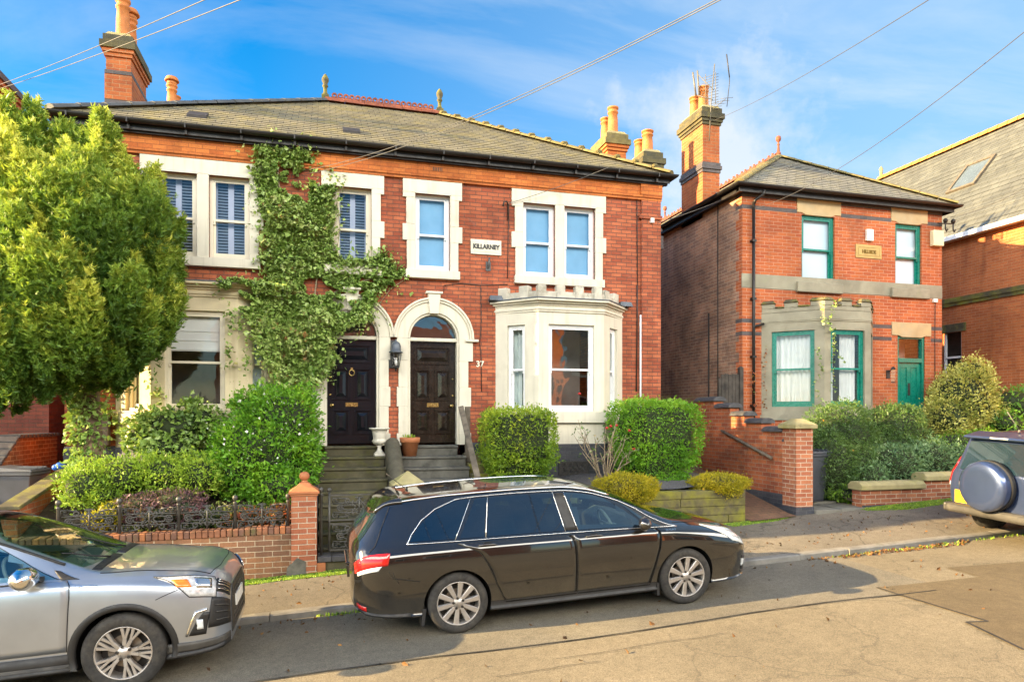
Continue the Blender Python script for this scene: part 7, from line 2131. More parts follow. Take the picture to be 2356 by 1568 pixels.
def wheel(car, x, z, r, rr, w, style, yout, rimmat):
    for sg in (-1, 1):
        y1 = sg*yout; y0 = sg*(yout-w)
        def Y(f): return y1-sg*w*f
        t = bpy.data.objects.new('wheel', None); COL.objects.link(t); t.parent = car.root; t.empty_display_size = .2
        t.location = (0, 0, 0); WL[t.name] = (0, 0, 0)
        m = MB()
        prof = [(rr*.99, Y(.06)), (rr+.008, Y(.02)), (rr+.03, Y(.012)), (rr+(r-rr)*.55, Y(.0)), (r-.022, Y(.035)), (r-.006, Y(.10)), (r, Y(.18)), (r, Y(.82)), (r-.008, Y(.92)), (rr+.02, Y(1.0)), (rr*.97, Y(.95))]
        if sg > 0: prof = prof[::-1]
        m.lathe(prof, (x, 0, z), 56, 0, 'y', caps=False)
        m.build('tyre', M_tyre, t)
        m = MB()
        pr = [(rr*1.0, Y(.05)), (rr*1.01, Y(.03)), (rr*.965, Y(.035)), (rr*.945, Y(.07)), (rr*.90, Y(.5)), (rr*.9, Y(.9))]
        m.lathe(pr[::-1] if sg > 0 else pr, (x, 0, z), 56, 0, 'y', caps=False)
        # dark well and brake disc
        m.lathe([(rr*.9, Y(.60)), (.001, Y(.60))], (x, 0, z), 32, 1, 'y', caps=False); m.lathe([(rr*.62, Y(.42)), (.06, Y(.42))], (x, 0, z), 32, 2, 'y', caps=False)
        # hub
        hp = [(rr*.30, Y(.16)), (rr*.27, Y(.09)), (rr*.15, Y(.075)), (rr*.14, Y(.06)), (.001, Y(.06))]
        m.lathe(hp, (x, 0, z), 24, 0, 'y')
        def spoke(a0, a1, r0, r1, w0, w1, dp=.03, rise=0.0):
            V = []
            for (rad, ww, ang, f) in ((r0, w0, a0, .085), (r1, w1, a1, .055)):
                c, s = math.cos(ang), math.sin(ang); px, pz = -s, c
                for q, ff in ((-ww, f+.035), (-ww*.72, f), (ww*.72, f), (ww, f+.035), (ww*.8, f+.24), (-ww*.8, f+.24)):
                    V.append((x+c*rad+px*q, Y(ff), z+s*rad+pz*q))
            F_ = [(0, 1, 7, 6), (1, 2, 8, 7), (2, 3, 9, 8), (3, 4, 10, 9), (4, 5, 11, 10), (5, 0, 6, 11)]
            m.add(V, F_ if sg < 0 else [f[::-1] for f in F_], 0)
        if style == 10:
            for k in range(10):
                a = math.pi*2*k/10+.16
                spoke(a, a, rr*.22, rr*.955, .020, .031)
        else:
            for k in range(10):
                a = math.pi*2*k/10+math.pi/2 + (.10 if k % 2 else -.10)
                spoke(a, a, rr*.22, rr*.52, .017, .018)
                for q in (-1, 1): spoke(a+q*.03, a+q*.125, rr*.50, rr*.96, .011, .016)
        for k in range(5):
            a = math.pi*2*k/5+.47
            m.lathe([(.014, Y(.05)), (.014, Y(.10))][::1], (x+math.cos(a)*rr*.24, 0, z+math.sin(a)*rr*.24), 8, 1, 'y')
        o = m.build('rim', [rimmat, M_alloydark, M_disc], t)
        bm = bmesh.new(); bm.from_mesh(o.data); bmesh.ops.recalc_face_normals(bm, faces=bm.faces); bm.to_mesh(o.data); bm.free()

def mirror_(car, x, z, y, mat, s=1.0, chrome=None):
    for sg in (-1, 1):
        m = MB(); prof = [(0.001, -.10), (.06, -.085), (.085, -.03), (.088, .03), (.06, .08), (.001, .10)]
        vs, fs, n = [], [], 14
        for (r_, h) in prof:
            for k in range(n):
                t = 2*math.pi*k/n
                vs.append((x+math.cos(t)*r_*.95*s - (.02 if h > 0 else 0), sg*(y+.09+h*1.15*s), z+math.sin(t)*r_*.95*s))
        for i in range(len(prof)-1):
            for k in range(n): fs.append((i*n+k, i*n+(k+1) % n, (i+1)*n+(k+1) % n, (i+1)*n+k))
        m.add(vs, fs, 0, True)
        m.add([(x+.02, sg*(y-.06), z-.07), (x+.09, sg*(y-.06), z-.07), (x+.07, sg*(y+.07), z-.04), (x-.0, sg*(y+.07), z-.04), (x+.02, sg*(y-.06), z-.02), (x+.09, sg*(y-.06), z-.02), (x+.07, sg*(y+.07), z+.0), (x, sg*(y+.07), z+.0)], [(0,1,2,3), (4,7,6,5), (0,4,5,1), (1,5,6,2), (2,6,7,3), (3,7,4,0)], 1)
        m.build('wing_mirror', [chrome or mat, M_trim], car.root, weld=True)

def handle(car, x, s, mat, l=.20):
    for sg in (1, -1):
        m = MB(); P = [];
        for k in range(9):
            t = k/8; q = car.S(x-l/2+l*t, s)+car.N(x-l/2+l*t, s)*(.004+.026*math.sin(math.pi*t)**.5); P.append(Vector((q.x, q.y*sg, q.z)))
        m.tube(P, [.006]+[.012]*7+[.006], 7)
        c = car.S(x, s); n_ = car.N(x, s)
        V = []
        for k in range(14):
            t = 2*math.pi*k/14; q = car.S(x+.065*math.cos(t), s)+car.N(x, s)*.003; V.append((q.x, q.y*sg, q.z+.038*math.sin(t)))
        m.add(V, [tuple(range(14)) if sg > 0 else tuple(range(13, -1, -1))], 1)
        m.build('door_handle', [mat, M_seam], car.root)

# columns: x, yr, zb, zr, yw, zw, ys, zs, yb, zbelt, yt, zt, zc
KEST = [
 (-1.10,.36,.42,.46,.46,.56,.46,.66,.43,.72,.38,.78,.81),
 (-1.088,.50,.37,.41,.59,.56,.59,.70,.54,.80,.47,.88,.91),
 (-1.05,.62,.32,.36,.70,.56,.695,.76,.63,.89,.54,.97,1.0),
 (-.99,.70,.28,.32,.775,.57,.77,.81,.695,.95,.57,1.045,1.075),
 (-.915,.755,.26,.30,.82,.58,.815,.84,.735,.98,.575,1.14,1.175),
 (-.83,.79,.245,.285,.852,.59,.848,.855,.765,.985,.57,1.26,1.30),
 (-.74,.81,.235,.28,.87,.60,.866,.862,.785,.98,.57,1.345,1.39),
 (-.64,.825,.225,.275,.882,.61,.878,.868,.805,.975,.575,1.385,1.435),
 (-.45,.83,.21,.27,.895,.62,.888,.875,.825,.965,.595,1.405,1.455),
 (0,.835,.20,.26,.902,.63,.893,.875,.84,.955,.605,1.43,1.478),
 (.7,.835,.19,.25,.903,.64,.893,.87,.85,.945,.615,1.44,1.488),
 (1.25,.835,.19,.25,.903,.64,.893,.865,.85,.935,.615,1.43,1.48),
 (1.55,.835,.19,.25,.903,.64,.893,.865,.85,.93,.62,1.39,1.445),
 (1.85,.835,.19,.25,.903,.64,.893,.86,.85,.928,.64,1.30,1.355),
 (2.12,.835,.19,.25,.903,.64,.892,.86,.848,.925,.665,1.185,1.24),
 (2.35,.835,.19,.25,.903,.64,.892,.855,.842,.92,.69,1.075,1.125),
 (2.52,.833,.19,.25,.902,.64,.89,.85,.83,.915,.70,1.00,1.035),
 (2.66,.83,.19,.25,.90,.64,.886,.84,.815,.905,.69,.965,.99),
 (2.95,.825,.19,.25,.895,.63,.875,.815,.785,.88,.63,.925,.95),
 (3.2,.81,.19,.25,.875,.61,.845,.775,.745,.835,.57,.88,.90),
 (3.38,.79,.20,.25,.848,.58,.81,.735,.705,.79,.535,.835,.855),
 (3.485,.745,.21,.26,.80,.55,.76,.685,.65,.74,.48,.785,.80),
 (3.575,.67,.215,.265,.72,.51,.68,.635,.57,.685,.42,.725,.735),
 (3.63,.58,.225,.275,.62,.47,.585,.58,.485,.625,.36,.655,.665),
 (3.66,.48,.24,.29,.52,.43,.49,.52,.40,.555,.29,.58,.585)]
est = thing('estate_car', 'glossy black estate car with ten spoke alloy wheels parked in the middle of the street', 'car', local=True)
E = Car(KEST, est)
RW = .325
eb = E.body(M_carblack, M_arch, [(0, RW), (2.70, RW)], .365)
EW = [([-.48,-.42,-.33,-.20,.02], [.0,.05,.10,.15,.20]), ([.05,.105,.16,.215,.27], [.315,.335,.355,.375,.395]), ([.35,.37,.39,.41,.43], [1.235,1.22,1.20,1.18,1.16]), ([1.395,1.37,1.345,1.32,1.30], [2.22,2.17,2.10,1.99,1.78])]
ES = ([1.90,1.74,1.60,1.54,1.52], [2.50,2.53,2.56,2.575,2.58])
open_windows(E, eb, EW, [ES]); cabin(E, 2.35, -.45, 1.42, .95, M_lining)
wheel(E, 0, RW, RW, .232, .215, 10, .885, M_alloy); wheel(E, 2.70, RW, RW, .232, .215, 10, .885, M_alloy)
# doors
dd1 = E.patch('rear_door', M_carblack, [.53,.42,.34,.26,.10,.03], [1.345,1.345,1.34,1.335,1.32,1.30], 2.05, 4.98, .0035, nx=16, ns=22)
dd2 = E.patch('front_door', M_carblack, [1.362,1.36,1.355,1.35,1.335,1.315], [2.24,2.31,2.36,2.38,2.37,2.34], 2.05, 4.98, .0035, nx=18, ns=22)
def seamline(car, L, s0, s1, dx=.0): 
    n = len(L)-1
    car.line([(L[i]+dx, s0+(s1-s0)*i/n) for i in range(n+1)], .003, .0035, 4, 'door_gap', M_seam, dens=4)
seamline(E, [.53,.42,.34,.26,.10,.03], 2.05, 4.98, -.006); seamline(E, [1.353,1.353,1.348,1.343,1.328,1.308], 2.05, 4.98); seamline(E, [2.24,2.31,2.36,2.38,2.37,2.34], 2.05, 4.98, .006)
E.line([(.53, 2.04), (2.24, 2.04)], .004, .001, 4, 'door_gap', M_seam, dens=14)
# side glass: quarter, rear door, small fixed, front door
g0, g1 = 5.10, 5.90
E.patch('side_window', M_privacy, [-.48,-.42,-.33,-.20,.02], [.0,.05,.10,.15,.20], g0, g1, .004, nx=12, ns=8, thick=False)
E.patch('side_window', M_privacy, [.05,.105,.16,.215,.27], [.315,.335,.355,.375,.395], g0, g1, .004, nx=6, ns=8, thick=False)
E.patch('side_window', M_privacy, [.35,.37,.39,.41,.43], [1.235,1.22,1.20,1.18,1.16], g0, g1, .004, nx=14, ns=8, thick=False)
E.patch('side_window', M_front, [1.395,1.37,1.345,1.32,1.30], [2.22,2.17,2.10,1.99,1.78], g0, [g1,g1,g1,g1,g1-.02], .004, nx=18, ns=8, thick=False)
E.patch('side_window', M_carglass, [2.255,2.21,2.15,2.07,1.95], [2.42,2.34,2.25,2.14,1.99], g0+.02, g1, .004, nx=6, ns=8, thick=False)
# pillars, chrome surround
E.patch('door_pillar', M_trim, [1.245,1.23,1.21,1.19,1.17], [1.387,1.362,1.337,1.312,1.292], g0, g1, .003, nx=4, ns=8)
E.patch('door_pillar', M_trim, [2.43,2.35,2.26,2.15,2.0], [2.56,2.44,2.32,2.19,2.02], g0, g1, .003, nx=4, ns=8)
ch = [(-.51, 5.05), (.6, 5.05), (1.3, 5.05), (2.0, 5.05), (2.62, 5.06), (2.40, 5.55), (2.15, 5.88), (1.95, 5.94), (1.6, 5.95), (1.2, 5.95), (.6, 5.95), (.2, 5.94), (.05, 5.92), (-.18, 5.76), (-.34, 5.55), (-.46, 5.25), (-.51, 5.05)]
E.line(ch, .0052, .004, 6, 'chrome_trim', M_chrome, dens=8)
E.line([(-.0, 5.08), (.22, 5.92)], .0035, .004, 5, 'chrome_trim', M_chrome); E.line([(.332, 5.08), (.41, 5.92)], .004, .004, 5, 'chrome_trim', M_chrome)
E.line([(1.24, 5.08), (1.165, 5.92)], .0035, .004, 5, 'chrome_trim', M_chrome); E.line([(1.39, 5.08), (1.297, 5.92)], .0035, .004, 5, 'chrome_trim', M_chrome)
# windscreen, rear screen
E.top('windscreen', M_front, [2.50,2.53,2.56,2.575,2.58], [1.90,1.74,1.60,1.54,1.52], 6.14, .004, nx=14, ns=8)
E.top('rear_window', M_carglass, [-.99,-1.0,-1.01], [-.80,-.80,-.80], [5.75,5.85,5.9], .004, nx=8, ns=10)
E.top('sunroof', M_carglass, .35, 1.15, 6.75, .003, nx=8, ns=6)
sp_ = E.top('rear_spoiler', M_carblack, [-.80,-.85,-.87], [-.52,-.52,-.52], [6.05,6.0,5.98], .014, nx=8, ns=8)
md = sp_.modifiers.new('t', 'SOLIDIFY'); md.thickness = .035; md.offset = 0
E.line([(-.63, 6.02), (0, 6.05), (.8, 6.05), (1.4, 6.05), (1.85, 6.04)], .011, .011, 6, 'roof_rail', M_chrome, dens=8)
E.patch('sill', M_trim, [.36,.36], [2.34,2.34], .98, 2.12, .004, nx=10, ns=6, thick=False)
# lamps, bumper details
tl = E.patch('tail_lamp', M_redlens, [-1.045,-1.045,-1.05], [-.72,-.70,-.69], 3.72, 4.38, .008, nx=10, ns=6)
for o in tl:
    pass
tl2 = E.patch('reversing_lens', M_clearlens, [-1.02,-1.025], [-.82,-.78], 3.55, 3.72, .008, nx=8, ns=4)
hl = E.patch('headlight', M_clearlens, [3.34,3.24,3.14,3.05,2.96], [3.58,3.575,3.555,3.50,3.43], 3.50, 5.30, .006, nx=10, ns=8)
for s_ in (.0,):
    E.patch('headlight_bowl', M_suvlens, [3.36,3.30,3.24], [3.46,3.43,3.38], 3.85, 4.55, .012, nx=5, ns=5)
E.patch('front_grille', M_trim, [3.60,3.60], [3.635,3.63], 3.2, 4.4, .006, nx=6, ns=6)
E.patch('lower_grille', M_trim, [3.50,3.50], [3.635,3.635], 2.15, 2.75, .006, nx=6, ns=4)
E.patch('fog_lamp', M_clearlens, [3.50,3.50], [3.585,3.585], 2.3, 2.6, .010, nx=4, ns=4)
E.patch('bumper_strip', M_greytrim, [3.50,3.50], [3.62,3.62], 2.02, 2.10, .008, nx=6, ns=2)
E.patch('reflector', M_redlens, [-1.04,-1.04], [-.95,-.95], 2.0, 2.18, .006, nx=4, ns=3)
E.patch('bumper_valance', M_trim, [-1.03,-1.03], [-.50,-.50], 1.3, 2.0, .004, nx=8, ns=3)
seamline(E, [-.62,-.66,-.68], 3.0, 3.45); E.line([(-.40, 2.95), (-.68, 3.2), (-.72, 3.5)], .004, .001, 4, 'bumper_gap', M_seam)
E.line([(3.05, 3.25), (3.35, 3.3), (3.45, 4.05)], .003, .001, 4, 'bumper_gap', M_seam)
E.line([(2.60, 5.6), (2.9, 5.75), (3.2, 5.7), (3.42, 5.4)], .004, .001, 4, 'bonnet_gap', M_seam, dens=8)
E.line([(-.90, 4.6), (-.84, 5.0), (-.76, 5.5), (-.66, 5.95)], .004, .002, 4, 'tailgate_gap', M_seam)
handle(E, .335, 4.35, M_carblack, .21); handle(E, 1.56, 4.35, M_carblack, .21)
mirror_(E, 2.16, 1.005, .86, M_carblack, .9)
m = MB(); p0 = Vector((-.42, .0, 1.46)); m.tube([p0, p0+Vector((.03, 0, .02))], .014, 6); m.tube([p0+Vector((0, 0, .015)), p0+Vector((-.21, 0, .20))], .004, 5); m.build('aerial', M_trim, est)
text_mesh('badge', 'D-CAT', .045, M_chrome, lambda s, d, z: tuple(E.S(2.52+s, 4.45+z*9)+E.N(2.52, 4.4)*(.005-d)), est, .001, bold=.001)
# rear wiper pivot, plate
m = MB(); m.box(-1.106, -1.101, -.26, .26, .60, .71); m.build('number_plate', M_plate_y, est)
m = MB()
for sg in (-1, 1): m.box(-1.122, -1.08, sg*.275, sg*.32, .585, .725)
m.box(-1.13, -1.08, -.32, .32, .726, .755); m.build('plate_surround', M_carblack, est, bevel=.008)
for sx in (-1, 1):
    m = MB(); m.prism([(-.40, .12), (-.37, .12), (-.34, .30), (-.38, .30)], 'y', sx*.66, sx*.85); m.build('mud_flap', M_trim, est)
    m = MB(); m.prism([(2.33, .14), (2.36, .14), (2.36, .28), (2.33, .28)], 'y', sx*.66, sx*.85); m.build('mud_flap', M_trim, est)
GRAD = math.atan(.0436)
def park(root, xr, yc, roll=0.0, dz=0.0, pitch=0.0):
    root.location = (xr, yc, zroad(xr)+dz); root.rotation_euler = (roll, -GRAD+pitch, 0)
park(est, 1.39, 8.01, math.radians(1.3), .025)

# ---- silver crossover on the left
KSUV = [
 (-.80,.55,.45,.50,.66,.66,.66,.78,.62,.90,.55,.98,1.02),
 (-.76,.70,.36,.40,.79,.68,.79,.88,.73,1.02,.62,1.12,1.15),
 (-.66,.77,.30,.34,.84,.69,.84,.94,.77,1.07,.62,1.30,1.34),
 (-.50,.81,.27,.31,.87,.70,.865,.96,.80,1.08,.60,1.47,1.52),
 (-.25,.83,.24,.29,.88,.70,.875,.96,.815,1.07,.595,1.53,1.58),
 (.4,.835,.22,.28,.885,.70,.88,.955,.83,1.05,.605,1.56,1.61),
 (1.0,.835,.22,.28,.885,.70,.88,.95,.835,1.04,.61,1.555,1.61),
 (1.35,.835,.22,.28,.885,.70,.88,.95,.835,1.035,.62,1.51,1.57),
 (1.65,.835,.22,.28,.885,.70,.88,.95,.83,1.03,.645,1.40,1.46),
 (1.95,.835,.22,.28,.885,.70,.88,.95,.825,1.03,.675,1.265,1.325),
 (2.2,.835,.22,.28,.885,.70,.878,.95,.82,1.03,.70,1.15,1.20),
 (2.36,.83,.22,.28,.885,.70,.876,.945,.815,1.025,.71,1.085,1.12),
 (2.50,.825,.22,.28,.882,.70,.872,.94,.805,1.015,.70,1.055,1.08),
 (2.8,.82,.22,.28,.878,.69,.862,.92,.78,.99,.64,1.035,1.06),
 (3.05,.81,.22,.28,.865,.67,.845,.89,.745,.96,.585,1.005,1.03),
 (3.22,.795,.225,.28,.845,.65,.82,.87,.72,.95,.555,.99,1.01),
 (3.34,.765,.23,.285,.805,.63,.775,.85,.665,.92,.515,.965,.98),
 (3.43,.715,.235,.29,.745,.61,.715,.82,.595,.88,.465,.92,.935),
 (3.49,.65,.245,.30,.67,.59,.64,.78,.52,.83,.40,.865,.875),
 (3.53,.565,.26,.315,.585,.56,.555,.72,.44,.77,.34,.80,.805)]
suv = thing('crossover_car', 'silver crossover car with dark arch cladding cut off by the left edge of the photo', 'car', local=True)
S = Car(KSUV, suv); RS = .345
sb = S.body(M_carsilver, M_arch, [(0, RS), (2.67, RS)], .392)
open_windows(S, sb, [([1.20,1.17,1.14,1.12,1.10], [2.18,2.10,2.00,1.88,1.66]), ([.22,.27,.32,.36,.40], [1.12,1.10,1.07,1.05,1.03])], [([1.72,1.58,1.44,1.36,1.34], [2.33,2.37,2.40,2.42,2.425])])
cabin(S, 2.25, -.35, 1.20, 1.03, M_lining, h=.10)
S.patch('screen_pillar', M_trim, [2.17,2.09,1.99,1.87,1.66], [2.19,2.11,2.01,1.89,1.68], 5.08, 5.9, .003, nx=2, ns=8)
wheel(S, 0, RS, RS, .235, .225, 7, .875, M_alloy); wheel(S, 2.67, RS, RS, .235, .225, 7, .875, M_alloy)
# arch cladding
for wx in (0, 2.67):
    for sg in (-1, 1):
        V, F_ = [], []; n = 30
        for k in range(n+1):
            t = math.radians(-14)+math.radians(208)*k/n
            for (rad, o_) in ((.386, -.03), (.390, .010), (.425, .016), (.445, .002)):
                xx, zz = wx+rad*math.cos(t), RS+rad*math.sin(t)
                lo, hi = 1.5, 5.0
                for _ in range(18):
                    md_ = (lo+hi)/2
                    if S.S(xx, md_).z < zz: lo = md_
                    else: hi = md_
                yy = -S.S(xx, lo).y
                V.append((xx, sg*(yy+o_), zz))
        for k in range(n):
            for q in range(3):
                f = (k*4+q, k*4+q+1, (k+1)*4+q+1, (k+1)*4+q); F_.append(f if sg > 0 else f[::-1])
        m = MB(); m.add(V, F_, 0, True); m.build('arch_trim', M_trim, suv)
S.patch('sill_trim', M_trim, [.42,.42], [2.26,2.26], 1.3, 2.25, .008, nx=12, ns=5)
S.patch('sill_step', M_greytrim, [.44,.44], [2.24,2.24], 1.9, 2.05, .016, nx=12, ns=2)
S.patch('front_door', M_carsilver, [1.22,1.22,1.215,1.205,1.18], [2.22,2.25,2.27,2.27,2.24], 2.3, 4.97, .004, nx=16, ns=20)
S.patch('rear_door', M_carsilver, [.48,.40,.32,.22,.10], [1.205,1.205,1.20,1.19,1.165], 2.3, 4.97, .004, nx=14, ns=20)
seamline(S, [2.22,2.25,2.27,2.27,2.24], 2.3, 4.97, .006); seamline(S, [1.212,1.212,1.207,1.197,1.172], 2.3, 4.97)
S.patch('side_window', M_front, [1.20,1.17,1.14,1.12,1.10], [2.18,2.10,2.00,1.88,1.66], 5.08, 5.90, .004, nx=16, ns=8, thick=False)
S.patch('side_window', M_privacy, [.22,.27,.32,.36,.40], [1.12,1.10,1.07,1.05,1.03], 5.08, 5.90, .004, nx=12, ns=8, thick=False)
S.patch('side_window', M_carglass, [-.5,-.45,-.38,-.30,-.22], [.15,.20,.25,.29,.33], 5.08, 5.90, .004, nx=8, ns=8, thick=False)
S.patch('mirror_corner', M_trim, [2.20,2.13], [2.34,2.18], 5.02, 5.55, .005, nx=5, ns=4)
S.line([(1.9, 5.0), (1.0, 5.0), (.1, 5.0), (-.5, 5.02)], .008, .003, 5, 'belt_trim', M_trim, dens=8)
S.line([(2.2, 5.97), (1.95, 5.97), (1.6, 5.97), (1.2, 5.97), (.4, 5.97), (-.3, 5.97)], .012, .006, 5, 'roof_moulding', M_trim, dens=8)
S.top('windscreen', M_screen, [2.33,2.37,2.40,2.42,2.425], [1.72,1.58,1.44,1.36,1.34], 6.15, .004, nx=14, ns=8)
S.top('roof_panel', M_carblack, .1, 1.30, 6.3, .003, nx=10, ns=8)
S.line([(-.3, 6.10), (.5, 6.12), (1.2, 6.12)], .014, .03, 6, 'roof_rail', M_trim, dens=8)
S.patch('bonnet_cowl', M_trim, [2.40,2.41], [2.47,2.49], 6.1, 7.9, .005, nx=3, ns=8)
S.line([(2.48, 5.75), (2.75, 5.80), (3.0, 5.72), (3.25, 5.5), (3.37, 5.3)], .005, .001, 4, 'bonnet_gap', M_seam, dens=8)
S.line([(3.37, 5.3), (3.40, 6.2), (3.42, 7), (3.42, 8)], .004, .001, 4, 'bonnet_gap', M_seam, dens=6)
S.line([(2.95, 3.4), (3.1, 3.75), (3.2, 4.0)], .003, .001, 4, 'bumper_gap', M_seam)
hl = S.patch('headlight', M_suvlens, [3.22,3.15,3.07,2.99,2.92], [3.43,3.44,3.44,3.43,3.41], 3.50, 4.97, .006, nx=12, ns=8)
S.patch('indicator_lens', M_amber, [3.12,3.07], [3.24,3.20], 3.95, 4.50, .011, nx=4, ns=4)
S.patch('headlight_bowl', M_lampbody, [3.28,3.25], [3.40,3.39], 3.9, 4.7, .011, nx=5, ns=5)
m = MB()
for sg in (1,):
    pass
S.patch('front_grille', M_trim, [3.43,3.43,3.43], [3.527,3.527,3.527], 3.75, 4.9, .008, nx=6, ns=8)
for k in range(4): S.line([(3.44, 3.9+k*.26), (3.515, 3.9+k*.26)], .007, .014, 5, 'grille_bar', M_chrome)
S.patch('lower_grille', M_trim, [3.36,3.40], [3.527,3.527], 2.5, 3.5, .008, nx=6, ns=6)
for k in range(3): S.line([(3.42, 2.7+k*.25), (3.515, 2.7+k*.25)], .006, .014, 5, 'grille_bar', M_greytrim)
S.patch('fog_lamp_recess', M_trim, [3.20,3.26,3.33], [3.34,3.36,3.38], 2.35, 2.95, .006, nx=6, ns=6)
S.patch('fog_lamp', M_clearlens, [3.27,3.27], [3.32,3.32], 2.5, 2.75, .014, nx=4, ns=4)
S.line([(3.18, 2.35), (3.27, 2.95), (3.36, 3.05)], .012, .006, 6, 'chrome_strip', M_chrome)
S.patch('front_skid_plate', M_greytrim, [3.0,3.02], [3.52,3.52], 1.95, 2.2, .010, nx=10, ns=3)
S.patch('front_valance', M_trim, [3.0,3.0], [3.52,3.52], 1.2, 1.93, .008, nx=10, ns=4)
hs = [(3.22, 3.50), (3.12, 4.0), (3.03, 4.5), (2.92, 4.97), (3.10, 4.97), (3.25, 4.97), (3.41, 4.97), (3.44, 4.3), (3.43, 3.50), (3.32, 3.50), (3.22, 3.50)]
S.line(hs, .005, .004, 5, 'lamp_seal', M_seam, dens=4)
m = MB(); m.prism([(-.54, .335), (.54, .335), (.50, .62), (.40, .76), (-.40, .76), (-.50, .62)], 'x', 3.518, 3.538); m.build('grille_mesh', M_trim, suv)
for z in (.38, .43, .48, .645, .68): m = MB(); m.box(3.537, 3.546, -.38, .38, z, z+.012); m.build('grille_bar', M_greytrim, suv)
m = MB(); m.box(3.538, 3.552, -.26, .26, .515, .625); m.build('number_plate', M_plate_w, suv)
S.patch('side_vent', M_chrome, [2.34,2.36], [2.50,2.49], 4.12, 4.24, .006, nx=5, ns=2)
mirror_(S, 1.98, 1.10, .86, M_carsilver, 1.15, M_chrome)
handle(S, 1.42, 4.55, M_carsilver); handle(S, .40, 4.55, M_carsilver)
m = MB()
for (a, b) in (((2.42, .32), (2.05, .05)), ((2.43, -.25), (2.12, -.55))):
    pts = []
    for t in np.linspace(0, 1, 6):
        x = a[0]+(b[0]-a[0])*t; y = a[1]+(b[1]-a[1])*t
        # sit on the glass
        lo, hi = 6.05, 8.0
        for _ in range(20):
            md_ = (lo+hi)/2
            if -S.S(x, md_).y > abs(y): lo = md_
            else: hi = md_
        q = S.S(x, lo)+S.N(x, lo)*.018; pts.append((q.x, y, q.z))
    m.tube(pts, [.010, .009, .008, .008, .007, .006], 6)
m.build('wiper', M_trim, suv)
park(suv, -1.70-2.67, 7.62, 0, .0)

# ---- blue off-roader seen from behind at the right edge
KOFF = [
 (-.80,.60,.44,.48,.70,.60,.70,.78,.67,.92,.60,1.00,1.03),
 (-.785,.72,.40,.44,.80,.60,.80,.82,.76,.98,.66,1.06,1.09),
 (-.74,.77,.37,.41,.84,.62,.84,.87,.79,1.02,.65,1.22,1.25),
 (-.66,.79,.35,.39,.855,.64,.855,.90,.805,1.035,.62,1.45,1.49),
 (-.58,.80,.34,.38,.86,.65,.86,.905,.81,1.04,.605,1.56,1.605),
 (-.40,.81,.32,.36,.865,.66,.865,.91,.82,1.04,.60,1.60,1.655),
 (.6,.82,.28,.34,.87,.68,.87,.91,.825,1.03,.61,1.61,1.675),
 (1.2,.82,.28,.34,.87,.68,.87,.91,.825,1.025,.625,1.57,1.635),
 (1.6,.82,.28,.34,.87,.68,.868,.91,.82,1.02,.69,1.42,1.47),
 (2.0,.815,.28,.34,.868,.68,.862,.91,.81,1.015,.70,1.18,1.22),
 (2.15,.81,.28,.34,.866,.68,.858,.905,.80,1.01,.70,1.08,1.11),
 (2.5,.80,.28,.34,.86,.67,.845,.89,.77,.985,.62,1.02,1.05),
 (2.9,.78,.29,.34,.84,.64,.81,.85,.72,.93,.55,.965,.99),
 (3.12,.72,.30,.35,.77,.60,.74,.79,.63,.85,.45,.88,.90),
 (3.22,.60,.32,.37,.64,.56,.61,.70,.50,.75,.36,.77,.78)]
off = thing('off_road_car', 'blue grey off-road car with covered spare wheel on its back at the right edge', 'car', local=True)
O = Car(KOFF, off); RO = .345
O.body(M_carblue, M_arch, [(0, RO), (2.49, RO)], .40)
wheel(O, 0, RO, RO, .205, .215, 7, .86, M_alloy); wheel(O, 2.49, RO, RO, .205, .215, 7, .86, M_alloy)
XT = -.785
m = MB()
# tailgate glass, wide, slightly raked with the body end
m.add([(XT-.030, .62, 1.06), (XT-.030, -.62, 1.06), (XT+.105, -.54, 1.50), (XT+.105, .54, 1.50), (XT+.04, .63, 1.05), (XT+.04, -.63, 1.05), (XT+.17, -.55, 1.51), (XT+.17, .55, 1.51)], [(0,1,2,3), (4,5,1,0), (5,6,2,1), (6,7,3,2), (7,4,0,3)])
m.build('rear_window', M_carglass, off)
m = MB(); m.box(XT-.012, XT+.05, -.66, .66, .50, 1.045); m.build('tailgate', M_carblue, off, bevel=.012, seg=2)
m = MB(); m.prism([(-.45, 1.65), (-.76, 1.595), (-.775, 1.57), (-.74, 1.548), (-.60, 1.56), (-.45, 1.60)], 'y', -.60, .60); m.build('rear_spoiler', M_carblue, off, bevel=.01, seg=2)
m = MB(); m.box(-.783, -.76, -.14, .14, 1.572, 1.592); m.build('high_brake_light', M_clearlens, off)
O.patch('tail_lamp', M_redlens, [-.77,-.77,-.765,-.74], [-.55,-.52,-.54,-.60], 3.85, 5.45, .014, nx=5, ns=10)
O.patch('reversing_lens', M_clearlens, [-.775,-.775], [-.64,-.62], 3.75, 3.98, .012, nx=4, ns=3)
m = MB()
m.prism([(XT-.12, .36), (XT-.14, .41), (XT-.14, .47), (XT-.10, .50), (XT+.02, .50), (XT+.02, .36)], 'y', -.80, .80)
for sg in (-1, 1): m.box(XT-.10, XT+.45, sg*.80, sg*.875, .36, .50)
m.build('rear_bumper', M_greytrim, off, bevel=.05, seg=3)
m = MB(); m.box(XT-.012, XT-.0, .30, .72, .505, .73); m.build('plate_recess', M_trim, off)
m = MB(); m.box(XT-.022, XT-.010, .32, .71, .515, .715); m.build('number_plate', M_plate_y, off)
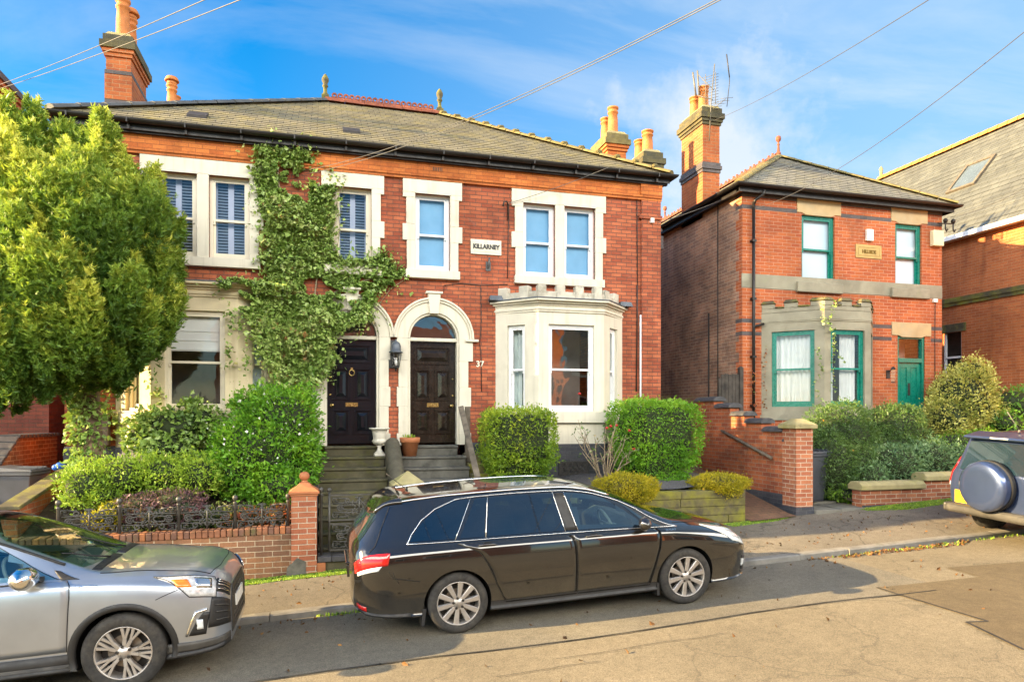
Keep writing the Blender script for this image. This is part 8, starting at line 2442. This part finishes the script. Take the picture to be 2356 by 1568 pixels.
# spare wheel with hard cover
sy, sz = .07, .86
m = MB(); prof = [(.001, XT-.285), (.24, XT-.283), (.335, XT-.272), (.375, XT-.245), (.383, XT-.20), (.383, XT-.07), (.36, XT-.03)]
m.lathe(prof[::-1], (0, sy, sz), 56, 0, 'x'); spo = m.build('spare_wheel_cover', M_carblue, off)
m = MB(); m.lathe([(.394, XT-.13), (.394, XT-.05)], (0, sy, sz), 48, 0, 'x', caps=True); m.build('spare_tyre', M_trim, spo)
# emblem: crossed ovals, and lettering
m = MB()
ey, ez = .62, .875
for (ry, rz_, oz) in ((.060, .040, 0), (.024, .038, -.001), (.042, .014, .018)):
    m.tube([(XT-.010, ey+ry*math.cos(t*math.pi/12), ez+oz+rz_*math.sin(t*math.pi/12)) for t in range(25)], .005, 5)
m.build('emblem', M_chrome, off)
text_mesh('badge', 'RAV4', .062, M_chrome, lambda s, d, z: (XT-.010+d, .62-s, .79+z), off, .003, bold=.001)
m = MB(); m.box(XT-.04, XT-.006, -.52, -.46, .70, .76); m.build('tailgate_handle', M_trim, off)
O.patch('side_window', M_carglass, [-.62,-.58], [.15,.15], 5.1, 5.88, .004, nx=8, ns=6, thick=False); O.patch('side_window', M_carglass, [.22,.22], [1.0,.95], 5.1, 5.88, .004, nx=8, ns=6, thick=False); O.patch('side_window', M_carglass, [1.08,1.02], [1.9,1.5], 5.1, 5.88, .004, nx=8, ns=6, thick=False)
O.top('windscreen', M_carglass, [2.1,2.14], [1.55,1.32], 6.15, .004, nx=10, ns=6)
m = MB(); m.tube([(-.45, -.05, 1.66), (-.44, -.05, 1.70)], .016, 6); m.tube([(-.44, -.05, 1.69), (-.62, .0, 1.98)], .006, 5); m.build('aerial', M_wirepale, off)
mirror_(O, 1.75, 1.06, .86, M_carblue, 1.0)
off.location = (10.63, 8.02, zroad(10.63)+.035); off.rotation_euler = (math.radians(2.6), -GRAD, 0)
# ---------------------------------------------------------------- overhead wires
def cable(label, a, b, mat, r=.007, sag=.25, group=None, n=26, on=16.0):
    a, b = Vector(a), Vector(b); P = []
    for i in range(n+1):
        t = i/n; p = a.lerp(b, t); p.z -= sag*4*t*(1-t); P.append(p)
    if on: P.append(P[-1] + (P[-1]-P[-2]).normalized()*on)      # carries on over the viewer to its pole
    m = MB(); m.tube(P, r, 5)
    o = m.build('overhead_wire', mat); tag(o, label, 'wire', group); return o
def far_end(u, v, y): return at(u, v, y)
cable('upper of the two pale wires crossing the chimney at the top left', at(-60, 215, 15.6), at(560, -40, 6.0), M_wirepale, .0045, .05)
cable('lower of the two pale wires crossing the chimney at the top left', at(-60, 222, 15.6), at(640, -35, 6.0), M_wirepale, .0045, .05)
cable('upper of the paired wires from the sky down to the ivy on the left house', at(694, 393, YF-.05), at(1720, -38, 4.6), M_wire, .0045, .22)
cable('lower of the paired wires from the sky down to the ivy on the left house', at(694, 402, YF-.05), at(1730, -38, 4.55), M_wire, .0045, .22)
cable('wire running from the top centre sky to the chimney with the aerial', atx(1640, 278, X2L+.25), at(2200, -40, 4.6), M_wire, .0045, .10)
cable('pale wire from the left house roof corner to the hook beside the name tablet', at(1170, 468, YF-.06), at(1400, 385, 13.0), M_wirepale, .006, .03, on=0)
cable('wire coming down from the right sky to the corner of the detached house', at(1742, 478, YF-.06), at(2420, 22, 4.6), M_wire, .0045, .25)
cable('pale slack wire along the side eave of the detached house', at(1515, 512, 13.2), at(1836, 372, 14.9), M_wirepale, .007, .12, on=0)
cable('thin wire from the insulators of the detached house to the right edge', at(2186, 500, YF-.1), at(2420, 395, 9.0), M_wire, .006, .12)

# ---------------------------------------------------------------- the house across the street, seen only mirrored in windows and car bodies
ho = thing('opposite_house', 'orange brick house with pale rendered gable mirrored in the large bay window', 'house', (16, -9, 0))
m = MB()
m.add([(12.3, -9, -.5), (12.3, -9, 4.7), (12.3, -16, 4.7), (12.3, -16, -.5), (20, -9, -.5), (20, -9, 4.7), (20, -16, 4.7), (20, -16, -.5)], [(0, 1, 2, 3), (0, 4, 5, 1), (7, 6, 5, 4), (3, 2, 6, 7)])
m.add([(12.3, -9, 4.7), (12.3, -9, 7.4), (12.3, -16, 7.4), (12.3, -16, 4.7)], [(0, 1, 2, 3)])
m.build('wall', M_frieze, ho)
m = MB(); m.add([(12.5, -8.98, 4.72), (20, -8.98, 4.72), (20, -8.98, 7.4), (16, -8.98, 10.2), (12.5, -8.98, 7.6)], [(0, 4, 3, 2, 1)]); m.build('rendered_gable', M_cream, ho)
m = MB(); m.add([(12.0, -8.8, 7.3), (12.0, -16, 7.3), (16, -16, 10.3), (16, -8.8, 10.3), (20.2, -8.8, 7.3), (20.2, -16, 7.3)], [(0, 3, 2, 1), (4, 5, 2, 3)]); m.build('roof', M_slate2, ho)
for (a, b, c, d) in ((13.2, 14.4, 1.2, 3.4), (16.6, 18.2, 1.2, 3.4), (14.2, 15.2, 5.3, 6.8)):
    m = MB(); m.box(a-.12, b+.12, -9.0, -8.93, c-.12, d+.2); wo_ = m.build('window', M_white, ho); m = MB(); m.box(a, b, -8.929, -8.92, c, d); m.build('pane', M_carglass, wo_)
ho2 = thing('opposite_house', 'low orange roofed house across the street mirrored in the dark estate car', 'house', (1, -9.5, 0))
m = MB(); m.box(-5, 7.0, -17, -9.5, -.5, 6.0); m.build('wall', M_brick2, ho2)
m = MB(); m.add([(-5.3, -9.2, 6.0), (7.3, -9.2, 6.0), (7.3, -13, 7.8), (-5.3, -13, 7.8), (7.3, -17.2, 6.0), (-5.3, -17.2, 6.0)], [(1, 0, 3, 2), (5, 4, 2, 3), (0, 5, 3), (4, 1, 2)]); m.build('roof', M_ridge, ho2)
for (a, b) in ((-4, -2.8), (-1, .2), (2.6, 3.8)):
    m = MB(); m.box(a-.12, b+.12, -9.5, -9.44, 1.2, 3.3); wo_ = m.build('window', M_white, ho2); m = MB(); m.box(a, b, -9.439, -9.43, 1.3, 3.1); m.build('pane', M_carglass, wo_)
